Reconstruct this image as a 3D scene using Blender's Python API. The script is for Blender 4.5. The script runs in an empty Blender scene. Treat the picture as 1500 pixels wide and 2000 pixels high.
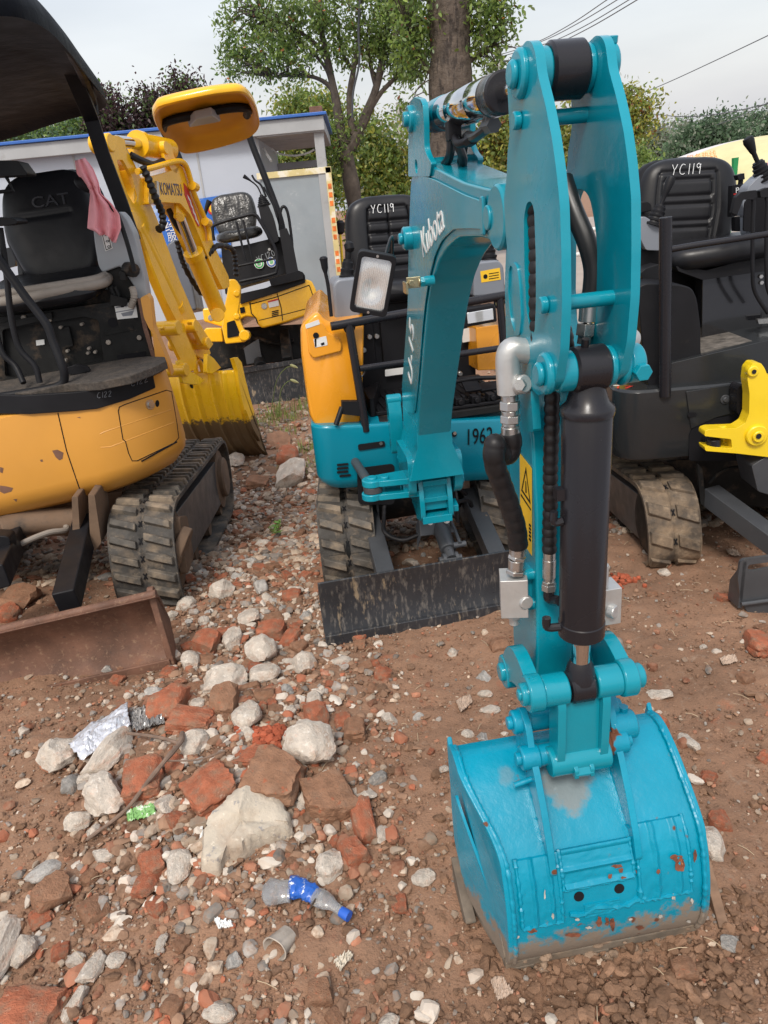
import bpy, bmesh, math, random
import numpy as np
from mathutils import Vector, Matrix, Quaternion, noise
R = math.radians
random.seed(7)
scene = bpy.context.scene
COL = scene.collection

# ------------------------------------------------------------------ camera
FPX, PITCH, ROLL, HC = 1440.0, R(22.5), R(5.5), 1.5
cam = bpy.data.cameras.new('camera')
cam_o = bpy.data.objects.new('camera', cam)
COL.objects.link(cam_o)
cam.sensor_fit = 'VERTICAL'; cam.sensor_height = 24.0; cam.sensor_width = 18.0
cam.lens = 24.0 * FPX / 2000.0
cam.clip_start = 0.05; cam.clip_end = 1200
cam_o.matrix_world = (Matrix.Translation((0, 0, HC)) @ Matrix.Rotation(R(90) - PITCH, 4, 'X') @ Matrix.Rotation(-ROLL, 4, 'Z'))
scene.camera = cam_o

# ------------------------------------------------------------------ world: bright overcast sky
world = bpy.data.worlds.new('World'); scene.world = world
world.use_nodes = True
wt = world.node_tree; wt.nodes.clear()
def wn(t, **k):
    n = wt.nodes.new(t)
    for a, b in k.items(): setattr(n, a, b)
    return n
sky = wn('ShaderNodeTexSky', sky_type='NISHITA', sun_disc=False)
sky.sun_elevation = R(52); sky.sun_rotation = R(200); sky.air_density = 2.0; sky.dust_density = 6.0; sky.ozone_density = 1.5
bg1 = wn('ShaderNodeBackground'); bg1.inputs['Strength'].default_value = 0.07
wt.links.new(sky.outputs[0], bg1.inputs['Color'])
tc = wn('ShaderNodeTexCoord'); mp = wn('ShaderNodeMapping'); mp.inputs['Scale'].default_value = (1.2, 1.2, 4.0)
nz = wn('ShaderNodeTexNoise'); nz.inputs['Scale'].default_value = 1.6; nz.inputs['Detail'].default_value = 5; nz.inputs['Roughness'].default_value = .5
cr = wn('ShaderNodeValToRGB')
cr.color_ramp.elements[0].position = .33; cr.color_ramp.elements[0].color = (.56, .58, .67, 1)
cr.color_ramp.elements[1].position = .68; cr.color_ramp.elements[1].color = (.80, .81, .87, 1)
wt.links.new(tc.outputs['Generated'], mp.inputs['Vector']); wt.links.new(mp.outputs[0], nz.inputs['Vector']); wt.links.new(nz.outputs['Fac'], cr.inputs['Fac'])
bg2 = wn('ShaderNodeBackground'); bg2.inputs['Strength'].default_value = 0.76
wt.links.new(cr.outputs[0], bg2.inputs['Color'])
add = wn('ShaderNodeAddShader'); wo = wn('ShaderNodeOutputWorld')
wt.links.new(bg1.outputs[0], add.inputs[0]); wt.links.new(bg2.outputs[0], add.inputs[1]); wt.links.new(add.outputs[0], wo.inputs['Surface'])
sun = bpy.data.lights.new('sun', 'SUN'); sun.energy = 2.1; sun.angle = R(14); sun.color = (1, .965, .91)
sun_o = bpy.data.objects.new('sun', sun); COL.objects.link(sun_o)
sun_o.rotation_euler = (R(38), R(4), R(-20))
vs = scene.view_settings
vs.view_transform = 'Standard'; vs.look = 'None'; vs.exposure = 0.16; vs.gamma = 1.0; vs.use_curve_mapping = False

# ------------------------------------------------------------------ photo rays and frames
def ray(u, v):
    a = (u - 750) / FPX; b = (1000 - v) / FPX
    x = a * math.cos(ROLL) + b * math.sin(ROLL); y = -a * math.sin(ROLL) + b * math.cos(ROLL)
    return Vector((x, math.cos(PITCH) + y * math.sin(PITCH), -math.sin(PITCH) + y * math.cos(PITCH)))
CAM = Vector((0, 0, HC))
def frame(o, yaw=0, roll=0, pitch=0):
    return Matrix.Translation(o) @ Matrix.Rotation(R(yaw), 4, 'Z') @ Matrix.Rotation(-R(roll), 4, 'Y') @ Matrix.Rotation(R(pitch), 4, 'X')
def hit(M, u, v, ax, val):
    """point of the plane (local coordinate ax of frame M) = val seen along a line of sight, in local coordinates"""
    Mi = M.inverted(); o = Mi @ CAM; d = Mi.to_3x3() @ ray(u, v)
    p = o + d * ((val - o[ax]) / d[ax])
    p[ax] = val
    return p
def gz(x, y):
    v = Vector((x, y, 0))
    h = .030 * noise.noise(v * 1.1) + .016 * noise.noise(v * 3.1 + Vector((5, 3, 1)))
    h += .10 * math.exp(-(((x + .55) / .45) ** 2 + ((y - 1.75) / .38) ** 2))
    h -= .02 * math.exp(-(((x - .35) / .35) ** 2 + ((y - .93) / .12) ** 2))
    if y > 9: h *= .5
    return h
def ground_at(u, v, dz=0.0):
    z = 0.0
    for _ in range(8):
        d = ray(u, v); t = (z + dz - HC) / d.z
        x, y = d.x * t, d.y * t
        z = gz(x, y)
    return Vector((x, y, z))

# ------------------------------------------------------------------ materials
def new_mat(name):
    m = bpy.data.materials.new(name); m.use_nodes = True
    nt = m.node_tree; nt.nodes.clear()
    o = nt.nodes.new('ShaderNodeOutputMaterial'); b = nt.nodes.new('ShaderNodeBsdfPrincipled')
    nt.links.new(b.outputs[0], o.inputs['Surface'])
    return m, nt, b
def c4(c): return (c[0], c[1], c[2], 1)
def mat(name, base, rough=.45, metal=0., var=.12, vscale=6., dirt=None, bump=None, coat=0., rvar=.15, spots=None, coords='Object', island=0., spec=.5, low=None, stretch=None, patches=()):
    """painted / coloured surface: tone variation, patchy dirt, hard edged chips, dust towards the bottom (z range), bump"""
    m, nt, b = new_mat(name); L = nt.links.new
    def N(t, **k):
        n = nt.nodes.new(t)
        for a, v in k.items(): setattr(n, a, v)
        return n
    tc = N('ShaderNodeTexCoord'); vec = tc.outputs[coords]
    if stretch:
        mp = N('ShaderNodeMapping'); mp.inputs['Scale'].default_value = stretch; L(vec, mp.inputs['Vector']); svec = mp.outputs[0]
    else: svec = vec
    def noi(sc, det=4, ro=.55, w=None, v=None):
        n = N('ShaderNodeTexNoise'); n.inputs['Scale'].default_value = sc; n.inputs['Detail'].default_value = det; n.inputs['Roughness'].default_value = ro
        L(v or vec, n.inputs['Vector']); return n.outputs['Fac']
    def ramp(f, a, bb):
        r = N('ShaderNodeMapRange'); r.inputs['From Min'].default_value = a; r.inputs['From Max'].default_value = bb; L(f, r.inputs['Value']); return r.outputs[0]
    def mixc(f, A, B):
        x = N('ShaderNodeMix', data_type='RGBA')
        if isinstance(f, float): x.inputs['Factor'].default_value = f
        else: L(f, x.inputs['Factor'])
        for s, q in ((6, A), (7, B)):
            if isinstance(q, tuple): x.inputs[s].default_value = c4(q)
            else: L(q, x.inputs[s])
        return x.outputs[2]
    n1 = noi(vscale)
    lo = tuple(max(0, c * (1 - var)) for c in base); hi = tuple(min(1, c * (1 + var)) for c in base)
    col = mixc(ramp(n1, .3, .7), lo, hi)
    if island:
        g = N('ShaderNodeNewGeometry'); hs = N('ShaderNodeHueSaturation')
        r = N('ShaderNodeMapRange'); r.inputs['To Min'].default_value = 1 - island; r.inputs['To Max'].default_value = 1 + island
        L(g.outputs['Random Per Island'], r.inputs['Value']); L(r.outputs[0], hs.inputs['Value']); L(col, hs.inputs['Color']); col = hs.outputs[0]
    rough_s = None
    f_rough = ramp(noi(vscale * 2.3, 5), .2, .8)
    rr = N('ShaderNodeMapRange'); rr.inputs['To Min'].default_value = max(.02, rough - rvar); rr.inputs['To Max'].default_value = min(1, rough + rvar); L(f_rough, rr.inputs['Value'])
    rough_s = rr.outputs[0]
    met = metal
    def mixf(f, A, Bv):
        x = N('ShaderNodeMix', data_type='FLOAT'); L(f, x.inputs['Factor'])
        if isinstance(A, (float, int)): x.inputs[2].default_value = A
        else: L(A, x.inputs[2])
        x.inputs[3].default_value = Bv; return x.outputs[0]
    if dirt:   # list of (colour, scale, threshold, softness, strength)
        for (dc, ds, th, so, st) in dirt:
            f = ramp(noi(ds, 8, .65, v=svec), th, th + so)
            mu = N('ShaderNodeMath', operation='MULTIPLY'); L(f, mu.inputs[0]); mu.inputs[1].default_value = st; mu.use_clamp = True
            col = mixc(mu.outputs[0], col, dc); rough_s = mixf(mu.outputs[0], rough_s, .85)
            if metal: met = mixf(mu.outputs[0], met, 0.)
    if low:    # (colour, z0, z1, strength): mud and rust splashed on the lower part, with a ragged edge
        sx = N('ShaderNodeSeparateXYZ'); L(vec, sx.inputs[0])
        rz = N('ShaderNodeMapRange'); rz.inputs['From Min'].default_value = low[1]; rz.inputs['From Max'].default_value = low[2]; L(sx.outputs[2], rz.inputs['Value'])
        ad = N('ShaderNodeMath', operation='ADD'); L(rz.outputs[0], ad.inputs[0]); L(noi(26, 8, .7), ad.inputs[1])
        f = ramp(ad.outputs[0], .98, 1.12)
        mu = N('ShaderNodeMath', operation='MULTIPLY'); L(f, mu.inputs[0]); mu.inputs[1].default_value = low[3]
        col = mixc(mu.outputs[0], col, low[0]); rough_s = mixf(mu.outputs[0], rough_s, .9)
    for (pc, cen, rad, st) in patches:   # grime gathered at one spot of the thing, ragged edge
        vm = N('ShaderNodeVectorMath', operation='DISTANCE'); L(vec, vm.inputs[0]); vm.inputs[1].default_value = cen
        mr = N('ShaderNodeMapRange'); mr.inputs['From Min'].default_value = rad; mr.inputs['From Max'].default_value = 0.; L(vm.outputs['Value'], mr.inputs['Value'])
        ad = N('ShaderNodeMath', operation='ADD'); L(mr.outputs[0], ad.inputs[0]); L(noi(16, 8, .65), ad.inputs[1])
        f = ramp(ad.outputs[0], .92, 1.10); mu = N('ShaderNodeMath', operation='MULTIPLY'); L(f, mu.inputs[0]); mu.inputs[1].default_value = st
        col = mixc(mu.outputs[0], col, pc); rough_s = mixf(mu.outputs[0], rough_s, .85)
    if spots:  # (colour, scale, threshold): sharp chips
        f = ramp(noi(spots[1], 3, .6), spots[2], spots[2] + .015)
        col = mixc(f, col, spots[0]); rough_s = mixf(f, rough_s, .9)
        if metal: met = mixf(f, met, 0.)
    L(col, b.inputs['Base Color']); L(rough_s, b.inputs['Roughness'])
    if isinstance(met, (float, int)): b.inputs['Metallic'].default_value = met
    else: L(met, b.inputs['Metallic'])
    b.inputs['Specular IOR Level'].default_value = spec
    if coat: b.inputs['Coat Weight'].default_value = coat; b.inputs['Coat Roughness'].default_value = .08
    if bump:
        bp = N('ShaderNodeBump'); bp.inputs['Strength'].default_value = bump[1]; bp.inputs['Distance'].default_value = bump[2] if len(bump) > 2 else .002
        L(noi(bump[0], 6, .6), bp.inputs['Height']); L(bp.outputs[0], b.inputs['Normal'])
    return m
MUD = (.23, .155, .10); DUST = (.33, .26, .19); RUST = (.13, .045, .02)
M = {}
TEALC = (.002, .242, .325)
M['teal'] = mat('teal paint', TEALC, .22, coat=.3, spec=.4, var=.09, vscale=3, bump=(7, .45, .006), rvar=.12, dirt=[((.01, .12, .16), 40, .68, .1, .5), ((.16, .15, .12), 6, .62, .2, .45)], spots=((.16, .09, .05), 14, .755))
M['teal_bucket'] = mat('teal bucket paint', (.0, .245, .37), .30, coat=.12, spec=.4, var=.12, vscale=5, bump=(9, .7, .008), rvar=.14, patches=[((.30, .19, .115), (.322, 1.165, .385), .115, .55), ((.26, .17, .11), (.20, 1.20, .385), .045, .25)], spots=(RUST, 9, .665), low=((.22, .165, .12), .25, .0, .95), dirt=[((.16, .12, .08), 34, .67, .05, .4)])
M['teal_body'] = mat('teal body paint', (.0, .215, .31), .3, coat=.15, spec=.4, var=.05, vscale=2, rvar=.06, bump=(3, .1, .004))
M['black'] = mat('black plastic', (.010, .010, .012), .5, spec=.22, var=.2, bump=(120, .15, .001), dirt=[(DUST, 9, .64, .2, .14)])
M['blackgloss'] = mat('glossy black steel', (.012, .012, .014), .12, coat=.5, var=.1, rvar=.05, bump=(4, .15, .004))
M['grime'] = mat('grimy dark steel', (.014, .014, .014), .6, spec=.2, var=.4, vscale=9, bump=(60, .3, .002), dirt=[(MUD, 8, .55, .2, .55)])
M['charcoal'] = mat('charcoal cylinder paint', (.015, .014, .017), .27, coat=.05, spec=.35, var=.06, vscale=5, rvar=.06, bump=(60, .12, .001))
M['blade'] = mat('dark blade paint', (.030, .032, .037), .36, var=.18, vscale=7, stretch=(4, 1, 1.1), dirt=[((.17, .15, .13), 16, .52, .16, .75), ((.36, .28, .19), 22, .62, .1, .7), ((.33, .25, .16), 2.6, .62, .05, .85)], bump=(40, .2, .002))
M['chrome'] = mat('chrome', (.62, .62, .62), .08, metal=1., var=.05, rvar=.04)
M['zinc'] = mat('zinc fitting', (.50, .49, .47), .3, metal=.9, var=.1, vscale=30, rvar=.1, bump=(70, .15, .001))
M['alu'] = mat('silver painted casting', (.50, .50, .49), .38, metal=.55, var=.08, vscale=30, rvar=.08, bump=(90, .35, .0015))
M['hose'] = mat('rubber hose wrap', (.014, .013, .014), .42, spec=.3, var=.25, vscale=30, bump=(50, .35, .0015), dirt=[((.10, .09, .085), 20, .6, .2, .4)])
M['rubber'] = mat('rubber hose', (.014, .014, .015), .42, var=.2)
M['track'] = mat('muddy rubber track', (.052, .047, .042), .78, var=.4, vscale=12, bump=(45, .8, .006), dirt=[((.27, .20, .135), 7, .47, .22, .75), ((.32, .25, .18), 30, .58, .15, .5)])
M['track_brown'] = mat('mud caked rubber track', (.085, .065, .048), .85, var=.4, vscale=12, bump=(45, .9, .006), dirt=[((.29, .205, .13), 7, .40, .22, .9), ((.33, .25, .17), 30, .55, .15, .5)])
M['lug'] = mat('worn track lug', (.075, .066, .056), .75, var=.45, vscale=16, bump=(45, .7, .005), dirt=[((.30, .23, .16), 9, .46, .2, .8)])
M['orange'] = mat('orange cover paint', (.80, .325, .018), .27, coat=.45, var=.04, vscale=1.5, rvar=.05, bump=(3, .1, .004), spots=((.05, .03, .02), 23, .76))
M['catbody'] = mat('faded amber paint', (.63, .295, .048), .42, coat=.1, var=.07, vscale=2.2, rvar=.08, spots=((.14, .07, .04), 6.5, .728), dirt=[((.30, .17, .07), 3.5, .60, .25, .3), ((.75, .62, .45), 45, .74, .03, .6)], bump=(3, .12, .004))
M['yellow'] = mat('yellow machine paint', (.86, .46, .010), .28, coat=.35, var=.08, vscale=4, rvar=.08, bump=(12, .2, .003), dirt=[((.35, .17, .02), 18, .68, .12, .35)])
M['yellow_bucket'] = mat('worn yellow bucket paint', (.88, .52, .010), .3, coat=.3, var=.06, vscale=5, rvar=.1, bump=(25, .3, .003), low=((.07, .045, .032), .26, .0, .93))
M['yellow2'] = mat('bright yellow casting', (.80, .56, .012), .3, coat=.3, var=.05, rvar=.08, bump=(40, .2, .002))
M['canopyin'] = mat('amber canopy lining', (.60, .275, .012), .4, var=.1, vscale=3, rvar=.08)
M['tarp'] = mat('black canopy cover', (.004, .005, .008), .6, spec=.10, var=.25, vscale=4, bump=(5, .5, .02), rvar=.08)
M['seat'] = mat('black vinyl seat', (.011, .011, .013), .36, spec=.32, var=.15, vscale=8, bump=(7, .25, .006), rvar=.1)
M['greyplastic'] = mat('light grey plastic', (.33, .35, .37), .4, var=.06, vscale=4, rvar=.08, dirt=[((.12, .10, .08), 7, .66, .15, .3)])
M['grey'] = mat('mid grey plastic', (.19, .205, .235), .38, var=.06, rvar=.06)
M['seattrim'] = mat('worn beige seat edge', (.27, .235, .20), .6, var=.2, dirt=[((.08, .06, .05), 9, .55, .2, .6)])
M['darkpaint'] = mat('dark graphite paint', (.022, .024, .026), .22, coat=.2, spec=.35, var=.12, vscale=3, rvar=.08, bump=(2.5, .35, .02), dirt=[((.12, .10, .08), 9, .68, .15, .3)])
M['rust'] = mat('rusted blade steel', (.135, .066, .042), .72, var=.35, vscale=9, bump=(140, .8, .002), dirt=[((.30, .19, .12), 60, .56, .12, .55), ((.26, .20, .14), 5, .60, .2, .6), ((.04, .028, .024), 70, .60, .1, .6), ((.36, .15, .05), 9, .68, .1, .4)])
M['mudsteel'] = mat('mud coated steel', (.15, .095, .06), .85, var=.3, bump=(30, .5, .004), dirt=[((.05, .045, .04), 6, .55, .15, .8)])
M['mat'] = mat('worn floor mat', (.060, .050, .042), .95, var=.45, vscale=60, bump=(240, 1., .004), dirt=[((.17, .13, .095), 14, .5, .3, .6)])
M['pink'] = mat('pink cloth', (.80, .35, .38), .85, var=.12, vscale=11, bump=(14, .5, .01), spec=.2)
M['white'] = mat('white sticker', (.70, .70, .68), .45, var=.06)
M['paintmark'] = mat('white paint pen', (.75, .76, .76), .6, var=.08)
M['blackmark'] = mat('black lettering', (.012, .012, .014), .8, spec=.1)
M['yel_sticker'] = mat('yellow warning sticker', (.82, .49, .02), .4, var=.05)
M['red'] = mat('red paint', (.50, .03, .025), .45, var=.1)
M['blue'] = mat('blue plastic', (.02, .10, .46), .4, var=.1)
M['green'] = mat('green lens', (.01, .42, .07), .4)
M['darkgrey'] = mat('dark grey steel', (.055, .058, .064), .38, var=.12, bump=(80, .2, .001), dirt=[((.14, .12, .10), 12, .62, .15, .35)])
M['brass'] = mat('zinc plated bracket', (.55, .48, .30), .3, metal=.9)
def mesh_obj(name, me, m, parent=None):
    o = bpy.data.objects.new(name, me); COL.objects.link(o)
    for x in (m if isinstance(m, (list, tuple)) else [m]): me.materials.append(M[x] if isinstance(x, str) else x)
    if parent is not None: o.parent = parent
    return o
def tag(o, label=None, cat=None, group=None, kind=None):
    for k, v in (('label', label), ('category', cat), ('group', group), ('kind', kind)):
        if v: o[k] = v
    return o
def thing(name, label, cat, Mx=None, group=None):
    o = bpy.data.objects.new(name, None); COL.objects.link(o)
    if Mx is not None: o.matrix_world = Mx
    o.empty_display_size = .1
    return tag(o, label, cat, group)

# ------------------------------------------------------------------ mesh builder
def catmull(pts, n=6, closed=False):
    P = [Vector(p) for p in pts]; out = []; N = len(P)
    for i in range(N if closed else N - 1):
        p1, p2 = P[i], P[(i + 1) % N]
        p0 = P[i - 1] if (i > 0 or closed) else p1 * 2 - p2
        p3 = P[(i + 2) % N] if (closed or i + 2 < N) else p2 * 2 - p1
        for k in range(n):
            t = k / n
            out.append(.5 * ((2 * p1) + (p2 - p0) * t + (2 * p0 - 5 * p1 + 4 * p2 - p3) * t * t + (3 * p1 - p0 - 3 * p2 + p3) * t ** 3))
    if not closed: out.append(P[-1])
    return out
def fillet(pts, r, n=4):
    out = []; N = len(pts)
    for i in range(N):
        p = Vector(pts[i][:2]); a = Vector(pts[i - 1][:2]) - p; b = Vector(pts[(i + 1) % N][:2]) - p
        rr = pts[i][2] if len(pts[i]) > 2 else r
        d = min(rr, a.length * .45, b.length * .45)
        if d < 1e-5: out.append(tuple(p)); continue
        p0 = p + a.normalized() * d; p1 = p + b.normalized() * d
        for k in range(n + 1):
            t = k / n
            out.append(tuple(p0 * (1 - t) ** 2 + p * 2 * t * (1 - t) + p1 * t * t))
    return out
def circ(c, r, n=20, a0=0): return [(c[0] + r * math.cos(a0 + 2 * math.pi * i / n), c[1] + r * math.sin(a0 + 2 * math.pi * i / n)) for i in range(n)]
class MB:
    def __init__(s, Mx=None): s.bm = bmesh.new(); s.M = Mx or Matrix(); s.mi = 0
    def v(s, p): return s.bm.verts.new(s.M @ Vector(p))
    def f(s, vs):
        try:
            x = s.bm.faces.new(vs); x.material_index = s.mi; return x
        except ValueError: return None
    def box(s, c, d, rot=None, taper=None):
        T = Matrix.Translation(c) @ (rot.to_4x4() if rot is not None else Matrix())
        vs = []
        for z in (-.5, .5):
            k = 1 if (taper is None or z < 0) else taper
            for x, y in ((-.5, -.5), (.5, -.5), (.5, .5), (-.5, .5)):
                vs.append(s.v(T @ Vector((x * d[0] * k, y * d[1] * k, z * d[2]))))
        for q in ((3, 2, 1, 0), (4, 5, 6, 7), (0, 1, 5, 4), (1, 2, 6, 5), (2, 3, 7, 6), (3, 0, 4, 7)): s.f([vs[i] for i in q])
    def slab(s, pts, ax, a, b, holes=()):
        """polygon (two free coordinates, in axis order) extruded along local axis ax from a to b, with optional holes"""
        def P(p, w):
            q = [p[0], p[1]]; q.insert(ax, w); return q
        loops = [list(pts)] + [list(h) for h in holes]
        A = [[s.v(P(p, a)) for p in l] for l in loops]; B = [[s.v(P(p, b)) for p in l] for l in loops]
        for side in (A, B):
            if not holes: s.f(side[0])
            else:
                es = []
                for l in side:
                    for i in range(len(l)): es.append(s.bm.edges.new((l[i - 1], l[i])))
                r = bmesh.ops.triangle_fill(s.bm, edges=es, use_beauty=True)
                for g in r['geom']:
                    if isinstance(g, bmesh.types.BMFace): g.material_index = s.mi
        for la, lb in zip(A, B):
            for i in range(len(la)): s.f([la[i - 1], la[i], lb[i], lb[i - 1]])
    def ring(s, c, U, V, r, n): return [s.v(c + (U * math.cos(2 * math.pi * i / n) + V * math.sin(2 * math.pi * i / n)) * r) for i in range(n)]
    def basis(s, d):
        d = d.normalized(); up = Vector((0, 0, 1)) if abs(d.z) < .9 else Vector((1, 0, 0))
        U = d.cross(up).normalized(); return U, d.cross(U).normalized()
    def lathe(s, p0, p1, prof, n=24):
        """profile [(t, r)] with t metres from p0 along p0->p1"""
        p0, p1 = Vector(p0), Vector(p1); d = (p1 - p0).normalized(); U, V = s.basis(d)
        rs = []
        for t, r in prof:
            c = p0 + d * t
            rs.append([s.v(c)] if r < 1e-6 else s.ring(c, U, V, r, n))
        for a, b in zip(rs, rs[1:]):
            if len(a) == 1 and len(b) == 1: continue
            for i in range(n):
                if len(a) == 1: s.f([a[0], b[i], b[i - 1]])
                elif len(b) == 1: s.f([a[i - 1], a[i], b[0]])
                else: s.f([a[i - 1], a[i], b[i], b[i - 1]])
        if len(rs[0]) > 1: s.f(rs[0])
        if len(rs[-1]) > 1: s.f(rs[-1][::-1])
    def cyl(s, p0, p1, r, r1=None, n=24, bev=0.):
        L = (Vector(p1) - Vector(p0)).length; r1 = r if r1 is None else r1
        if bev: s.lathe(p0, p1, [(0, r - bev), (bev, r), (L - bev, r1), (L, r1 - bev)], n)
        else: s.lathe(p0, p1, [(0, r), (L, r1)], n)
    def hexn(s, p0, p1, r): s.cyl(p0, p1, r, n=6)
    def tube(s, pts, r, n=10, smooth=5, closed=False, rf=None, sq=None):
        P = catmull(pts, smooth, closed) if smooth else [Vector(p) for p in pts]
        N = len(P); prev = None; rings = []; acc = 0.
        for i in range(N):
            a = P[i - 1] if (i > 0 or closed) else P[i]; b = P[(i + 1) % N] if (i + 1 < N or closed) else P[i]
            d = (b - a)
            if d.length < 1e-7: continue
            d.normalize()
            if prev is None: U, V = s.basis(d)
            else:
                U = prev - d * prev.dot(d)
                U = U.normalized() if U.length > 1e-5 else s.basis(d)[0]
                V = d.cross(U).normalized()
            prev = U
            if i > 0: acc += (P[i] - P[i - 1]).length
            rr = rf(acc, i / max(1, N - 1)) if rf else r
            if sq: rings.append([s.v(P[i] + U * sq[0] * x * rr + V * sq[1] * y * rr) for x, y in ((-1, -1), (1, -1), (1, 1), (-1, 1))])
            else: rings.append(s.ring(P[i], U, V, rr, n))
        k = len(rings[0])
        for a, b in (list(zip(rings, rings[1:])) + ([(rings[-1], rings[0])] if closed else [])):
            for i in range(k): s.f([a[i - 1], a[i], b[i], b[i - 1]])
        if not closed: s.f(rings[0]); s.f(rings[-1][::-1])
    def hose(s, pts, r, pitch=.02, amp=.1, smooth=14):
        s.tube(pts, r, 14, smooth, rf=lambda a, t: r * (1 + amp * (2 * abs(math.sin(math.pi * a / pitch)) ** .5 - 1.3)))
    def loft(s, rings, cap=True, closed=True):
        V = [[s.v(p) for p in r] for r in rings]; k = len(V[0])
        for a, b in zip(V, V[1:]):
            for i in range(0 if closed else 1, k): s.f([a[i - 1], a[i], b[i], b[i - 1]])
        if cap: s.f(V[0]); s.f(V[-1][::-1])
    def sheet(s, grid, thick=0.):
        V = [[s.v(p) for p in r] for r in grid]
        for a, b in zip(V, V[1:]):
            for i in range(1, len(a)): s.f([a[i - 1], a[i], b[i], b[i - 1]])
    def build(s, name, m, parent=None, bev=0., smooth=True, ang=35, seg=2, sub=0, solid=0., recalc=True, weld=False, split=True):
        if weld: bmesh.ops.remove_doubles(s.bm, verts=s.bm.verts, dist=1e-5)
        if recalc: bmesh.ops.recalc_face_normals(s.bm, faces=s.bm.faces)
        groups = s.clusters() if (parent is not None and split) else [None]
        first = None
        for gi, grp in enumerate(groups):
            bm2 = s.bm
            if grp is not None and len(groups) > 1:
                bm2 = s.bm.copy(); keep = grp
                bmesh.ops.delete(bm2, geom=[v for v in bm2.verts if v.index not in keep], context='VERTS')
            o = s.finish(bm2, name, m, parent, bev, smooth, ang, seg, sub, solid)
            first = first or o
        return first
    def clusters(s):
        bm = s.bm; bm.verts.index_update(); bm.verts.ensure_lookup_table(); n = len(bm.verts); seen = [False] * n; isl = []
        for i in range(n):
            if seen[i]: continue
            st = [i]; seen[i] = True; c = []
            while st:
                k = st.pop(); c.append(k)
                for e in bm.verts[k].link_edges:
                    j = e.other_vert(bm.verts[k]).index
                    if not seen[j]: seen[j] = True; st.append(j)
            isl.append(c)
            if len(isl) > 120: return [None]
        if len(isl) < 2: return [None]
        B = []
        for c in isl:
            P = np.array([bm.verts[k].co[:] for k in c]); B.append((P.min(0) - .0012, P.max(0) + .0012))
        par = list(range(len(isl)))
        def fd(a):
            while par[a] != a: a = par[a]
            return a
        for i in range(len(isl)):
            for j in range(i):
                if (B[i][0] <= B[j][1]).all() and (B[j][0] <= B[i][1]).all(): par[fd(i)] = fd(j)
        g = {}
        for i, c in enumerate(isl): g.setdefault(fd(i), set()).update(c)
        g = list(g.values())
        return g if 2 <= len(g) <= 16 else [None]
    def finish(s, bmx, name, m, parent, bev, smooth, ang, seg, sub, solid):
        me = bpy.data.meshes.new(name); bmx.to_mesh(me)
        if bmx is not s.bm: bmx.free()
        if smooth:
            me.polygons.foreach_set('use_smooth', [True] * len(me.polygons))
            if not sub: me.set_sharp_from_angle(angle=R(ang))
        o = mesh_obj(name, me, m, parent)
        if solid:
            x = o.modifiers.new('solid', 'SOLIDIFY'); x.thickness = solid; x.offset = 0
        if bev:
            x = o.modifiers.new('bevel', 'BEVEL'); x.width = bev; x.segments = seg; x.limit_method = 'ANGLE'; x.angle_limit = R(32)
            x.harden_normals = True; x.use_clamp_overlap = True
        if sub:
            x = o.modifiers.new('sub', 'SUBSURF'); x.levels = sub; x.render_levels = sub
        return o
def rot_to(d, up=(0, 0, 1)):
    """rotation whose local z axis points along d"""
    return Vector(d).to_track_quat('Z', 'Y').to_matrix()
def text(name, body, size, Mx, m, parent, sx=1., shear=0., depth=.0006, align='CENTER'):
    c = bpy.data.curves.new('t', 'FONT'); c.body = body; c.size = size; c.extrude = depth; c.shear = shear; c.align_x = align; c.align_y = 'CENTER'; c.resolution_u = 4
    o = bpy.data.objects.new('t', c); COL.objects.link(o)
    dg = bpy.context.evaluated_depsgraph_get()
    me = bpy.data.meshes.new_from_object(o.evaluated_get(dg))
    bpy.data.objects.remove(o)
    me.transform(Mx @ Matrix.Diagonal((sx, 1, 1, 1))); me.name = name; me.materials.clear()
    return mesh_obj(name, me, m, parent)
def plane_m(o, xd, yd):
    """matrix with local x, y along xd, yd at o"""
    x = Vector(xd).normalized(); y = Vector(yd); z = x.cross(y).normalized(); y = z.cross(x)
    Q = Matrix((x, y, z)).transposed().to_4x4(); return Matrix.Translation(o) @ Q
def strokes(name, lines, w, Mx, m, parent, depth=.001):
    """hand written marks: 2-D polylines drawn as thin raised ribbons"""
    b = MB(Mx)
    for l in lines:
        b.tube([(x, y, 0) for x, y in l], w, 6, 3)
    return b.build(name, m, parent)

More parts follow.
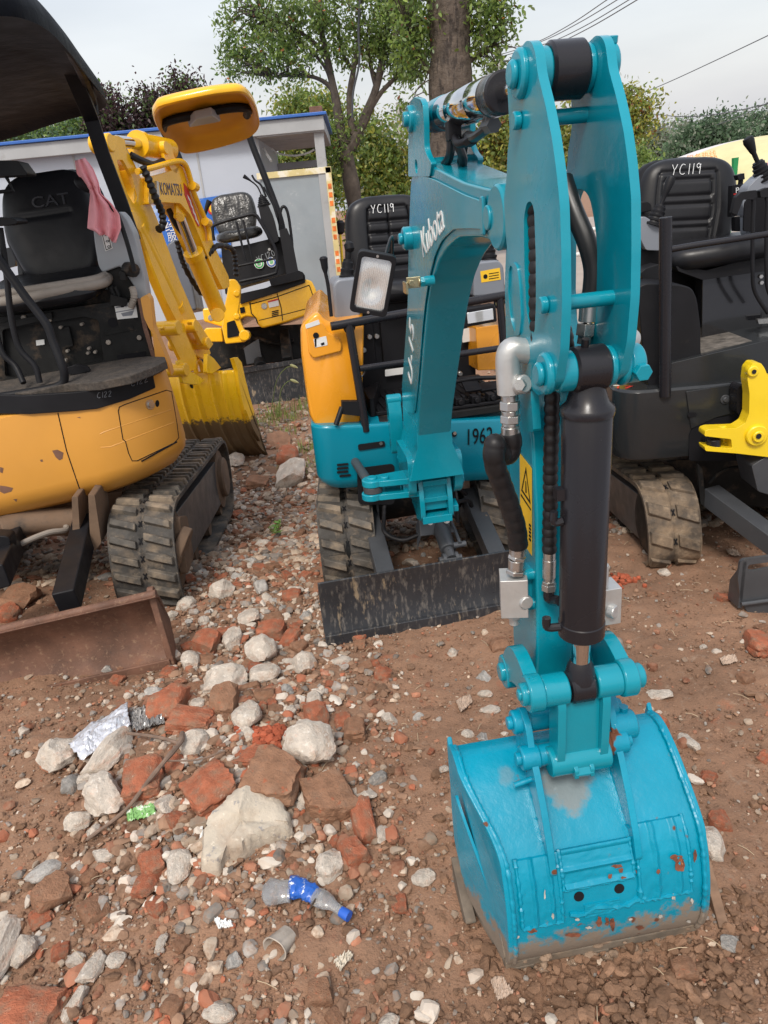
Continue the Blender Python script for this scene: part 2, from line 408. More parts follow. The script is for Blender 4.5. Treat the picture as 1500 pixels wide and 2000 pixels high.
def track(parent, x0, x1, ys, zs, rr, m, lugm, nlug=46, name='rubber_track', framem='darkgrey', wheelm='grime', yaw=0, lh=.022):
    """rubber belt loop round a rounded outline in the y-z plane; lugs are chevrons"""
    prof = fillet([(ys[0], 0.), (ys[1], 0.), (ys[1] + .02, zs), (ys[0] + .04, zs)], rr, 10)
    n = 140; P = [Vector(p) for p in prof]; L = [0]
    for i in range(len(P)): L.append(L[-1] + (P[(i + 1) % len(P)] - P[i]).length)
    T = L[-1]
    def at(s):
        s %= T
        for i in range(len(P)):
            if L[i + 1] >= s:
                t = (s - L[i]) / (L[i + 1] - L[i] + 1e-9); a, b2 = P[i], P[(i + 1) % len(P)]
                p = a.lerp(b2, t); d = (b2 - a).normalized(); return p, Vector((d.y, -d.x))
    b = MB(); th = .018; w = x1 - x0
    rows = []
    for i in range(n):
        p, nn = at(T * i / n); q = p - nn * th
        rows.append([(x0, p.x, p.y), (x0 + w * .46, p.x, p.y), (x0 + w * .5, *(p - nn * .006)), (x0 + w * .54, p.x, p.y), (x1, p.x, p.y), (x1, q.x, q.y), (x0, q.x, q.y)])
    rows.append(rows[0]); b.loft(rows, cap=False)
    belt = b.build(name, m, parent, ang=40, weld=True)
    lb = MB(); hb = MB()
    for i in range(nlug):
        for side in (0, 1):
            s0 = T * (i + .5 * side) / nlug; w1 = T / nlug * .52
            xa, xb = (x0 + w * .02, x0 + w * .44) if side == 0 else (x0 + w * .56, x0 + w * .98)
            sk = .035 * (1 if side == 0 else -1); jit = random.uniform(-.003, .003)
            a8 = []
            for hgt, kk in ((-.004, 1.), (lh + jit, .72)):
                for x, ds in ((xa, -w1 * kk / 2 + (sk if side == 1 else 0)), (xb, -w1 * kk / 2 + (sk if side == 0 else 0)), (xb, w1 * kk / 2 + (sk if side == 0 else 0)), (xa, w1 * kk / 2 + (sk if side == 1 else 0))):
                    p, nn = at(s0 + ds * 1.0); q = p + nn * hgt; xx = x + ((x0 + x1) / 2 - x) * (.0 if hgt < 0 else .06)
                    a8.append(lb.v((xx, q.x, q.y)))
            for q in ((3, 2, 1, 0), (4, 5, 6, 7), (0, 1, 5, 4), (1, 2, 6, 5), (2, 3, 7, 6), (3, 0, 4, 7)): lb.f([a8[k] for k in q])
        # drive holes on the centre line
        p, nn = at(T * (i + .25) / nlug); d = Vector((-nn.y, nn.x)); c = Vector(((x0 + x1) / 2, *(p - nn * .004)))
        tt = Vector((0, d.x, d.y)) * .013; ww = Vector((w * .028, 0, 0)); up = Vector((0, nn.x, nn.y)) * .0045
        for a1, a2 in ((tt + ww, tt - ww), (tt - ww, tt + ww)):
            s1 = a1.cross(up).normalized() * .0028
            hb.f([hb.v(c + up - a1 - s1), hb.v(c + up + a1 - s1), hb.v(c + up + a1 + s1), hb.v(c + up - a1 + s1)])
            up = up * 1.12
    lo = lb.build('tread_lugs', lugm, belt, bev=.004, seg=1, ang=40)
    lo['kind'] = 'stuff'
    hb.build('drive_holes', 'blackmark', belt, recalc=False)
    f = MB(); cx = (x0 + x1) / 2
    f.slab(fillet([(ys[0] + .13, zs * .22), (ys[1] - .12, zs * .22), (ys[1] - .1, zs * .78), (ys[0] + .16, zs * .8)], .03), 0, x0 + w * .14, x1 - w * .14)
    f.build('track_frame', framem, parent, bev=.004)
    wv = MB()
    for yy, r1 in ((ys[0] + rr * .95, zs * .38), (ys[1] - rr * .92, zs * .38)):
        wv.lathe((x0 + w * .1, yy, zs * .5), (x1, yy, zs * .5), [(0, r1 * .3), (0, r1 * .8), (.01, r1), (w * .8 - .01, r1), (w * .8, r1 * .8), (w * .8, r1 * .3)], 24)
    for k in range(4):
        yy = ys[0] + .25 + (ys[1] - ys[0] - .5) * k / 3
        wv.lathe((x0 + w * .2, yy, .065), (x1, yy, .065), [(0, .02), (0, .045), (w * .6, .045), (w * .6, .02)], 16)
    wv.build('idler_wheels', wheelm, parent)
    return belt
# ================================================================== TEAL EXCAVATOR
EX = thing('mini_excavator', 'teal mini excavator with its bucket resting on the rubble in the foreground', 'excavator', group='parked mini excavators')
A_ = math.atan2(.16, 1.45)
BF = Matrix(((math.sin(A_), math.cos(A_), 0, .18), (-math.cos(A_), math.sin(A_), 0, 2.6), (0, 0, 1, 0), (0, 0, 0, 1)))   # x = reach, y = right, z = up
def bh(u, v, off=0.): return hit(BF, u, v, 1, off)
def prof(px, off): return [(p.x, p.z) for p in (bh(u, v, off) for u, v in px)]
# ---- boom
bp = [(.10, .60), (-.06, .60), (-.15, .74), (-.11, .88), (.03, 1.05), (.15, 1.20), (.235, 1.36), (.30, 1.47), (.36, 1.56), (.46, 1.60), (.66, 1.575), (.95, 1.53), (1.13, 1.512), (1.22, 1.51),
      (1.24, 1.44), (1.19, 1.41), (1.10, 1.425), (1.02, 1.425), (.88, 1.42), (.76, 1.395), (.665, 1.36), (.58, 1.31), (.50, 1.24), (.43, 1.15), (.32, 1.0), (.22, .86), (.14, .72)]
bp = fillet(bp, .03, 3)
b = MB(BF)
b.slab(bp, 1, -.058, .058)
boom = b.build('boom', 'teal', EX, bev=.006)
# side plates standing proud of the box with weld line
b = MB(BF)
pl = [(-.02, .80), (.10, .99), (.20, 1.14), (.285, 1.30), (.34, 1.43), (.42, 1.535), (.52, 1.565), (.70, 1.545), (.98, 1.505), (1.12, 1.49), (1.13, 1.44), (1.0, 1.44), (.86, 1.437), (.74, 1.412), (.645, 1.372), (.56, 1.315), (.48, 1.24), (.40, 1.145), (.28, .98), (.16, .84)]
for sg in (-1, 1): b.slab(fillet(pl, .03, 3), 1, sg * .0585, sg * .0635)
b.build('boom_side_plate', 'teal', boom, bev=.0025)
# boom foot: flared casting with two pivot bosses
b = MB(BF)
b.loft([[(x, y * w, z) for x, y in ((.165, -1), (.165, 1), (-.12, 1), (-.12, -1))] for z, w in ((.80, .0595), (.72, .062), (.66, .082), (.60, .098))])
for sg in (-1, 1):
    b.slab(fillet([(.15, .68), (.13, .53), (.04, .49), (-.06, .52), (-.12, .68)], .04), 1, sg * .098, sg * .070)
    b.cyl((.045, sg * .066, .545), (.045, sg * .112, .545), .042, bev=.004)
    b.cyl((.045, sg * .112, .545), (.045, sg * .121, .545), .022, bev=.003)
b.build('boom_foot', 'teal', boom, bev=.005)
# ear brackets for the arm cylinder
b = MB(BF)
ear = prof([(800, 300), (801, 240), (803, 200), (812, 189), (824, 193), (829, 205), (831, 240), (832, 290), (838, 306), (846, 318), (842, 345), (815, 345), (800, 345)], -.06)
ear = fillet(ear, .012, 3)
for sg in (-1, 1):
    b.slab(ear, 1, sg * .050, sg * .064, holes=[circ((.485, 1.585), .017, 12)])
    c = bh(806, 232, -.06); b.cyl((c.x, sg * .05, c.z), (c.x, sg * .074, c.z), .032, bev=.003); b.cyl((c.x, sg * .07, c.z), (c.x, sg * .086, c.z), .018, bev=.003)
EAR = bh(806, 232, -.06)
b.cyl((EAR.x, -.06, EAR.z), (EAR.x, .06, EAR.z), .018)
b.cyl((EAR.x + .10, -.06, EAR.z - .11), (EAR.x + .10, .06, EAR.z - .11), .011)
b.build('cylinder_ear', 'teal', boom, bev=.003)
# knuckle bosses at the boom tip, on the left side boss row
b = MB(BF)
KN = Vector((1.20, 0, 1.462))
b.cyl((KN.x, -.066, KN.z), (KN.x, .066, KN.z), .056, n=32, bev=.004)
b.cyl((1.155, -.0705, 1.462), (1.155, -.064, 1.462), .022, bev=.002)
b.slab(fillet([(1.10, 1.50), (1.125, 1.50), (1.125, 1.43), (1.10, 1.43)], .01), 1, -.0675, -.06)
b.build('boom_tip', 'teal', boom, bev=.004)
b = MB(BF)
for px in ((797, 465), ): 
    c = bh(*px, -.07); b.cyl((c.x + .012, -.060, c.z), (c.x + .012, -.088, c.z), .032, bev=.004); b.cyl((c.x + .012, -.088, c.z), (c.x + .012, -.1, c.z), .016, bev=.003)
b.build('pivot_boss', 'teal', boom)
def bm_text(body, px0, px1, size, m, name, off=-.0642, sx=1.):
    a = bh(*px0, off); c = bh(*px1, off); xd = (c - a)
    Mx = BF @ plane_m((a + c) / 2, xd, Vector((-xd.z, 0, xd.x)) if xd.x > 0 else Vector((xd.z, 0, -xd.x)))
    return text(name, body, size, Mx, m, boom, sx=sx, depth=.0008)
# maker's lettering runs down the side of the boom
a = bh(826, 478, -.0645); c = bh(862, 425, -.0645)
Mx = BF @ plane_m((a + c) / 2, (c - a), Vector((0, 0, 1)))
text('maker_lettering', 'Kubota', .100, Mx, 'white', boom, sx=1.0, depth=.0008).data
a = bh(800, 745, -.0645); c = bh(803, 630, -.0645)
text('model_lettering', 'U-15', .1, BF @ plane_m((a + c) / 2 + Vector((.01, 0, 0)), c - a, Vector((-1, 0, .9))), 'white', boom, sx=1.25, depth=.0008)
# ---- work light on a bracket
LT = bh(728, 555, -.155)
b = MB(BF)
p = bh(842, 548, -.066)
b.cyl((p.x, -.058, p.z), (p.x, -.085, p.z), .013); b.hexn((p.x, -.085, p.z), (p.x, -.095, p.z), .014)
br = b.build('lamp_boss', 'teal', boom)
b = MB(BF)
b.box((p.x, -.112, p.z), (.004, .038, .028)); b.hexn((p.x - .012, -.12, p.z), (p.x + .016, -.12, p.z), .009); b.cyl((p.x, -.095, p.z), (p.x, -.10, p.z), .01)
b.box((p.x - .01, -.133, p.z - .012), (.05, .006, .03))
b.build('lamp_bracket', 'brass', boom, bev=.002)
# lamp frame: faces the camera, tilted
lc = hit(BF, 728, 554, 0, p.x + .02)
LM = BF @ plane_m(lc, (.10, 1, -.27), (0.16, .27, 1))
b = MB(LM)
o_ = fillet([(-.049, -.077), (.049, -.077), (.049, .077), (-.049, .077)], .014, 4); i_ = fillet([(-.0385, -.064), (.0385, -.064), (.0385, .064), (-.0385, .064)], .011, 4)
b.slab(o_, 2, -.008, .012, holes=[i_]); b.slab(o_, 2, -.020, -.0085)
b.loft([[(x, y, -.02) for x, y in o_], [(x * .9, y * .9, -.04) for x, y in o_], [(x * .6, y * .6, -.06) for x, y in o_]])
lamp = b.build('work_lamp', 'black', EX, bev=.002)
b = MB(LM)
b.slab(i_, 2, -.0075, -.006)
b.build('lamp_reflector', 'chrome', lamp)
m_, nt_, bs_ = new_mat('ribbed lens glass')
bs_.inputs['Base Color'].default_value = (.75, .76, .76, 1); bs_.inputs['Roughness'].default_value = .12; bs_.inputs['Metallic'].default_value = .55
wv_ = nt_.nodes.new('ShaderNodeTexNoise'); wv_.inputs['Scale'].default_value = 22
tc_ = nt_.nodes.new('ShaderNodeTexCoord'); nt_.links.new(tc_.outputs['Object'], wv_.inputs['Vector'])
bp_ = nt_.nodes.new('ShaderNodeBump'); bp_.inputs['Strength'].default_value = .3; nt_.links.new(wv_.outputs[0], bp_.inputs['Height']); nt_.links.new(bp_.outputs[0], bs_.inputs['Normal'])
M['lens'] = m_
b = MB(LM)
nx, ny = 66, 14; g = []
for j in range(ny + 1):
    y = -.066 + .132 * j / ny
    row = []
    for i in range(nx + 1):
        x = -.039 + .078 * i / nx
        z = .004 - .9 * (x * x) - .5 * y * y + (.0007 if i % 4 in (1, 2) else -.0005) - .010 * math.exp(-((x / .022) ** 2 + ((y + .012) / .026) ** 2))
        row.append((x, y, z + .001))
    g.append(row)
b.sheet(g); b.build('lamp_lens', 'lens', lamp, recalc=False)
b = MB(LM)
for y in (-.0705, .0705): b.cyl((0, y, .010), (0, y, .0145), .0035, n=10)
b.build('lamp_screws', 'zinc', lamp)
b = MB(BF)
b.tube([lc + Vector((-.05, .03, .0)), lc + Vector((-.10, .05, .05)), lc + Vector((-.20, .09, .10)), lc + Vector((-.30, .10, .02))], .004)
b.build('lamp_cable', 'rubber', lamp)

# ---- arm: two side plates, box section, cross tubes
PO = .066; PR = .051
po = lambda sg: PO if sg < 0 else PR
lp = prof([(1030, 82), (1037, 73), (1047, 75), (1054, 92), (1060, 140), (1075, 200), (1088, 265), (1097, 330), (1104, 400), (1107, 500), (1108, 600), (1104, 690), (1093, 755), (1078, 772), (1058, 778), (1044, 762), (1042, 735), (1046, 800), (1050, 850),
           (1028, 850), (1018, 760), (1010, 680), (1000, 600), (992, 500), (987, 450), (984, 390), (990, 340), (998, 300), (1003, 260), (1001, 215), (998, 160), (1012, 105)], -PO)
lp = [(x - .02 if 1.3 < x else x, z) for x, z in lp]
h1 = fillet(prof([(1031, 425), (1037, 395), (1046, 392), (1052, 410), (1055, 500), (1055, 600), (1052, 655), (1044, 650), (1036, 610), (1032, 520)], -PO), .01)
h1 = [(x - .02, z) for x, z in h1]
armpts = fillet(lp, .01, 3)
b = MB(BF)
b.slab(armpts, 1, -PO, -PO + .014, holes=[h1])
b.slab(armpts, 1, PR - .014, PR, holes=[[(x - .0, z) for x, z in fillet([(1.31, 1.50), (1.37, 1.49), (1.405, 1.42), (1.405, 1.30), (1.37, 1.24), (1.315, 1.235), (1.285, 1.30), (1.285, 1.44)], .03)]])
arm = b.build('arm', 'teal', EX, bev=.0035)
# recessed long slot on the left plate (pressed groove)
b = MB(BF)
gr = prof([(996, 525), (1003, 510), (1012, 520), (1017, 560), (1020, 620), (1016, 655), (1007, 655), (999, 620), (995, 570)], -PO - .001)
b.slab(fillet(gr, .008), 1, -PO - .003, -PO + .0005, holes=[fillet([((x - 1.262) * .72 + 1.262, (z - 1.33) * .9 + 1.33) for x, z in gr], .006)])
b.build('slot_rim', 'teal', arm, bev=.001)
# rear web of the arm between the plates and lower box
b = MB(BF)
web = [(1.235, 1.50), (1.27, 1.50), (1.275, 1.40), (1.285, 1.2), (1.345, 1.10), (1.362, .95), (1.362, .66), (1.35, .56), (1.33, .50), (1.27, .46), (1.215, .50), (1.20, .60), (1.205, .85), (1.20, 1.1), (1.20, 1.35), (1.22, 1.44)]
b.slab(fillet(web, .02), 1, -.053, .045)
b.build('arm_box', 'teal', arm, bev=.006)
b = MB(BF)
for x, z in ((1.35, 1.60), (1.463, 1.34)):
    b.cyl((x, -PO, z), (x, PR, z), .0115, n=18); b.cyl((x, -PO - .012, z), (x, -PO, z), .013, bev=.002); b.cyl((x, PR, z), (x, PR + .01, z), .013, bev=.002)
b.build('cross_tube', 'teal', arm)
TOP = Vector((1.36, 0, 1.66)); CP = Vector((1.465, 0, 1.236))
b = MB(BF)
for c, r in ((TOP, .034), (CP, .033)):
    for sg in (-1, 1):
        q = po(sg)
        b.cyl((c.x, sg * (q - .004), c.z), (c.x, sg * (q + .010), c.z), r, bev=.004, n=28)
        b.cyl((c.x, sg * (q + .008), c.z), (c.x, sg * (q + (.020 if sg < 0 else .012)), c.z), r * .58, bev=.004)
        b.cyl((c.x, sg * .026, c.z), (c.x, sg * (q - .012), c.z), r * .98, n=28, bev=.003)
    b.cyl((c.x, -PO, c.z), (c.x, PR, c.z), .018)
b.cyl((TOP.x, PR + .008, TOP.z + .004), (TOP.x, PR + .026, TOP.z + .004), .028, bev=.004)
b.hexn((TOP.x + .01, PR + .018, TOP.z + .028), (TOP.x + .012, PR + .018, TOP.z + .038), .008)
b.cyl((CP.x, PR + .008, CP.z), (CP.x, PR + .034, CP.z), .031, bev=.004, n=28); b.hexn((CP.x + .02, PR + .022, CP.z - .006), (CP.x + .042, PR + .022, CP.z - .008), .014)
b.build('pivot_pin', 'teal', arm, bev=.0015)
# sticker on the left face of the box
b = MB(BF)
st = prof([(1015, 885), (1038, 915), (1038, 1085), (1016, 1052)], -.0545)
b.slab(st, 1, -.0545, -.0538); b.build('warning_sticker', 'yel_sticker', arm)
b = MB(BF)
for q in ([(1017, 968), (1037, 998), (1037, 995), (1017, 964)], [(1018, 958), (1027, 912), (1036, 985)],):
    t_ = prof(q, -.0551)
    if len(q) == 3:
        cc = (sum(x for x, z in t_) / 3, sum(z for x, z in t_) / 3); b.slab(t_, 1, -.0552, -.0547, holes=[[(cc[0] + (x - cc[0]) * .78, cc[1] + (z - cc[1]) * .78) for x, z in t_]])
        b.slab([(cc[0] - .003, cc[1] - .012), (cc[0] + .004, cc[1] - .010), (cc[0] + .002, cc[1] + .012), (cc[0] - .002, cc[1] + .012)], 1, -.0552, -.0547)
    else: b.slab(t_, 1, -.0552, -.0547)
for k in range(5): b.slab(prof([(1033, 1022 + 7 * k), (1037, 1026 + 7 * k), (1037, 1030 + 7 * k), (1033, 1026 + 7 * k)], -.055), 1, -.0552, -.0547)
b.build('sticker_print', 'blackmark', arm)

# ---- hydraulic cylinders
def cylinder(name, p0, p1, p2, r, rr, m, EM, parent, endr, eye=.03, eyew=.025, rodm='chrome', eyer=None):
    """barrel p0->p1, rod p1->p2, in frame EM"""
    p0, p1, p2 = Vector(p0), Vector(p1), Vector(p2); d = (p2 - p0).normalized()
    b = MB(EM); L = (p1 - p0).length
    b.lathe(p0, p1, [(0, r * .5), (.006, r * .93), (.012, r), (L - .032, r), (L - .030, r * 1.035), (L - .004, r * 1.035), (L, r * .92), (L, rr * 1.1)], 36)
    o = b.build(name, m, parent)
    b = MB(EM); b.cyl(p1 - d * .002, p2 - d * eye * .6, rr, n=24); b.build('cylinder_rod', rodm, o)
    b = MB(EM); b.cyl(p2 + Vector((0, -eyew, 0)), p2 + Vector((0, eyew, 0)), eye, n=32, bev=.004)
    b.lathe(p2 - d * eye * 1.75, p2, [(0, rr * 1.03), (eye * .35, rr * 1.35), (eye * 1.3, rr * 1.7)], 20)
    b.build('rod_eye', m if eyer is None else eyer, o)
    return o
# bucket cylinder: barrel hangs from CP, rod down to the link pin
LK = Vector((1.452, 0, .628))
bc = cylinder('bucket_cylinder', (CP.x, 0, CP.z - .058), (LK.x + .003, 0, .742), (LK.x, 0, LK.z), .0405, .018, 'charcoal', BF, EX, 0, eye=.033, eyew=.023)
b = MB(BF)
b.cyl((CP.x, -.028, CP.z), (CP.x, .028, CP.z), .036, n=36, bev=.004)
b.lathe((CP.x, 0, CP.z - .075), (CP.x, 0, CP.z), [(0, .0425), (.008, .044), (.014, .0425), (.022, .034), (.045, .027), (.06, .026)], 32)
b.cyl((CP.x + .004, -.008, CP.z + .034), (CP.x + .008, -.008, CP.z + .048), .006)
b.tube([(CP.x + .0, -.041, .98), (CP.x + .0, -.056, .98), (CP.x - .0, -.056, 1.0)], .007)
b.tube([(LK.x + .003, -.038, .765), (LK.x - .003, -.062, .765), (LK.x - .003, -.064, .785)], .008)
b.box((CP.x - .002, -.046, 1.03), (.018, .014, .02))
b.build('barrel_eye', 'charcoal', bc)
# arm cylinder on top
d = (TOP - Vector((EAR.x, 0, EAR.z))).normalized(); P0 = Vector((EAR.x, 0, EAR.z)); P1 = P0 + d * .60
ac = cylinder('arm_cylinder', P0 + d * .05, P1, TOP, .0365, .017, 'charcoal', BF, EX, 0, eye=.040, eyew=.028)
b = MB(BF)
LL = .53
b.lathe(P0 + d * .08, P1, [(0, .0375), (.001, .0385), (LL * .32, .0385), (LL * .325, .0378), (LL * .33, .0385), (LL * .66, .0385), (LL * .665, .0378), (LL * .67, .0385), (LL * .86, .0385), (LL * .86, .0375)], 40)
b.build('polished_sleeve', 'chrome', ac)
b = MB(BF)
b.lathe(P0, P1, [(.03, .02), (.035, .040), (.13, .0402), (.14, .038)], 36); b.cyl(P0 + Vector((0, -.045, 0)), P0 + Vector((0, .045, 0)), .036, bev=.004)
b.build('barrel_base', 'teal', ac)
b = MB(BF)
q = P0 + d * .27 + Vector((0, -.02, -.045)); b.box(q, (.035, .03, .04)); b.tube([q + Vector((.0, 0, -.01)), q + Vector((.05, 0, -.03)), q + Vector((.10, .01, -.03))], .010)
b.hexn(q + Vector((.09, .01, -.03)), q + Vector((.12, .015, -.026)), .014)
b.build('port_block', 'black', ac, bev=.002)
b = MB(BF)
b.tube([P0 + d * .5 + Vector((0, 0, -.05)), P0 + d * .42 + Vector((0, -.01, -.065)), P0 + d * .32 + Vector((0, .0, -.06)), P0 + d * .2 + Vector((0, .02, -.08)), P0 + Vector((.10, .02, -.20))], .0105)
b.tube([q + Vector((.02, .0, -.02)), q + Vector((.0, .02, -.06)), Vector((EAR.x + .16, .02, 1.55))], .0105)
b.tube([q + Vector((-.02, .0, -.0)), q + Vector((-.05, .0, -.05)), Vector((EAR.x + .06, -.01, 1.57))], .0105)
b.build('hydraulic_hose', 'rubber', ac)
b = MB(BF); q2 = P0 + d * .5 + Vector((0, 0, -.05)); b.hexn(q2 - d * .03, q2 + d * .03, .015); b.cyl(q2, q2 + d * .02 + Vector((0, 0, .03)), .011)
b.build('hose_fitting', 'darkgrey', ac)

# ---- hoses, fittings, pipes around the arm
def wpt(u, v, x): return hit(BF, u, v, 0, x)
b = MB(BF)
HX = 1.36
hp = [wpt(1020, 845, HX), wpt(1008, 885, HX), wpt(975, 900, HX), wpt(965, 868, HX + .02), wpt(955, 850, HX + .03), wpt(957, 905, HX + .03), wpt(972, 945, HX + .02), wpt(992, 990, HX), wpt(1010, 1035, HX), wpt(1013, 1060, HX - .01)]
hp = [wpt(996, 845, HX), wpt(999, 870, HX), wpt(990, 888, HX), wpt(972, 880, HX + .015), wpt(966, 868, HX + .03), wpt(965, 900, HX + .03), wpt(978, 940, HX + .02), wpt(996, 990, HX + .01), wpt(1008, 1030, HX), wpt(1012, 1065, HX - .01)]
b.hose(hp, .0185, pitch=.026, amp=.05)
hose1 = b.build('auxiliary_hose', 'hose', EX)
b = MB(BF)
def chain(b, pts_r):
    for (a, c, r, hx) in pts_r:
        (b.hexn if hx else b.cyl)(a, c, r)
A = [wpt(*q, HX) for q in ((995, 770), (996, 783), (996, 800), (997, 810), (997, 825), (997, 832), (998, 862))]
chain(b, [(A[0], A[1], .015, 0), (A[1], A[2], .0185, 1), (A[2], A[3], .0155, 0), (A[3], A[4], .0185, 1), (A[4], A[5], .015, 0), (A[5], A[6], .0165, 0)])
A = [wpt(*q, HX - .01) for q in ((1012, 1062), (1011, 1085), (1009, 1092), (1008, 1112), (1007, 1120))]
chain(b, [(A[0], A[1], .016, 0), (A[1], A[2], .0185, 1), (A[2], A[3], .0155, 0), (A[3], A[4], .019, 1)])
b.build('hose_coupling', 'zinc', hose1, bev=.0015)
b = MB(BF)
A = [wpt(*q, HX) for q in ((1006, 690), (1000, 685), (992, 705), (993, 735), (996, 775))]
b.tube([wpt(1040, 688, HX), wpt(1015, 684, HX), wpt(998, 684, HX), wpt(992, 700, HX), wpt(993, 735, HX), wpt(995, 768, HX)], .021, 18, 5)
b.cyl(wpt(1003, 752, HX + .01), wpt(1030, 752, HX + .01), .014, bev=.003); b.cyl(wpt(1012, 752, HX + .012), wpt(1026, 750, HX + .03), .016, bev=.003)
b.build('elbow_casting', 'alu', hose1, bev=.003)
b = MB(BF)
b.hexn(wpt(1014, 752, HX + .035), wpt(1020, 750, HX + .02), .010)
b.cyl(wpt(1028, 690, HX), wpt(1060, 688, HX), .010)
b.build('elbow_bolt', 'zinc', hose1)
# valve block at the side of the arm
b = MB(BF)
c = wpt(1003, 1158, HX - .02); b.box(c, (.055, .052, .082), rot=Matrix.Rotation(R(-14), 3, 'Z')); b.hexn(c + Vector((.0, .0, -.041)), c + Vector((0, 0, -.055)), .015); b.cyl(c + Vector((0, 0, -.055)), c + Vector((.0, .0, -.07)), .010)
b.cyl(c + Vector((.02, .014, -.008)), c + Vector((.034, .016, -.008)), .014, bev=.002)
b.build('valve_block', 'alu', hose1, bev=.003)
b = MB(BF)
for dz in (.036, -.03): b.cyl(c + Vector((0, .02, dz)), c + Vector((0, .044, dz)), .012, bev=.002); 
b.box(c + Vector((-.02, .035, .0)), (.03, .02, .09))
b.build('block_bracket', 'teal', arm, bev=.002)
b = MB(BF)
c2 = wpt(1180, 1175, HX - .02); b.box(c2, (.05, .05, .08)); b.cyl(c2 + Vector((.02, .0, -.008)), c2 + Vector((.032, .01, -.008)), .014, bev=.002); b.cyl(c2 + Vector((.01, -.01, .04)), c2 + Vector((.01, -.01, .09)), .012)
b.cyl(wpt(1150, 664, 1.34), wpt(1232, 664, 1.34), .011); b.lathe(wpt(1212, 662, 1.34), wpt(1240, 662, 1.34), [(0, .006), (.004, .021), (.02, .021), (.032, .012), (.035, 0)], 20)
b.build('opposite_valve_block', 'alu', hose1, bev=.003)
# thin hose down the front of the arm box
b = MB(BF)
H2 = 1.39
b.hose([wpt(1043, 395, 1.36), wpt(1048, 450, 1.37), wpt(1049, 520, 1.38), wpt(1049, 600, 1.385), wpt(1055, 680, 1.39), wpt(1076, 745, 1.39), wpt(1078, 800, H2), wpt(1077, 850, H2), wpt(1075, 920, H2), wpt(1075, 980, H2 - .005), wpt(1073, 1040, H2 - .01), wpt(1073, 1078, H2 - .01)], .0125, pitch=.018, amp=.14, smooth=16)
hose2 = b.build('cylinder_hose', 'hose', EX)
b = MB(BF)
A = [wpt(*q, H2 - .01) for q in ((1073, 1075), (1073, 1092), (1072, 1128), (1072, 1134), (1072, 1140), (1072, 1152))]
chain(b, [(A[0], A[1], .0115, 0), (A[1], A[2], .0125, 0), (A[2], A[3], .010, 0), (A[3], A[4], .013, 1), (A[4], A[5], .0145, 1)])
b.build('hose_coupling', 'zinc', hose2, bev=.001)
b = MB(BF)
b.tube([A[5], wpt(1072, 1166, H2 - .01), wpt(1080, 1172, H2 - .005), wpt(1095, 1174, 1.42)], .0105)
b.build('hose_elbow', 'charcoal', hose2)
# plain hose bowing between the plates
b = MB(BF)
b.tube([wpt(1100, 350, 1.33), wpt(1120, 410, 1.36), wpt(1145, 470, 1.385), wpt(1158, 520, 1.39), wpt(1157, 560, 1.39), wpt(1152, 590, 1.39)], .0155, 16, 8)
hose3 = b.build('bowed_hose', 'rubber', EX)
b = MB(BF)
A = [wpt(*q, 1.39) for q in ((1152, 580), (1148, 628), (1146, 632), (1143, 655), (1140, 672))]
chain(b, [(A[0], A[1], .0155, 0), (A[1], A[2], .0125, 0), (A[2], A[3], .0165, 1), (A[3], A[4], .0125, 1)])
b.build('hose_coupling', 'zinc', hose3, bev=.001)
b = MB(BF); b.hose([wpt(1103, 640, 1.34), wpt(1108, 665, 1.36), wpt(1108, 690, 1.36)], .011, pitch=.014)
b.build('lower_hose', 'hose', hose3)

# ---- bucket linkage
b = MB(BF)
BP = Vector((1.365, 0, .445)); AP = Vector((1.30, 0, .575)); LB = Vector((1.455, 0, .46))
def link(b, a, c, y0, y1, r, bow=.03, n=12, w=.022):
    """curved flat link between two pins"""
    P = [a.lerp(c, i / n) for i in range(n + 1)]; d = (c - a).normalized(); nr = Vector((-d.z, 0, d.x))
    if nr.z < 0: nr = -nr
    up = [(q.x + nr.x * (bow * math.sin(math.pi * i / n) + w), q.z + nr.z * (bow * math.sin(math.pi * i / n) + w)) for i, q in enumerate(P)]
    dn = [(q.x + nr.x * (bow * .45 * math.sin(math.pi * i / n) - w * .8), q.z + nr.z * (bow * .45 * math.sin(math.pi * i / n) - w * .8)) for i, q in enumerate(P)]
    b.slab(up + dn[::-1], 1, y0, y1)
    for q in (a, c): b.cyl((q.x, y0 - .002, q.z), (q.x, y1 + .002, q.z), r, n=24, bev=.003)
link(b, AP, LK, -.105, -.078, .036, bow=.042, w=.03)
link(b, AP, LK, .078, .105, .036, bow=.042, w=.03)
b.cyl((LK.x, -.078, LK.z), (LK.x, -.027, LK.z), .031, n=32, bev=.003); b.cyl((LK.x, .027, LK.z), (LK.x, .078, LK.z), .031, n=32, bev=.003)
b.cyl((LK.x, .105, LK.z), (LK.x, .125, LK.z), .024, n=24, bev=.004); b.cyl((LK.x, -.118, LK.z), (LK.x, -.10, LK.z), .022, n=24, bev=.003); b.cyl((LK.x, -.123, LK.z), (LK.x, -.115, LK.z), .011, n=16, bev=.002)
b.cyl((AP.x, -.115, AP.z), (AP.x, .115, AP.z), .02, bev=.003)
bl = b.build('tilt_link', 'teal', EX, bev=.004)
b = MB(BF)
for sg in (-1, 1):   # central bucket link, two flanges with a web
    b.slab(fillet([(1.47, .63), (1.478, .60), (1.475, .50), (1.47, .445), (1.44, .43), (1.425, .46), (1.43, .60)], .01), 1, sg * .052, sg * .036)
b.slab([(1.452, .60), (1.462, .60), (1.462, .45), (1.452, .45)], 1, -.036, .036)
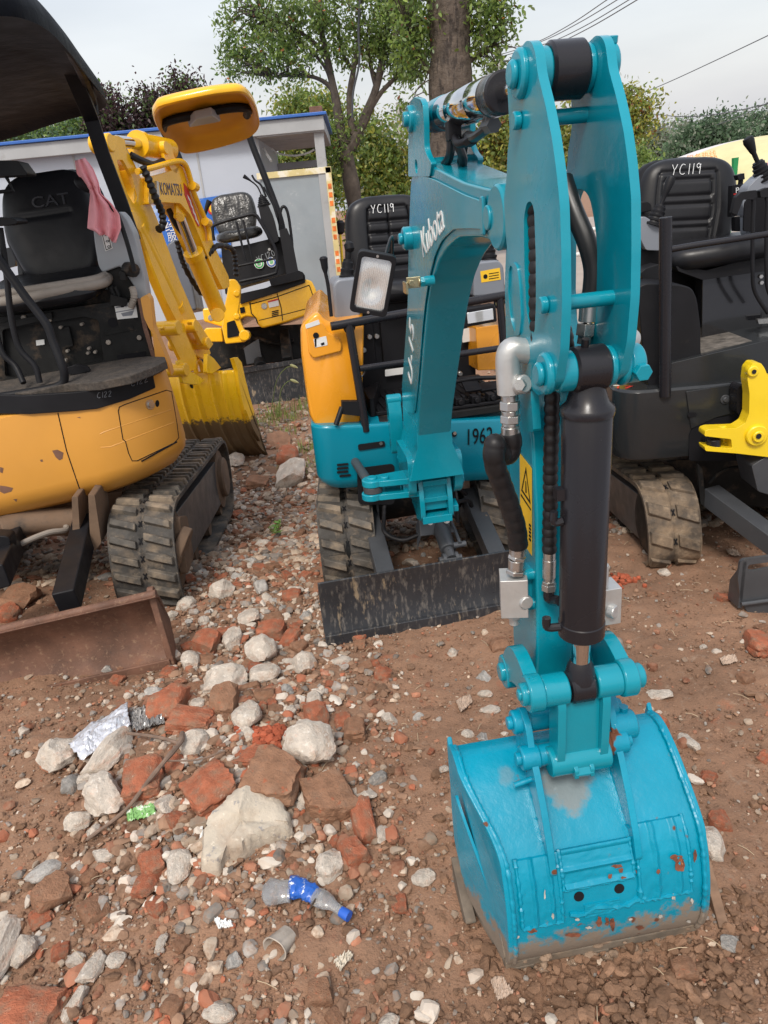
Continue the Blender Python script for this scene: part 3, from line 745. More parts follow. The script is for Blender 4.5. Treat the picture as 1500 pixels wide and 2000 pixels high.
b.cyl((1.448, -.062, .452), (1.448, .062, .452), .03, n=28, bev=.003); b.slab(fillet([(1.46, .47), (1.485, .45), (1.485, .43), (1.45, .43)], .004), 1, -.02, -.012); b.slab(fillet([(1.46, .47), (1.485, .45), (1.485, .43), (1.45, .43)], .004), 1, .012, .02)
b.slab(fillet([(1.475, .455), (1.487, .44), (1.475, .425)], .003), 1, -.018, .018)
b.build('bucket_link', 'teal', EX, bev=.004)
# ---- bucket
BM_ = BF
back = [(1.302, .405), (1.345, .415), (1.40, .392), (1.46, .347), (1.502, .310), (1.522, .288), (1.538, .258), (1.552, .215), (1.562, .165), (1.565, .115), (1.561, .075), (1.549, .043), (1.530, .022)]
def even(P, n):
    L = [0.]
    for a, c in zip(P, P[1:]): L.append(L[-1] + (c - a).length)
    out = []
    for i in range(n + 1):
        t = L[-1] * i / n; k = min(len(P) - 2, max(j for j in range(len(L)) if L[j] <= t + 1e-9)); out.append(P[k].lerp(P[k + 1], (t - L[k]) / max(1e-9, L[k + 1] - L[k])))
    return out
backc = even(catmull([Vector((x, 0, z)) for x, z in back], 4), 42)
W2 = .222
def sm_(t): t = max(0., min(1., t)); return t * t * (3 - 2 * t)
def YL(x): return -(.226 - .046 * sm_((x - 1.37) / .17))
def YR(x): return .226 + .004 * sm_((x - 1.37) / .17)
b = MB(BF)
rings = []
for i, q in enumerate(backc):
    a0 = backc[max(0, i - 1)]; a1 = backc[min(len(backc) - 1, i + 1)]; d = (a1 - a0).normalized(); nn = Vector((-d.z, 0, d.x))
    if i < 3: nn = Vector((0, 0, 1))
    if nn.x < 0 and i > 3: nn = -nn
    inner = q - nn * .010
    A0_, A1_ = YL(q.x), YR(q.x); dn = lambda y_: .0022 * noise.noise(Vector((y_ * 14, i * .22, 3)))
    rings.append([(q.x + dn(A0_ + (A1_ - A0_) * k / 10), A0_ + (A1_ - A0_) * k / 10, q.z) for k in range(11)] + [(inner.x, A1_, inner.z), (inner.x, 0, inner.z), (inner.x, A0_, inner.z)])
b.loft(rings)
bk = b.build('bucket', 'teal_bucket', EX)
# side plates with curved rim, proud of the shell
side = [(q.x + .005 * (1 if i > 4 else 0), q.z + (.006 if i < 22 else 0)) for i, q in enumerate(backc)]
lipf = [(1.50, .012), (1.42, .04), (1.34, .085), (1.295, .13), (1.285, .20), (1.288, .30), (1.285, .395), (1.292, .425)]
b = MB(BF)
for sg in (-1, 1):
    n0 = len(b.bm.verts); b.slab(side + lipf, 1, 0, 1)
    b.bm.verts.ensure_lookup_table(); Mi_ = b.M.inverted()
    for v in list(b.bm.verts)[n0:]:
        q = Mi_ @ v.co; e = YL(q.x) if sg < 0 else YR(q.x); q.y = e - sg * .003 if q.y < .5 else e + sg * .008; v.co = b.M @ q
b.build('side_plate', 'teal_bucket', bk, bev=.003)
b = MB(BF)
for sg in (-1, 1):   # weld beads following the rim
    pts = [(q.x + .004 + random.uniform(-.001, .002), (YL(q.x) if sg < 0 else YR(q.x)) - sg * .005, q.z + .002) for q in backc]
    b.tube(pts, .0065, 8, 3, rf=lambda a, t: .0052 + .0022 * noise.noise(Vector((a * 70, sg, 3))) + .0006 * math.sin(a * 420))
# reinforcing panel on the left side
b.slab(fillet([(1.36, .335), (1.40, .31), (1.51, .14), (1.545, .05), (1.53, .03), (1.42, .07), (1.36, .13)], .02), 1, 2., 3.)
for v in b.bm.verts:
    q = b.M.inverted() @ v.co
    if q.y > 1.5:
        o_s = 1 if q.y < 2.5 else 2; q.y = YL(q.x) - .006 * o_s; v.co = b.M @ q
b.build('weld_bead', 'teal_bucket', bk)
# ears carrying the pins
b = MB(BF)
for sg in (-1, 1):
    y0, y1 = sg * .088 - .007, sg * .088 + .007
    o_ = [(1.345, .40), (1.335, .47), (1.345, .515), (1.375, .535), (1.41, .515), (1.43, .47), (1.46, .435), (1.50, .375), (1.537, .305), (1.552, .262), (1.535, .25), (1.49, .32), (1.44, .37), (1.40, .39)]
    b.slab(fillet(o_, .012), 1, y0, y1)
    for c in (Vector((1.372, 0, .50)), Vector((1.425, 0, .452))):
        b.cyl((c.x, sg * .073, c.z), (c.x, sg * .112, c.z), .025, n=24, bev=.003); b.cyl((c.x, sg * .11, c.z), (c.x, sg * .122, c.z), .0135, n=20, bev=.002)
b.cyl((1.372, -.08, .50), (1.372, .08, .50), .024, n=28); b.cyl((1.425, -.08, .452), (1.425, .08, .452), .022, n=28)
b.cyl((1.44, -.09, .41), (1.445, -.132, .405), .006, n=12)
b.cyl((1.40, .085, .47), (1.40, .14, .47), .03, n=24, bev=.004); b.hexn((1.39, .12, .495), (1.39, .12, .508), .011)
b.build('hinge_ear', 'teal_bucket', bk, bev=.003)
# wear plates with folded ribs and rough welds on the back
def backp(y, t, h=0.):
    i = t * (len(backc) - 1); k = min(int(i), len(backc) - 2); q = backc[k].lerp(backc[k + 1], i - k); d = (backc[k + 1] - backc[k]).normalized(); nn = Vector((-d.z, 0, d.x))
    if nn.x < 0: nn = -nn
    if nn.z < 0 and t < .6: nn = -nn
    return (q.x + nn.x * h, y, q.z + nn.z * h)
b = MB(BF)
def wear(y0, y1, t0, t1, ribs, vert, h=.0045):
    ny, nt = 60, 40
    g = []
    for j in range(nt + 1):
        row = []
        for i in range(ny + 1):
            u, w = i / ny, j / nt
            hh = h if 0 < i < ny and 0 < j < nt else -.002
            for c_, wd in ribs:
                x = (u if vert else w) - c_
                hh += .006 * max(0, 1 - abs(x) / wd) ** .8 * (1 if 0 < i < ny and 0 < j < nt else 0)
            hh += .0009 * noise.noise(Vector((u * 8 + y0 * 40, w * 8, 0)))
            row.append(backp(y0 + (y1 - y0) * u + .002 * noise.noise(Vector((w * 9, y0 * 30, 2))), t0 + (t1 - t0) * w, hh))
        g.append(row)
    b.sheet(g)
wear(-.158, -.075, .475, .74, [(.35, .07), (.78, .07)], True)
wear(-.068, .078, .47, .615, [(.06, .09), (.5, .08), (.95, .09)], False)
wear(.088, .196, .43, .72, [(.35, .07), (.78, .07)], True)
wear(-.03, .045, .69, .75, [], False, .003)
from mathutils.bvhtree import BVHTree
wv_ = [b.M @ v.co for v in b.bm.verts]; b.bm.verts.index_update(); BW = BVHTree.FromPolygons([v.co.copy() for v in b.bm.verts], [[v.index for v in f.verts] for f in b.bm.faces])
b.build('wear_plate', 'teal_bucket', bk, recalc=False)
BS = BVHTree.FromPolygons([v.co.copy() for v in bk.data.vertices], [list(p.vertices) for p in bk.data.polygons])
def bkhit(u, v, off):
    d = ray(u, v).normalized(); best = None; off += .004
    for t_ in (BW, BS):
        loc, n, i, dist = t_.ray_cast(CAM, d)
        if loc is not None and (best is None or dist < best[1]): best = (loc - d * off, dist)
    return best[0] if best else None
rn = random.Random(4)
def chip(b, u, v, ru, rv, n=14, rot=0.):
    P = []
    for k in range(n):
        a = 2 * math.pi * k / n; q = rn.uniform(.6, 1.15); x, y = ru * q * math.cos(a), rv * q * math.sin(a)
        p = bkhit(u + x * math.cos(rot) - y * math.sin(rot), v + x * math.sin(rot) + y * math.cos(rot), .0012)
        if p is None: return
        P.append(p)
    b.f([b.v(p) for p in P])
M['rustchip'] = mat('bare rust chip', (.17, .055, .028), .9, var=.5, vscale=60, dirt=[((.42, .16, .06), 90, .6, .05, .8)])
M['scrape'] = mat('scraped pale mark', (.42, .40, .36), .8, var=.3, vscale=60)
cb = MB()
for q in ((1330, 1690, 11, 18), (1322, 1676, 14, 7), (1358, 1672, 4, 12), (1205, 1692, 13, 4), (1213, 1700, 5, 6), (1192, 1712, 4, 6), (1240, 1702, 5, 5), (1217, 1714, 7, 3), (1286, 1702, 4, 6), (1170, 1802, 6, 12), (1196, 1806, 5, 14), (1186, 1800, 4, 9), (1040, 1818, 9, 6), (960, 1700, 3, 5), (932, 1740, 4, 6), (1120, 1826, 16, 5), (1250, 1812, 8, 5)): chip(cb, *q)
cb.build('rust_chip', 'rustchip', bk, recalc=False)
cb = MB()
for q in ((1316, 1752, 4, 7), (1064, 1748, 2, 10), (1080, 1790, 3, 6), (1128, 1796, 5, 3), (1150, 1812, 8, 3), (1232, 1796, 4, 3), (1290, 1790, 4, 4), (1010, 1830, 6, 4), (1352, 1760, 3, 6), (1345, 1800, 5, 3)): chip(cb, *q)
cb.build('scrape_mark', 'scrape', bk, recalc=False)
b = MB(BF)
def bead(pts, r=.0042):
    b.tube(pts, r, 7, 4, rf=lambda a, t: r * (1 + .9 * noise.noise(Vector((a * 120, r * 900, pts[0][1] * 50))) + .12 * math.sin(a * 520)))
for y0, y1, t0, t1 in ((-.158, -.075, .475, .74), (-.068, .078, .47, .615), (.088, .196, .43, .72)):
    bead([backp(y0, t0 + (t1 - t0) * k / 8, .003) for k in range(9)]); bead([backp(y1, t0 + (t1 - t0) * k / 8, .003) for k in range(9)])
    bead([backp(y0 + (y1 - y0) * k / 6, t1, .003) for k in range(7)])
for sg in (-1, 1): bead([backp(sg * .088 + .012 * k_, .22 + .22 * i / 6, .002) for k_ in (0,) for i in range(7)], .006); bead([backp(sg * .088, .43, .002), backp(sg * .088 + .006, .44, .003), backp(sg * .088 - .006, .45, .003)], .010)
bead([backp(-.06 + .03 * i, .72 + .012 * math.sin(i * 2.2), .001) for i in range(7)], .005)
b.build('weld_line', 'teal_bucket', bk)
b = MB(BF)
for y in (-.038, .046):
    a = Vector(backp(y, .655, -.003)); c = Vector(backp(y, .655, .0009)); b.cyl(a, c, .0105, n=20)
b.build('drain_hole', 'blackmark', bk)
# lip and teeth, caked with soil
def cake():
    rr0 = np.random.default_rng(3); vv = []; ff = []
    bm_ = bmesh.new(); bmesh.ops.create_icosphere(bm_, subdivisions=2, radius=1.); bm_.verts.ensure_lookup_table()
    bv0 = np.array([q.co[:] for q in bm_.verts]); bf0 = [[q.index for q in p.verts] for p in bm_.faces]; bm_.free()
    for i in range(130):
        y = rr0.uniform(-.185, .225); s0 = rr0.uniform(.004, .013); c = BF @ Vector((1.553 - rr0.uniform(0, .045), y, rr0.uniform(.0, .045) if i % 3 else rr0.uniform(-.01, .01)))
        v = bv0 * s0 * np.array([rr0.uniform(.7, 1.5), rr0.uniform(.5, .9), rr0.uniform(.5, 1.)]) * (1 + rr0.normal(0, .10, (len(bv0), 1))); k = len(vv)
        vv += (v + np.array(c)).tolist(); ff += [[q + k for q in f] for f in bf0]
    me = bpy.data.meshes.new('caked_mud'); me.from_pydata(vv, [], ff); me.polygons.foreach_set('use_smooth', [False] * len(ff)); o = mesh_obj('caked_mud', me, mat('wet caked mud', (.21, .145, .10), .95, var=.4, vscale=30, bump=(80, 1., .004)), bk); o['kind'] = 'stuff'
cake()
M['lipmud'] = mat('worn lip steel', (.13, .105, .08), .85, var=.4, vscale=14, bump=(60, .6, .003), dirt=[((.01, .17, .23), 9, .60, .1, .7), ((.25, .18, .12), 12, .5, .2, .7)])
b = MB(BF)
b.slab(fillet([(1.550, .042), (1.548, .02), (1.53, .0), (1.50, .0), (1.49, .015), (1.52, .03)], .004), 1, -.190, W2 + .006)
b.build('bucket_lip', 'lipmud', bk, bev=.003)
for y in (-.158, .005, .175):
    b = MB(BF)
    b.loft([[(x + dx, y + s_ * w, z + dz) for dx, dz, s_ in ((-.02, .012, -1), (.02, .012, -1), (.02, .012, 1), (-.02, .012, 1))] for x, z, w in ((1.53, .012, .032), (1.525, -.012, .032), (1.505, -.045, .018))])
    b.build('bucket_tooth', 'lipmud', bk, bev=.006)
b = MB(BF)   # side cutter at the left
b.slab(fillet([(1.45, .045), (1.40, .06), (1.35, .085), (1.31, .10), (1.33, .03), (1.40, -.0)], .01), 1, -W2 - .026, -W2 - .002)
b.build('side_cutter', 'lipmud', bk, bev=.003)
# ---- teal excavator: undercarriage, blade, body
EB = frame((.22, 2.45, 0), 9.3)
def eh(u, v, y): return hit(EB, u, v, 1, y)
def epx(px, y): return [(p.x, p.z) for p in (eh(u, v, y) for u, v in px)]
def eobj(b, *a, **k): return b.build(*a, **k)
TR = thing('t', None, None); bpy.data.objects.remove(TR)
UC = bpy.data.objects.new('undercarriage', None); COL.objects.link(UC); UC.parent = EX; q_ = EB @ hit(EB, 624, 1080, 1, .36)
UC.matrix_local = frame((q_.x, q_.y, -.01), 1.5, 0, -4)
track(UC, 0, .235, (0, 1.45), .385, .175, 'track', 'lug', nlug=42)
track(UC, .70, .935, (0.1, 1.45), .385, .175, 'track', 'lug', nlug=42)
def bladeshape(b, x0, x1, zt, zb=0.01, nx=2, depth=.05, th=.012, y0=0.):
    rows = []
    for i in range(nx):
        x = x0 + (x1 - x0) * i / (nx - 1)
        f = []; k_ = []
        for j in range(9):
            t = j / 8; z = zb + (zt - zb) * t; y = y0 + depth * math.sin(math.pi * t) * .55 + .0 * t
            f.append((x, y, z)); k_.append((x, y + th, z))
        rows.append(f + k_[::-1])
    b.loft(rows)
b = MB(EB)
bladeshape(b, -.49, .50, .262)
bl_ = b.build('dozer_blade', 'blade', EX, bev=.002)
b = MB(EB); b.box((.005, -.004, .022), (.985, .012, .045)); b.build('cutting_edge', 'blade', bl_, bev=.003)
b = MB(EB)
for sg, x in ((-1, -.215), (1, .245)):
    P = [Vector((x, .075, .11)), Vector((x + .02, .60, .27))]
    b.tube(P, .036, smooth=0, sq=(1, 1))
    for s2 in (-1, 1): b.slab(fillet([(.52, .16), (.66, .20), (.66, .36), (.60, .38), (.52, .30)], .03), 0, x + s2 * .052 - .006, x + s2 * .052 + .006)
b.build('blade_arm', 'darkgrey', EX, bev=.004)
b = MB(EB)
b.box((.01, 1.0, .24), (.50, .55, .16)); b.cyl((-.25, .72, .25), (.25, .72, .25), .085); b.box((.01, 1.0, .355), (.7, .5, .05)); b.cyl((.01, 1.0, .37), (.01, 1.0, .44), .26, n=36)
b.build('chassis_frame', 'grime', EX, bev=.006)
# blade cylinder with cover plate
b = MB(EB)
pa, pb = eh(888, 1100, .045), eh(850, 1000, .34)
dd = (pb - pa)
pa = pa + Vector((0, .04, 0)); dd = pb - pa
b.cyl(pa + dd * .18, pb, .032, n=24, bev=.003); b.cyl(pa, pa + dd * .2, .02)
for s2 in (-1, 1): b.slab(fillet([(.05, .13), (.10, .13), (.10, .21), (.08, .225), (.05, .20)], .02), 0, pa.x + s2 * .034 - .006, pa.x + s2 * .034 + .006)
b.cyl((pa.x - .045, pa.y + .02, pa.z - .01), (pa.x + .045, pa.y + .02, pa.z - .01), .014); b.cyl((pa.x - .03, pa.y + .02, pa.z - .01), (pa.x + .03, pa.y + .02, pa.z - .01), .026)
b.tube([pa + Vector((.045, .03, .045)), pa + dd * .6 + Vector((.045, 0, .02)), pa + dd * .95 + Vector((.03, 0, .02))], .007)
b.cyl(pa + Vector((.02, .04, .035)), pa + Vector((.07, .04, .035)), .012)
bcy = b.build('blade_cylinder', 'darkgrey', EX)
b = MB(EB)
q = [eh(818, 1010, .26), eh(880, 1000, .26), eh(890, 1040, .23), eh(822, 1048, .23)]
b.loft([[p for p in q], [p + Vector((0, .012, .006)) for p in q]]); 
b.loft([[q[0], q[3], q[3] + Vector((-.015, .02, -.06)), q[0] + Vector((-.01, .03, -.05))], [x + Vector((.006, .006, 0)) for x in (q[0], q[3], q[3] + Vector((-.015, .02, -.06)), q[0] + Vector((-.01, .03, -.05)))]])
b.loft([[q[1], q[2], q[2] + Vector((.01, .02, -.05)), q[1] + Vector((.01, .03, -.05))], [x + Vector((-.006, .006, 0)) for x in (q[1], q[2], q[2] + Vector((.01, .02, -.05)), q[1] + Vector((.01, .03, -.05)))]])
b.build('cylinder_guard', 'darkgrey', bcy, bev=.003)
b = MB(EB)
for px in ((840, 1019), (872, 1016)):
    p = eh(*px, .24); b.hexn(p, p + Vector((0, -.012, .003)), .010); b.cyl(p, p + Vector((0, -.004, .001)), .013)
b.build('guard_bolt', 'zinc', bcy)
b = MB(EB)
b.hose([eh(752, 960, .5), eh(750, 1010, .40), eh(752, 1040, .32), eh(785, 1055, .28), eh(818, 1045, .26)], .009, pitch=.012)
b.tube([eh(885, 1010, .27), eh(888, 985, .32), eh(915, 978, .42), eh(925, 1000, .5)], .009)
b.tube([eh(870, 930, .5), eh(890, 950, .45), eh(910, 965, .5)], .009)
b.build('blade_hose', 'hose', bcy)
b = MB(EB); b.cyl(eh(838, 965, .40), eh(856, 975, .30), .022, bev=.003); b.cyl(eh(852, 985, .30), eh(850, 1000, .28), .012); b.cyl(eh(850, 960, .34), eh(862, 962, .34), .03, bev=.002)
b.build('swivel_joint', 'darkgrey', bcy)

# ---- swing bracket (castings round the vertical pin)
def bx(u, v, x): return hit(BF, u, v, 0, x)
b = MB(BF)
def bxs(px, x0, x1):
    P = [bx(u, v, x1) for u, v in px]; b.slab([(p.y, p.z) for p in P], 0, x0, x1)
for sg in (-1, 1):
    b.slab(fillet([(-.06, .60), (.04, .62), (.10, .585), (.125, .50), (.125, .43), (.05, .40), (-.08, .44)], .02), 1, sg * .052 - .009, sg * .052 + .009)
b.slab(fillet([(.085, .455), (.10, .455), (.10, .585), (.085, .585)], .003), 1, -.043, .043)
b.box((.03, 0, .425), (.19, .11, .028)); b.box((.03, 0, .50), (.17, .10, .018)); b.box((-.05, 0, .52), (.04, .10, .2))
b.slab([(.118, .575), (.118, .555), (.06, .56), (.06, .585)], 1, -.045, .045)
b.cyl((.03, 0, .51), (.03, 0, .60), .05, n=30, bev=.003); b.cyl((.01, 0, .39), (.01, 0, .44), .06, n=30, bev=.003)
sw = b.build('swing_bracket', 'teal', EX, bev=.005)
b = MB(BF); b.cyl((.03, 0, .595), (.03, 0, .602), .036, n=30); b.build('swing_pin_cap', 'zinc', sw, bev=.001)
b = MB(BF)
P1_ = bx(727, 942, .06); P2_ = bx(727, 968, .06)
for (pp, dz) in ((P1_, 0), (P2_, 0)):
    rr_ = [(pp.y - .01, -.03), (pp.y + .02, .035), (-.05, .05), (-.045, -.06), (pp.y + .02, -.042)]
    b.slab(fillet([(.06 + y_, x_) for x_, y_ in rr_], .012), 2, pp.z - .010, pp.z + .012)
    b.cyl((.06, pp.y, pp.z - .012), (.06, pp.y, pp.z + .014), .038, n=28, bev=.003)
b.cyl((.06, P1_.y, P1_.z), (.06, P1_.y, P1_.z + .022), .02, bev=.003); b.cyl((.075, P1_.y + .045, P1_.z), (.075, P1_.y + .045, P1_.z + .024), .016, bev=.003)
b.slab([(-.05, P1_.z), (-.05, P2_.z), (P1_.y + .05, P2_.z), (P1_.y + .05, P1_.z)], 0, .02, .034)
b.build('swing_arm_lug', 'teal', sw, bev=.004)
b = MB(BF); b.cyl((.06, P1_.y, P2_.z + .014), (.06, P1_.y, P1_.z - .012), .035, bev=.003); b.cyl((.06, P1_.y, (P1_.z + P2_.z) / 2), (-.30, P1_.y - .03, (P1_.z + P2_.z) / 2), .018); b.build('swing_cylinder_rod', 'darkgrey', sw)
b = MB(BF)
g_ = bx(870, 950, .07); b.slab(fillet([(.05, .47), (.10, .46), (.10, .435), (.05, .44)], .003), 1, .06, .085); b.build('bracket_tab', 'teal', sw, bev=.002)
b = MB(BF)   # rear link beside the boom foot
b.slab(fillet([(-.16, .60), (-.14, .76), (-.16, .835), (-.19, .835), (-.20, .76), (-.21, .60)], .02), 1, -.11, -.06); b.cyl((-.172, -.112, .815), (-.172, -.055, .815), .02, bev=.003)
b.build('boom_cylinder_lug', 'teal', boom, bev=.006)

# ---- body
def rrect(x0, x1, y0, y1, r, n=6):
    out = []
    for cx, cy, a0 in ((x0 + r[0], y0 + r[0], 180), (x1 - r[1], y0 + r[1], 270), (x1 - r[2], y1 - r[2], 0), (x0 + r[3], y1 - r[3], 90)):
        rr = r[[180, 270, 0, 90].index(a0)]
        for k in range(n + 1):
            a = R(a0 + 90 * k / n); out.append((cx + rr * math.cos(a), cy + rr * math.sin(a)))
    return out
b = MB(EB)
rings = []
for z, ins in ((.405, .035), (.43, .012), (.46, .0), (.672, .0), (.682, .006)):
    pts = rrect(-.405 + ins, .50 - ins, .44 + ins, 1.35, (.075, .075, .35, .35), 8)
    rings.append([(x + .13 * max(0, y - .5), y, z - .045 * (x / .45)) for x, y in pts])
b.loft(rings)
body = b.build('body_shell', 'teal_body', EX, bev=.004)
def decal(b, px, y, t=.002, r=.004, holes=()):
    b.slab(fillet(epx(px, y), r), 1, y - t, y, holes=holes)
b = MB(EB)
decal(b, [(699, 868), (751, 861), (752, 872), (700, 880)], .4375, .0035, .008)
for k in range(4):
    x = 658 + (k % 2) * 5 - (5 if k in (1,) else 0); y = 906 + 7.2 * k
    decal(b, [(x, y), (x + 22, y - 2), (x + 22, y + 2), (x, y + 4)], .4375, .0035, .003)
c = eh(887, 848, .4375); b.cyl(c, c + Vector((0, -.0035, 0)), .011)
b.slab(fillet(epx([(697, 922), (708, 913), (770, 905), (770, 985), (700, 985)], .438), .02), 1, .434, .4385)
b.build('body_opening', 'blackmark', body)
b = MB(EB)
for px in ((744, 866), (888, 846)):
    c = eh(*px, .434); b.hexn(c + Vector((0, .004, 0)), c + Vector((0, -.004, 0)), .0075)
b.build('body_bolt', 'zinc', body)
a = eh(903, 857, .4365); c = eh(965, 851, .4365); m0 = (a + c) / 2
text('number_1962', '1962', .098, EB @ plane_m(m0 + Vector((.004, -.001, .001)), c - a, (.0, 0, 1)), 'blackmark', body, sx=.62, depth=.0008)
# black deck edge and floor
b = MB(EB)
b.slab(fillet([(-.37, .47), (.46, .47), (.47, 1.2), (-.36, 1.2)], .05), 2, .665, .695)
deck = b.build('deck_plate', 'grime', EX, bev=.004)
b = MB(EB)
b.slab(fillet([(-.13, .56), (.44, .56), (.44, .93), (-.13, .93)], .02), 2, .697, .712)
for k in range(17): b.box((-.11 + .033 * k, .745, .714), (.012, .34, .006))
b.build('rubber_floor_mat', 'black', deck, bev=.002)
b = MB(EB)
for px0, px1, w in (((1030, 770), (960, 772), .02), ((975, 800), (905, 808), .015)): pass
b.box((.40, .60, .745), (.13, .06, .016), rot=Matrix.Rotation(R(20), 3, 'X')); b.box((.30, .60, .765), (.07, .09, .012), rot=Matrix.Rotation(R(25), 3, 'X')); b.box((.20, .62, .74), (.06, .1, .012), rot=Matrix.Rotation(R(25), 3, 'X'))
for x in (.15, .22, .29, .36, .43): b.box((x, .53, .722), (.03, .05, .03)); b.cyl((x, .50, .725), (x, .48, .725), .011); b.box((x + .03, .56, .712), (.012, .04, .05))
b.tube([(.17, .62, .78), (.32, .62, .785), (.42, .60, .78)], .010); b.box((.30, .63, .79), (.10, .03, .012)); b.box((.12, .50, .71), (.05, .03, .03)); b.box((.26, .49, .705), (.44, .012, .012))
b.slab(fillet([(-.15, .55), (-.13, .55), (-.05, .85), (-.14, .75)], .01), 2, .70, .775)
b.build('foot_pedals', 'black', deck, bev=.003)
b = MB(EB)
b.slab(fillet([(.47, .66), (.60, .66), (.60, .96), (.47, .70)], .01), 0, -.19, -.175)
b.build('side_kick_plate', 'black', deck, bev=.003)
# seat riser with panels
b = MB(EB)
b.box((.12, .99, .90), (.62, .12, .42)); b.box((.12, 1.08, 1.12), (.50, .36, .05)); b.box((-.11, .925, .93), (.14, .02, .20)); b.box((.10, .925, .93), (.22, .02, .22))
riser = b.build('seat_riser', 'black', EX, bev=.006)
b = MB(EB)
for px in ((722, 658), (736, 657), (730, 762), (899, 730), (711, 684)):
    c = eh(*px, .905); b.cyl(c + Vector((0, .02, 0)), c + Vector((0, -.006, 0)), .011, bev=.002)
b.build('riser_bolt', 'zinc', riser)
b = MB(EB)
decal(b, [(903, 643), (920, 639), (921, 666), (903, 669)], .905); decal(b, [(752, 722), (790, 717), (790, 730), (752, 735)], .905)
b.build('riser_sticker', 'white', riser)
# right side orange cover piece and headlight
b = MB(EB)
b.slab(fillet(epx([(930, 640), (973, 634), (975, 655), (975, 722), (933, 724)], .80), .006), 1, .80, 1.1)
b.build('right_cover', 'orange', EX, bev=.008)
b = MB(EB)
b.slab(fillet(epx([(905, 605), (968, 594), (971, 628), (908, 640)], .60), .006), 1, .60, .66); lf = b.build('front_lamp', 'black', EX, bev=.004)
b = MB(EB)
b.slab(fillet(epx([(911, 611), (962, 602), (964, 624), (913, 633)], .60), .004), 1, .594, .60); b.build('front_lamp_lens', 'lens', lf, bev=.003)
# orange side cover (left)
b = MB(EB)
oc = epx([(588, 640), (598, 626), (613, 612), (622, 609), (634, 622), (648, 630), (712, 622), (711, 700), (708, 800), (703, 836), (640, 842), (618, 836), (606, 815), (598, 760), (589, 690)], .50)
ring0 = catmull([Vector((x, 0, z)) for x, z in fillet(oc, .02, 3)], 1, True)
cx = sum(p.x for p in ring0) / len(ring0); cz = sum(p.z for p in ring0) / len(ring0)
def rg(y, k, dz=0.): return [(cx + (p.x - cx) * k + .15 * max(0, y - .53), y, cz + (p.z - cz) * k + dz) for p in ring0]
b.loft([rg(.492, .93), rg(.496, .965), rg(.508, .99), rg(.53, 1.), rg(.80, 1.02), rg(1.1, 1.02, .02), rg(1.25, .95, .0)])
oc_ = b.build('side_cover', 'orange', EX, ang=50)
b = MB(EB)
pn = fillet(epx([(597, 640), (612, 628), (628, 628), (640, 648), (660, 658), (668, 672), (666, 686), (612, 700), (603, 690)], .488), .008)
b.slab(pn, 1, .478, .505)
b.build('cap_panel', 'orange', oc_, bev=.007, seg=3)
b = MB(EB)
decal(b, [(612, 662), (637, 656), (640, 674), (615, 679)], .4775, .001); decal(b, [(596, 634), (622, 624), (625, 633), (598, 642)], .4775, .001, .002)
b.build('cover_sticker', 'white', oc_)
b = MB(EB)
decal(b, [(626, 671), (633, 668), (634, 673), (628, 675)], .476, .0006, .001); c = eh(617, 655, .477); b.cyl(c, c + Vector((0, -.004, 0)), .011); decal(b, [(614, 662), (618, 661), (618, 677), (615, 678)], .476, .0006, .0005)
b.build('cap_keyhole', 'blackmark', oc_)
# footrest bracket on the cover
b = MB(EB)
b.slab(fillet(epx([(667, 783), (700, 783), (704, 812), (668, 808)], .45), .003), 1, .44, .47); b.tube([eh(668, 795, .45), eh(656, 830, .43)], .011)
b.build('foot_peg', 'black', EX, bev=.003)
# guard frame of round tube
b = MB(EB)
yb = .45
b.tube([eh(646, 638, yb), eh(990, 576, yb)], .0165, 16, 0); b.tube([eh(703, 720, yb), eh(990, 678, yb)], .0125, 14, 0)
b.tube([eh(681, 632, yb), eh(715, 842, yb)], .0165, 16, 0); b.tube([eh(976, 582, yb), eh(996, 800, yb)], .0155, 16, 0)
b.build('guard_rail', 'charcoal', EX)
b = MB(EB)
for px in ((682, 634), (976, 586), (703, 720), (983, 684)):
    c = eh(*px, yb); b.tube([c + Vector((.02 * math.cos(a), 0.004, .02 * math.sin(a) - .012)) for a in (0, 1, 2, 3, 4, 5)], .004, 6, 3, closed=True)
b.build('rail_weld', 'charcoal', EX)

# ---- seats: pillow shaped back with piping
def pillow(b, M2, w, h, t, pan=(), top=.9, bot=.8, nx=36, ny=40, grooves=(), wrinkle=0.):
    """upholstered panel in the local x-y plane of M2 facing +z; grooves (kind, pos, a, b)"""
    g1 = []; g2 = []
    for j in range(ny + 1):
        v = j / ny; y = (v - .5) * h
        ww = w * (bot + (1 - bot) * min(1, v * 2.2) if v < .5 else 1 - (1 - top) * max(0, (v - .55) / .45) ** 1.6)
        ww *= min(1, (max(1e-4, 1 - abs(2 * v - 1) ** 7)) ** .35)
        r1 = []; r2 = []
        for i in range(nx + 1):
            u = 2 * i / nx - 1; x = u * ww / 2
            e = max(0, 1 - abs(u) ** 5) ** .5 * max(0, 1 - abs(2 * v - 1) ** 7) ** .5
            z = t * .5 * e + .012 * (abs(u) ** 2) * e
            for k, pos, lo, hi, dp in grooves:
                c = abs((u if k == 'v' else v) - pos); oth = v if k == 'v' else u
                if lo < oth < hi: z -= dp * math.exp(-(c / .022) ** 2) * e
            if wrinkle: z += wrinkle * noise.noise(Vector((x * 22, y * 9, 1.7))) * e + wrinkle * .7 * abs(noise.noise(Vector((x * 60, y * 40, 4)))) * e
            r1.append((x, y, z)); r2.append((x, y, -t * .45 * e))
        g1.append(r1); g2.append(r2)
    old = b.M; b.M = old @ M2; b.sheet(g1); b.sheet([r[::-1] for r in g2]); b.M = old
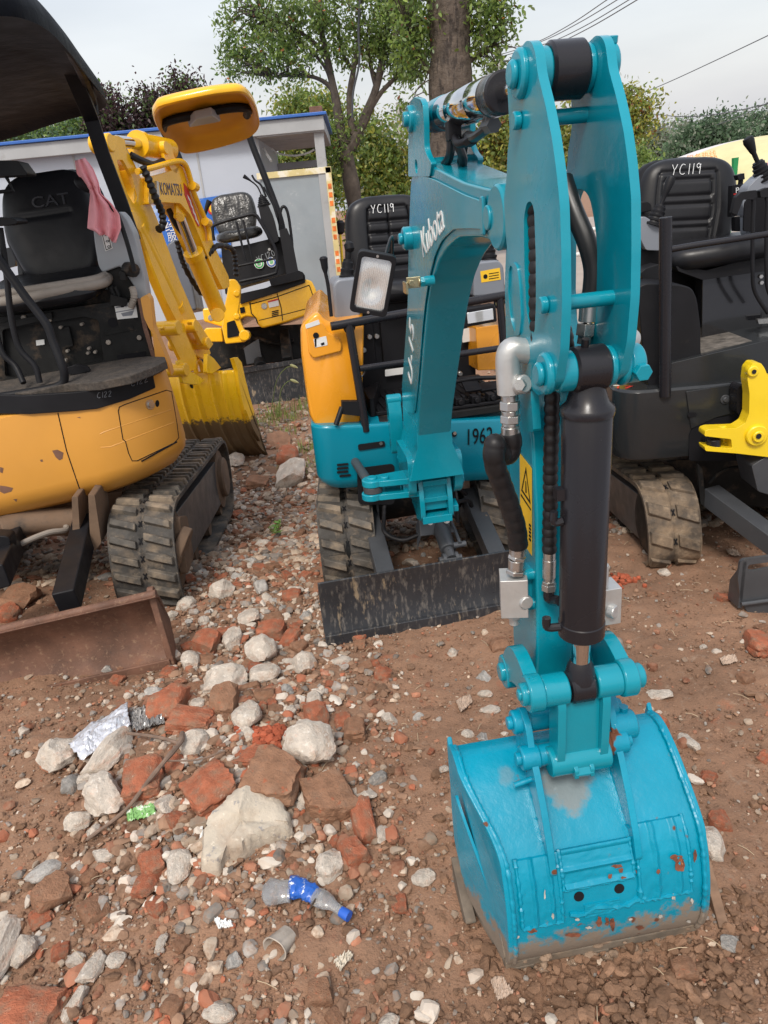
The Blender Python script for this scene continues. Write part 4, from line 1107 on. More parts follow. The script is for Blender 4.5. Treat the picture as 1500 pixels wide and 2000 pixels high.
def joystick(b, base, tip, r=.016, boot=.045, bh_=.07, head=.02):
    base, tip = Vector(base), Vector(tip); d = tip - base; L = d.length
    pf = [(0, boot)]
    n = 5
    for k in range(n):
        t0 = bh_ * k / n; rr = boot * (1 - .55 * k / n); pf += [(t0 + .002, rr), (t0 + bh_ / n * .45, rr * 1.02), (t0 + bh_ / n * .6, rr * .84), (t0 + bh_ / n * .95, rr * .82)]
    pf += [(bh_, r * .7), (L * .62, r * .75), (L * .66, r), (L * .9, head), (L * .98, head * .85), (L, head * .3)]
    b.lathe(base, tip, pf, 20)
SB = plane_m(Vector((.115, 1.19, 1.335)), (1, .0, -.02), (0, .16, 1))
b = MB(EB)
gl = [('v', u_, .12, .84, .014) for u_ in (-.52, -.04, .42)] + [('h', v_, -.55, .45, .013) for v_ in (.12, .27, .42, .57, .70, .84)]
pillow(b, SB, .40, .42, .09, grooves=[('v', -.50, .10, .86, .016), ('v', 0, .1, .86, .012), ('v', .50, .1, .86, .016)] + [('h', v_, -.5, .5, .012) for v_ in (.12, .24, .36, .48, .60, .72, .86)], nx=60, ny=90)
sb = b.build('seat_back', 'seat', EX, ang=60)
b = MB(EB); pillow(b, plane_m(Vector((.115, 1.00, 1.16)), (1, 0, 0), (0, 1, .06)), .42, .40, .10, nx=30, ny=30); b.build('seat_cushion', 'seat', EX, ang=60)
def script_marks(body, o, s, slant=.0):
    """pen strokes for the characters used on the seats"""
    G = {'Y': [[(0, 1), (.35, .5), (.7, 1)], [(.35, .5), (.25, 0)]], 'C': [[(.7, .9), (.35, .98), (.05, .6), (.1, .15), (.45, .02), (.7, .12)]], '1': [[(.25, 1), (.22, 0)]],
         '9': [[(.6, .75), (.35, 1), (.1, .8), (.3, .55), (.6, .75)], [(.6, .95), (.55, .0)]], '2': [[(.05, .8), (.35, 1), (.6, .75), (.05, .02), (.65, .05)]], '0': [[(.35, 1), (.05, .6), (.15, .1), (.45, .02), (.62, .5), (.35, 1)]]}
    out = []; x = o[0]
    for ch in body:
        if ch == ' ': x += s * .4; continue
        for l in G[ch]: out.append([(x + p[0] * s * .75 + slant * p[1] * s, o[1] + p[1] * s) for p in l])
        x += s * (.42 if ch == '1' else .78)
    return out
strokes('pen_marking', script_marks('YC119', (-.075, .128), .036), .0016, EB @ SB @ Matrix.Translation((0, 0, .047)), 'paintmark', sb)
# consoles and levers
b = MB(EB)
b.slab(fillet(epx([(650, 556), (660, 545), (698, 541), (705, 560), (704, 622), (655, 628)], .62), .02), 1, .62, .80)
b.build('left_console', 'grey', EX, bev=.012, seg=3)
b = MB(EB)
joystick(b, eh(676, 572, .68), eh(681, 478, .70), r=.011, boot=.040, bh_=.13, head=.014); b.lathe(eh(684, 492, .69), eh(680, 472, .70), [(0, .012), (.01, .02), (.03, .02), (.04, .01), (.043, 0)], 16)
b.build('joystick', 'black', EX)
b = MB(EB)
b.tube([eh(647, 618, .50), eh(641, 560, .50), eh(634, 525, .50)], .007); b.lathe(eh(636, 535, .50), eh(632, 506, .50), [(0, .006), (.02, .012), (.045, .014), (.055, .016), (.062, .010), (.064, 0)], 16)
b.build('travel_lever', 'black', EX)
b = MB(EB)
b.slab(fillet(epx([(925, 520), (935, 512), (974, 508), (984, 520), (988, 575), (925, 580)], .70), .012), 1, .70, .95)
rc_ = b.build('right_console', 'grey', EX, bev=.012, seg=3)
b = MB(EB); decal(b, [(938, 530), (976, 523), (978, 546), (940, 552)], .6995, .001, .001); b.build('console_sticker', 'yel_sticker', rc_)
b = MB(EB); c = eh(948, 540, .698); b.cyl(c, c + Vector((0, -.001, 0)), .009)
for k in range(3): decal(b, [(955, 534 + 5 * k), (974, 531 + 5 * k), (974, 532.5 + 5 * k), (955, 535.5 + 5 * k)], .698, .0006, .0002)
b.build('console_print', 'blackmark', rc_)
b = MB(EB); joystick(b, eh(955, 515, .78), eh(950, 430, .80), r=.011, boot=.04, bh_=.11, head=.02); b.build('joystick', 'black', EX)
b = MB(EB)
b.box((.16, 1.0, 1.215), (.6, .2, .05)); b.tube([eh(735, 520, .8), eh(715, 545, .8), eh(690, 560, .85)], .008)
b.build('seat_suspension', 'black', EX, bev=.008)
# ================================================================== helpers for traced machines
from mathutils.bvhtree import BVHTree
class Trace:
    def __init__(s, M): s.M = M
    def h(s, u, v, y): return hit(s.M, u, v, 1, y)
    def p(s, px, y): return [(q.x, q.z) for q in (hit(s.M, u, v, 1, y) for u, v in px)]
    def plate(s, b, px, y0, y1, r=.006, holes=()): b.slab(fillet(s.p(px, y0), r), 1, y0, y1, holes=[fillet(s.p(h_, y0), r) for h_ in holes])
    def P(s, l): return [hit(s.M, u, v, 1, y) for u, v, y in l]
    def tube(s, b, l, r, n=10, sm=5, **k): b.tube(s.P(l), r, n, sm, **k)
def surf(o, Mw):
    me = o.data; vs_ = [Mw @ v.co for v in me.vertices]; return BVHTree.FromPolygons(vs_, [list(p.vertices) for p in me.polygons])
def cast(bvh, u, v, off=.0015):
    d = ray(u, v).normalized(); loc, n, i, dist = bvh.ray_cast(CAM, d)
    if loc is None: return None
    if n.dot(d) > 0: n = -n
    return loc + n * off
def seam(b, bvh, px, r=.0018, off=.0003, step=8):
    """thin line following a surface (panel gap, crease)"""
    P = []
    for (a, c) in zip(px, px[1:]):
        n = max(1, int(math.hypot(c[0] - a[0], c[1] - a[1]) / step))
        for k in range(n): P.append((a[0] + (c[0] - a[0]) * k / n, a[1] + (c[1] - a[1]) * k / n))
    P.append(px[-1]); W = [cast(bvh, u, v, off) for u, v in P]; W = [w for w in W if w is not None]
    if len(W) > 1: b.tube(W, r, 6, 0)
def blot(b, bvh, px, off=.001):
    W = [cast(bvh, u, v, off) for u, v in px]
    if all(w is not None for w in W): b.f([b.v(w) for w in W])

# ================================================================== OLD AMBER EXCAVATOR (left)
CU = frame((-.875, 2.72, -.015), 2.5, -1, -6.5)
CF = frame((-.875, 2.72, 0), 5, 4)
T = Trace(CF)
CX = thing('mini_excavator', 'old amber excavator with rusty blade and black canopy at the left edge', 'excavator', group='parked mini excavators')
UC = bpy.data.objects.new('undercarriage', None); COL.objects.link(UC); UC.parent = CX; UC.matrix_local = CU
track(UC, -.27, 0., (0, 1.78), .465, .215, 'track', 'lug', nlug=56, wheelm='mudsteel', lh=.022)
track(UC, -1.42, -1.15, (0, 1.78), .465, .215, 'track', 'lug', nlug=56, wheelm='mudsteel', lh=.022)
b = MB(CU); b.cyl((-.03, .16, .26), (.012, .16, .24), .10, n=28, bev=.006); b.slab(fillet([(.12, .14), (.30, .16), (.30, .36), (.14, .40)], .03), 0, -.02, .012)
b.build('idler_cover', 'mudsteel', CX, bev=.005)
b = MB(CU); b.cyl((-.04, 1.55, .25), (.004, 1.55, .25), .12, n=24, bev=.01); b.build('sprocket', 'mudsteel', CX)
# blade
b = MB(CF)
yb = -.40
tp = T.p([(-520, 1354), (305, 1162)], yb); bp2 = T.p([(-520, 1498), (340, 1308)], yb)
rows = []
for (xt, zt), (xb, zb) in zip(tp, bp2):
    f = []; k_ = []
    for j in range(13):
        t = j / 12; x = xb + (xt - xb) * t; z = zb + (zt - zb) * t; y = yb + .075 * math.sin(math.pi * (t * .9 + .05)) - (.03 if t > .97 else 0)
        f.append((x, y, z)); k_.append((x, y + .016, z))
    rows.append(f + k_[::-1])
b.loft(rows)
bl_ = b.build('dozer_blade', 'rust', CX, bev=.003)
b = MB(CF)
(xt, zt), (xb, zb) = tp[1], bp2[1]
b.tube([(tp[0][0], yb + .01, tp[0][1]), (xt, yb + .01, zt)], .016, 12, 0)
b.slab(fillet([(yb - .012, zb - .01), (yb + .012, zt + .022), (yb + .04, zt + .022), (yb + .11, (zt + zb) / 2), (yb + .05, zb - .01)], .012), 0, xb - .012, xb + .012)
b.tube([(bp2[0][0], yb - .012, bp2[0][1] + .03), (xb, yb - .012, zb + .03)], .012, sq=(.5, 2.2), smooth=0)
b.build('blade_rim', 'rust', bl_, bev=.004)
b = MB(CF)
T.tube(b, [(168, 1020, .25), (130, 1175, -.30)], .040, sm=0, sq=(1, 1.1))
T.tube(b, [(30, 1045, .25), (-10, 1130, -.30)], .040, sm=0, sq=(1, 1.1))
b.build('blade_arm', 'black', CX, bev=.006)
b = MB(CF)
T.plate(b, [(140, 970), (152, 970), (158, 1070), (142, 1060)], .12, .30); T.plate(b, [(172, 965), (185, 968), (198, 1060), (185, 1078), (176, 1060)], .10, .30)
T.tube(b, [(0, 1035, .22), (60, 1020, .28), (150, 1015, .30)], .055, 16)
T.plate(b, [(-60, 985), (240, 960), (210, 1040), (-60, 1060)], .45, 1.3)
b.build('chassis_frame', 'mudsteel', CX, bev=.006)
b = MB(CF); T.tube(b, [(20, 1075, .1), (50, 1058, .12), (95, 1040, .16), (130, 1034, .22), (118, 1016, .3)], .012); b.build('grease_hose', 'seattrim', CX)
b = MB(CF); T.plate(b, [(-40, 1045), (18, 1048), (22, 1075), (8, 1130), (-30, 1200), (-60, 1200)], -.05, .02, .02); b.build('blade_cylinder_guard', 'black', CX, bev=.004)
# body shell
b = MB(CF)
rings = []
for z, ins in ((.50, .10), (.53, .045), (.58, .008), (.62, 0), (.80, 0), (.925, .006), (.935, .02)):
    rings.append([(x - .34 * max(0, y - .42) * max(0, min(1, (x + .6) / .5)), y, z + .03 * (x / .6)) for x, y in rrect(-1.25 + ins, .140 - ins, .20 + ins, 1.4 - ins, (.30, .36, .4, .3), 14)])
b.loft(rings)
body = b.build('body_shell', 'catbody', CX, ang=50)
bv = surf(body, Matrix())
b = MB()
seam(b, bv, [(113, 806), (130, 880), (160, 968)], .0022)
seam(b, bv, [(231, 803), (233, 795), (244, 790), (325, 762), (335, 765), (346, 830), (349, 855), (340, 865), (268, 900), (258, 900), (251, 885), (245, 862), (240, 858), (237, 840), (231, 803)], .0020)
seam(b, bv, [(276, 901), (345, 863)], .0035)
for px in ((307, 788),): blot(b, bv, [(px[0] + 4 * math.cos(a), px[1] + 7 * math.sin(a)) for a in [k * .628 for k in range(10)]])
b.build('panel_gap', 'blackmark', body)
b = MB()
c0 = cast(bv, 293, 790, 0); c1 = cast(bv, 293, 790, .008); b.cyl(c0, c1, .012, n=16)
c0 = cast(bv, 293, 790, -.002); b.cyl(c0, cast(bv, 293, 790, .003), .021, n=20)
b.build('panel_lock', 'zinc', body)
b = MB()
seam(b, bv, [(195, 848), (205, 843), (335, 800), (348, 797)], .010, -.0088); seam(b, bv, [(197, 874), (215, 873), (340, 825), (352, 815)], .010, -.0088)
b.build('pressed_crease', 'catbody', body)
b = MB()
for px in ([(102, 880), (112, 878), (124, 884), (122, 896), (116, 899), (109, 893)], [(0, 948), (14, 950), (26, 953), (22, 960), (8, 964), (0, 960)], [(78, 898), (83, 897), (84, 901), (80, 902)], [(150, 815), (157, 814), (157, 817)], [(26, 975), (34, 974), (32, 980)], [(0, 912), (7, 914), (5, 924), (0, 922)], [(247, 955), (268, 945), (256, 955)]): blot(b, bv, px)
b.build('paint_chip', mat('exposed primer', (.17, .085, .055), .9, var=.3), body)
# black lip of the floor with chalk marks
b = MB()
rows = []
bd = MB()
lip_px = [(-80, 800, 830), (0, 790, 812), (60, 787, 808), (150, 775, 802), (190, 770, 798), (250, 752, 780), (300, 733, 758), (340, 712, 735)]
for u, v0, v1 in lip_px:
    a = cast(bv, u, v1, .012) or cast(bv, u - 8, v1 + 8, .012)
    if a is None: continue
    z1 = a + Vector((0, .0, .075)); rows.append([a, z1, z1 + Vector((-.005, .02, 0)), a + Vector((-.005, .02, 0))])
bd.loft(rows); lip = bd.build('floor_lip', 'black', CX, bev=.003)
bvl = surf(lip, Matrix())
b = MB()
def pen(b, bvh, body_, px0, s, dx, r=.0011):
    G = script_marks(body_, (0, 0), s)
    for l in G:
        W = [cast(bvh, px0[0] + x, px0[1] - y + dx * x, .001) for x, y in l]
        W = [w for w in W if w is not None]
        if len(W) > 1: b.tube(W, r, 6, 3)
pen(b, bvl, 'C122', (190, 778), 11, -.15); pen(b, bvl, 'C122', (256, 755), 13, -.3)
b.build('chalk_marking', 'grey', lip)
# floor with mat
b = MB(CF)
ft = [hit(CF, u, v, 2, .975) for u, v in ((-60, 772), (60, 768), (125, 752), (190, 748), (255, 735), (300, 718), (325, 706), (322, 698), (290, 697), (230, 703), (120, 706), (-60, 735))]
b.slab([(p.x, p.y) for p in ft], 2, .945, .978)
b.build('floor_mat', 'mat', CX, bev=.004)
b = MB(CF)
b.slab([(x - .34 * max(0, y - .42) * max(0, min(1, (x + .6) / .5)), y) for x, y in rrect(-1.2, .10, .25, 1.3, (.28, .34, .3, .3), 10)], 2, .925, .946)
b.build('floor_plate', 'grime', CX, bev=.002)
b = MB(CF); T.plate(b, [(123, 720), (150, 712), (170, 716), (177, 725), (150, 732), (125, 730)], .45, .47, .006); T.plate(b, [(0, 770), (80, 757), (82, 775), (0, 786)], .27, .30); b.build('foot_pedal', 'black', CX, bev=.003)
# riser behind the floor: black panel with pockets and bolts
yR = .66
b = MB(CF)
T.plate(b, [(-120, 640), (-2, 620), (268, 583), (285, 600), (300, 700), (215, 716), (-120, 770)], yR, yR + .03, .01, holes=[[(4, 645), (165, 618), (192, 625), (203, 705), (30, 738), (10, 735)]])
T.plate(b, [(-10, 625), (235, 598), (262, 722), (-10, 765)], yR + .031, yR + .05)
T.plate(b, [(112, 642), (134, 638), (143, 676), (122, 680)], yR + .005, yR + .03, .003); T.plate(b, [(160, 603), (218, 594), (219, 600), (162, 609)], yR - .004, yR, .002); T.plate(b, [(203, 647), (259, 636), (262, 644), (206, 656)], yR - .004, yR, .002)
T.plate(b, [(0, 632), (100, 610), (102, 622), (0, 645)], yR - .02, yR, .002)
riser = b.build('seat_riser', 'grime', CX, bev=.003)
b = MB(CF)
T.plate(b, [(228, 694), (285, 686), (284, 697), (230, 704)], yR - .003, yR, .002); c = T.h(220, 630, yR - .003); b.cyl(c, c + Vector((0, -.003, 0)), .02)
T.plate(b, [(0, 655), (0, 735), (18, 738), (8, 655)], yR + .028, yR + .03, .002)
b.build('panel_recess', 'blackmark', riser)
b = MB(CF)
for px in ((50, 619), (101, 624), (214, 667), (274, 658), (134, 684), (176, 679), (188, 686), (174, 688), (130, 702), (162, 632), (126, 711), (121, 638)):
    c = T.h(*px, yR + .02); b.cyl(c, c + Vector((0, -.03, 0)), .007 if px[0] < 200 and px[0] > 51 else .011, n=12, bev=.002)
b.build('panel_bolt', 'seattrim', riser)
b = MB(CF); T.plate(b, [(223, 596), (265, 589), (269, 620), (229, 624)], yR - .002, yR, .002); T.plate(b, [(70, 665), (86, 663), (87, 673), (71, 675)], yR + .026, yR + .03, .001); b.build('panel_sticker', 'white', riser)
b = MB(CF)
for k in range(2): T.plate(b, [(226, 600 + k * 9), (262, 594 + k * 9), (262, 596 + k * 9), (226, 602 + k * 9)], yR - .003, yR, .0005)
T.plate(b, [(236, 612), (262, 606), (258, 616), (240, 618)], yR - .003, yR, .002)
b.build('sticker_print', 'grey', riser)
# amber pillar at the right of the riser
b = MB(CF)
T.plate(b, [(274, 582), (287, 575), (294, 585), (300, 640), (330, 712), (336, 735), (312, 700), (304, 705), (297, 650), (290, 640), (281, 620)], .62, .70, .008)
b.build('side_pillar', 'catbody', CX, bev=.006)
b = MB(CF); T.tube(b, [(273, 583, .63), (284, 640, .63), (303, 705, .63)], .009, sm=0, sq=(1, 1)); b.build('rusty_edge', 'rust', CX)
# seat
b = MB(CF); SBc = plane_m(T.h(112, 447, .98), (1, 0, -.02), (-.0, .28, 1))
pillow(b, SBc, .455, .50, .13, grooves=[('h', .60, -.62, .42, .010), ('h', .615, -.62, .42, -.004)], nx=50, ny=50, bot=.72, top=.80)
sb = b.build('seat_back', 'seat', CX, ang=60)
b = MB(CF); old = SBc @ Matrix.Translation((0, .0, -.03)); pillow(b, old, .485, .525, .12, nx=30, ny=30, bot=.74, top=.80); b.build('seat_back_shell', 'black', sb, ang=60)
# embossed mark in the vinyl; lighter colour stands for light catching the relief
text('embossed_mark', 'CAT', .068, CF @ SBc @ Matrix.Translation((.015, .10, .068)), mat('lightened vinyl', (.045, .045, .05), .3), sb, sx=1.25, depth=.006)
b = MB(CF); pillow(b, plane_m(T.h(105, 563, .78) + Vector((-.02, 0, .0)), (1, 0, -.03), (.0, .95, .13)), .54, .48, .10, nx=30, ny=30, bot=.95, top=.95); b.build('seat_cushion', 'seat', CX, ang=60)
b = MB(CF); b.tube(T.P([(-30, 592, .60), (0, 590, .57), (60, 580, .56), (130, 566, .57), (185, 556, .60), (208, 548, .66), (212, 530, .8)]), .022, 14, 6, sq=None); b.tube(T.P([(-30, 578, .61), (0, 574, .58), (60, 566, .57), (130, 555, .58), (185, 546, .61), (206, 538, .67)]), .018, 14, 6); b.build('cushion_edge', 'seattrim', CX)
b = MB(CF); T.plate(b, [(-40, 600), (215, 566), (225, 590), (-40, 625)], .72, 1.1); b.build('seat_base', 'grime', CX, bev=.01)
b = MB(CF); T.plate(b, [(30, 478), (37, 476), (46, 545), (36, 545)], .95, 1.0); T.plate(b, [(-30, 490), (30, 482), (30, 520), (-30, 535)], 1.1, 1.2); b.build('seat_bracket', 'darkgrey', CX, bev=.003)
# right hand console
b = MB(CF)
T.plate(b, [(180, 432), (205, 428), (235, 412), (247, 425), (262, 455), (275, 510), (283, 545), (289, 580), (284, 602), (277, 603), (270, 590), (262, 560), (235, 520), (200, 533), (192, 520), (185, 480)], .68, .78, .012)
con = b.build('side_console', 'greyplastic', CX, bev=.02, seg=3)
b = MB(CF)
T.plate(b, [(203, 528), (240, 520), (262, 530), (275, 575), (262, 600), (225, 600), (210, 565)], .70, .78); T.tube(b, [(248, 525, .66), (262, 528, .62)], .03); T.tube(b, [(225, 560, .66), (240, 600, .66)], .008); T.tube(b, [(215, 560, .67), (235, 598, .67)], .012); T.plate(b, [(232, 530), (245, 530), (247, 548), (234, 548)], .63, .66); T.plate(b, [(215, 575), (250, 585), (246, 598), (215, 598)], .64, .7)
b.build('console_linkage', 'grime', CX, bev=.003)
b = MB(CF); b.hose(T.P([(258, 560, .64), (262, 580, .63), (256, 600, .64)]), .014, pitch=.010, amp=.12); b.build('breather_hose', 'seattrim', CX)
b = MB(CF); T.plate(b, [(197, 455), (211, 448), (220, 485), (206, 491)], .676, .68, .001); b.build('console_sticker', 'white', con)
b = MB(CF)
T.plate(b, [(199, 457), (210, 451), (218, 484), (207, 489)], .6755, .676, .0005, holes=[[(200.5, 458), (209.3, 453), (216.3, 483), (208, 487)]])
for k, ch in enumerate('100'):
    c = T.h(204 + 2.6 * k, 459 + 10.5 * k, .675); l = script_marks(ch, (0, 0), .016)
    for q in l: b.tube([c + Vector((y_ * .8, 0, -x_)) for x_, y_ in q], .0012, 6, 3)
b.build('sticker_print', 'blackmark', con)
# control lever
b = MB(CF)
T.tube(b, [(263, 530, .60), (250, 480, .60), (232, 425, .60), (222, 410, .60), (195, 385, .60), (165, 362, .60)], .0095, 12, 5)
lv = b.build('control_lever', 'black', CX)
b = MB(CF); T.tube(b, [(177, 371, .60), (165, 362, .60), (156, 355, .60), (149, 349, .60)], .02, 14, 5, rf=lambda a, t: .012 + .012 * math.sin(math.pi * min(1, t * .9 + .05)) ** .7); b.build('lever_grip', 'black', lv)
# safety bars at the left
b = MB(CF)
T.tube(b, [(-20, 485, .35), (0, 510, .35), (50, 580, .33), (90, 632, .31), (103, 665, .30), (122, 715, .28), (126, 738, .28), (118, 752, .28), (80, 762, .28), (-30, 780, .28)], .0165, 14, 5)
T.tube(b, [(0, 445, .40), (12, 530, .38), (22, 620, .36), (38, 680, .35), (68, 715, .34), (78, 748, .33)], .012, 12, 5)
T.tube(b, [(-10, 640, .40), (5, 690, .38), (30, 715, .37), (46, 748, .33)], .012, 12, 5)
b.build('safety_bar', 'black', CX)
b = MB(CF); T.plate(b, [(-60, 428), (-20, 424), (20, 425), (34, 431), (33, 437), (10, 441), (-60, 445)], .35, .48, .006); b.build('armrest', 'black', CX, bev=.008)
b = MB(CF); T.plate(b, [(-60, 312), (35, 314), (53, 338), (52, 342), (-60, 347)], .50, .62, .006); T.tube(b, [(12, 345, .55), (26, 372, .55), (-30, 378, .55)], .008, 8, 0); b.build('mirror', 'black', CX, bev=.006)
# canopy and post
b = MB(CF)
ZC = 2.06
cpx = [(-330, 60), (-180, 28), (-60, 22), (20, 22), (60, 33), (88, 48), (112, 70), (140, 102), (168, 140), (192, 172), (206, 192), (203, 203), (190, 212), (165, 220), (130, 229), (80, 245), (30, 262), (-60, 285), (-200, 310), (-330, 300)]
P = [hit(CF, u, v, 2, ZC) for u, v in cpx]; P = catmull(P, 3, True)
c = sum(P, Vector()) / len(P)
def cring(k, z): return [(c.x + (q.x - c.x) * k, c.y + (q.y - c.y) * k, z) for q in P]
b.loft([cring(.0, ZC + .035), cring(.5, ZC + .035), cring(.93, ZC + .02), cring(.975, ZC - .005), cring(1.0, ZC - .012), cring(1.008, ZC + .02), cring(.99, ZC + .055), cring(.93, ZC + .09), cring(.6, ZC + .12), cring(.0, ZC + .125)])
b.build('canopy', 'tarp', CX, ang=60)
b = MB(CF)
T.tube(b, [(118, 85, 0.55), (155, 175, .82), (178, 230, 1.0), (200, 300, 1.02), (236, 395, 1.04), (262, 470, 1.05)], .028, sm=0, sq=(1.1, .8))
T.tube(b, [(100, 60, .1), (150, 120, .5), (178, 190, .98), (183, 225, 1.0)], .022, 8, 4)
b.build('canopy_post', 'black', CX, bev=.006)
# pink cloth tied over the lever
CL = MB(CF)
g = []
n1, n2 = 26, 34
axis = [(158, 312), (172, 335), (182, 358), (188, 378), (196, 398), (206, 425), (214, 450), (220, 470)]
lft = [(146, 314), (150, 338), (166, 362), (177, 378), (174, 400), (172, 425), (171, 446), (188, 452)]
rgt = [(166, 308), (182, 330), (192, 355), (196, 378), (218, 398), (233, 420), (236, 445), (226, 472)]
for j in range(n2 + 1):
    t = j / n2 * (len(lft) - 1); k = min(int(t), len(lft) - 2); f = t - k
    a = Vector(lft[k]).lerp(Vector(lft[k + 1]), f); c_ = Vector(rgt[k]).lerp(Vector(rgt[k + 1]), f)
    row = []
    for i in range(n1 + 1):
        s_ = i / n1; q = a.lerp(c_, s_); amp = .012 + .02 * (j / n2)
        y = .585 - .02 * math.sin(math.pi * s_) * (1 if j < 12 else .4) + amp * .6 * math.sin(s_ * 15 + j * .05) + .006 * noise.noise(Vector((s_ * 5, j * .3, 1)))
        row.append(hit(CF, q.x, q.y + (4 * math.sin(s_ * 9) if j == n2 else 0), 1, y))
    g.append(row)
CL.sheet(g)
cl = CL.build('cloth', 'pink', None, recalc=False, solid=.004)
tag(cl, 'pink cloth tied over the lever of the old amber excavator', 'cloth')
# ================================================================== BRIGHT YELLOW EXCAVATOR (behind, left)
KA = R(-14)
KB = Matrix(((math.sin(KA), math.cos(KA), 0, -1.05), (-math.cos(KA), math.sin(KA), 0, 6.2), (0, 0, 1, 0), (0, 0, 0, 1)))
KF = frame((-.85, 7.0, -.25), 5, 5, -8)
KX = thing('mini_excavator', 'bright yellow excavator with amber canopy parked behind beside the white cabin', 'excavator', group='parked mini excavators')
T = Trace(KB)
b = MB(KB)
T.plate(b, [(292, 345), (335, 333), (352, 322), (363, 330), (380, 368), (399, 425), (421, 485), (447, 540), (449, 560), (436, 566), (418, 530), (395, 475), (372, 420), (352, 397), (310, 395), (290, 400)], .085, -.085, .02)
T.plate(b, [(335, 332), (322, 310), (318, 285), (326, 277), (335, 282), (340, 305), (352, 322), (345, 340)], .085, .06, .01); T.plate(b, [(335, 332), (322, 310), (318, 285), (326, 277), (335, 282), (340, 305), (352, 322), (345, 340)], -.06, -.085, .01)
for px in ((326, 288),): c = T.h(*px, .1); b.cyl(c, c + Vector((0, -.2, 0)), .04)
kb = b.build('boom', 'yellow', KX, bev=.01)
b = MB(KB)
T.tube(b, [(268, 335, .10), (300, 327, .11), (345, 315, .11), (362, 322, .11), (372, 350, .11), (380, 380, .11), (405, 440, .11), (410, 470, .11)], .018, 10, 5); T.tube(b, [(375, 362, .12), (383, 366, .12)], .03, 10, 0); T.tube(b, [(400, 432, .12), (408, 436, .12)], .03, 10, 0)
b.build('hydraulic_pipe', 'yellow', kb)
b = MB(KB); T.plate(b, [(359, 357), (366, 366), (391, 440), (387, 443), (374, 415), (361, 380)], .088, .085, .002); b.build('red_decal', 'red', kb)
b = MB(KB)
for k in range(4): T.plate(b, [(366 + 5 * k, 380 + 14 * k), (372 + 5 * k, 390 + 14 * k), (375 + 5 * k, 400 + 14 * k), (368 + 5 * k, 388 + 14 * k)], .0895, .088, .001)
b.build('decal_print', 'white', kb)
a, c = T.h(321, 370, .0865), T.h(348, 372, .0865)
text('maker_lettering', 'KOMATSU', .105, KB @ plane_m((a + c) / 2, c - a, Vector((0, 0, 1))), mat('navy lettering', (.03, .04, .12), .4), kb, sx=.62)
b = MB(KB); T.plate(b, [(306, 353), (310, 355), (312, 385), (307, 383)], .10, .085, .002); b.build('boom_bracket', 'zinc', kb)
# boom cylinder
def kcyl(name, p, q, r, q2, r2, m='yellow', rod='chrome'):
    b = MB(KB); P = T.h(*p); Q = T.h(*q); Q2 = T.h(*q2); d = (Q2 - P).normalized(); L = (Q - P).length
    b.lathe(P, Q, [(0, r * .6), (.02, r), (L - .05, r), (L - .05, r * 1.15), (L, r * 1.15), (L, r2)], 24); o = b.build(name, m, KX)
    b = MB(KB); b.cyl(Q - d * .01, Q2, r2, n=16); b.build('cylinder_rod', rod, o); return o
kcyl('boom_cylinder', (428, 612, .05), (377, 492, .05), .062, (352, 425, .05), .036)
kcyl('arm_cylinder', (333, 293, 0), (268, 281, 0), .068, (228, 276, 0), .034)
b = MB(KB)
b.cyl(T.h(425, 615, -.12), T.h(425, 615, .12), .05); T.plate(b, [(345, 395), (372, 398), (362, 425), (352, 432), (344, 425)], .06, .04, .01); T.plate(b, [(345, 395), (372, 398), (362, 425), (352, 432), (344, 425)], -.04, -.06, .01)
b.cyl(T.h(352, 424, .08), T.h(352, 424, -.08), .03)
b.build('cylinder_lug', 'yellow', kb, bev=.004)
# arm
b = MB(KB)
arm_px = [(204, 272), (212, 263), (232, 266), (244, 272), (246, 290), (262, 318), (276, 350), (288, 385), (306, 425), (326, 480), (352, 550), (372, 600), (395, 650), (412, 690), (400, 702), (380, 692), (352, 640), (326, 590), (298, 520), (275, 452), (258, 436), (248, 412), (230, 375), (213, 335), (206, 300)]
T.plate(b, arm_px, .05, .03, .015, holes=[[(228, 312), (240, 312), (258, 345), (268, 385), (262, 400), (250, 380), (236, 345)]]); T.plate(b, arm_px, -.03, -.05, .015)
T.plate(b, [(255, 330), (276, 350), (288, 385), (306, 425), (352, 550), (395, 650), (408, 688), (385, 690), (352, 632), (300, 510), (272, 440), (262, 400), (262, 360)], .045, -.045, .01)
for px, r in (((218, 278), .05), ((262, 428), .05), ((300, 372), .07)): c = T.h(*px, .062); b.cyl(c, c + Vector((0, -.124, 0)), r, n=24, bev=.006)
ka = b.build('arm', 'yellow', KX, bev=.008)
kcyl('bucket_cylinder', (262, 436, .0), (345, 608, .0), .058, (352, 636, 0), .034, rod='yellow')
b = MB(KB)
T.tube(b, [(278, 325, .12), (290, 350, .13), (303, 385, .13), (316, 415, .12), (318, 440, .11), (310, 448, .1)], .024, 10, 10, rf=lambda a, t: .022 + .004 * math.sin(a * 180))
T.tube(b, [(255, 303, .05), (275, 313, .08), (300, 322, .08), (318, 315, .08)], .022, 10, 5)
T.tube(b, [(345, 470, -.1), (360, 520, -.1), (390, 570, -.1), (407, 575, -.05)], .018, 10, 12, rf=lambda a, t: .018 + .004 * math.sin(a * 180))
T.tube(b, [(372, 430, .0), (395, 500, .05), (425, 480, .1), (455, 490, .1), (462, 540, .1)], .02, 10, 12, rf=lambda a, t: .02 + .004 * math.sin(a * 180)); T.tube(b, [(330, 410, .0), (345, 440, 0), (370, 470, .05)], .02, 10, 5)
b.build('hydraulic_hose', 'hose', ka)
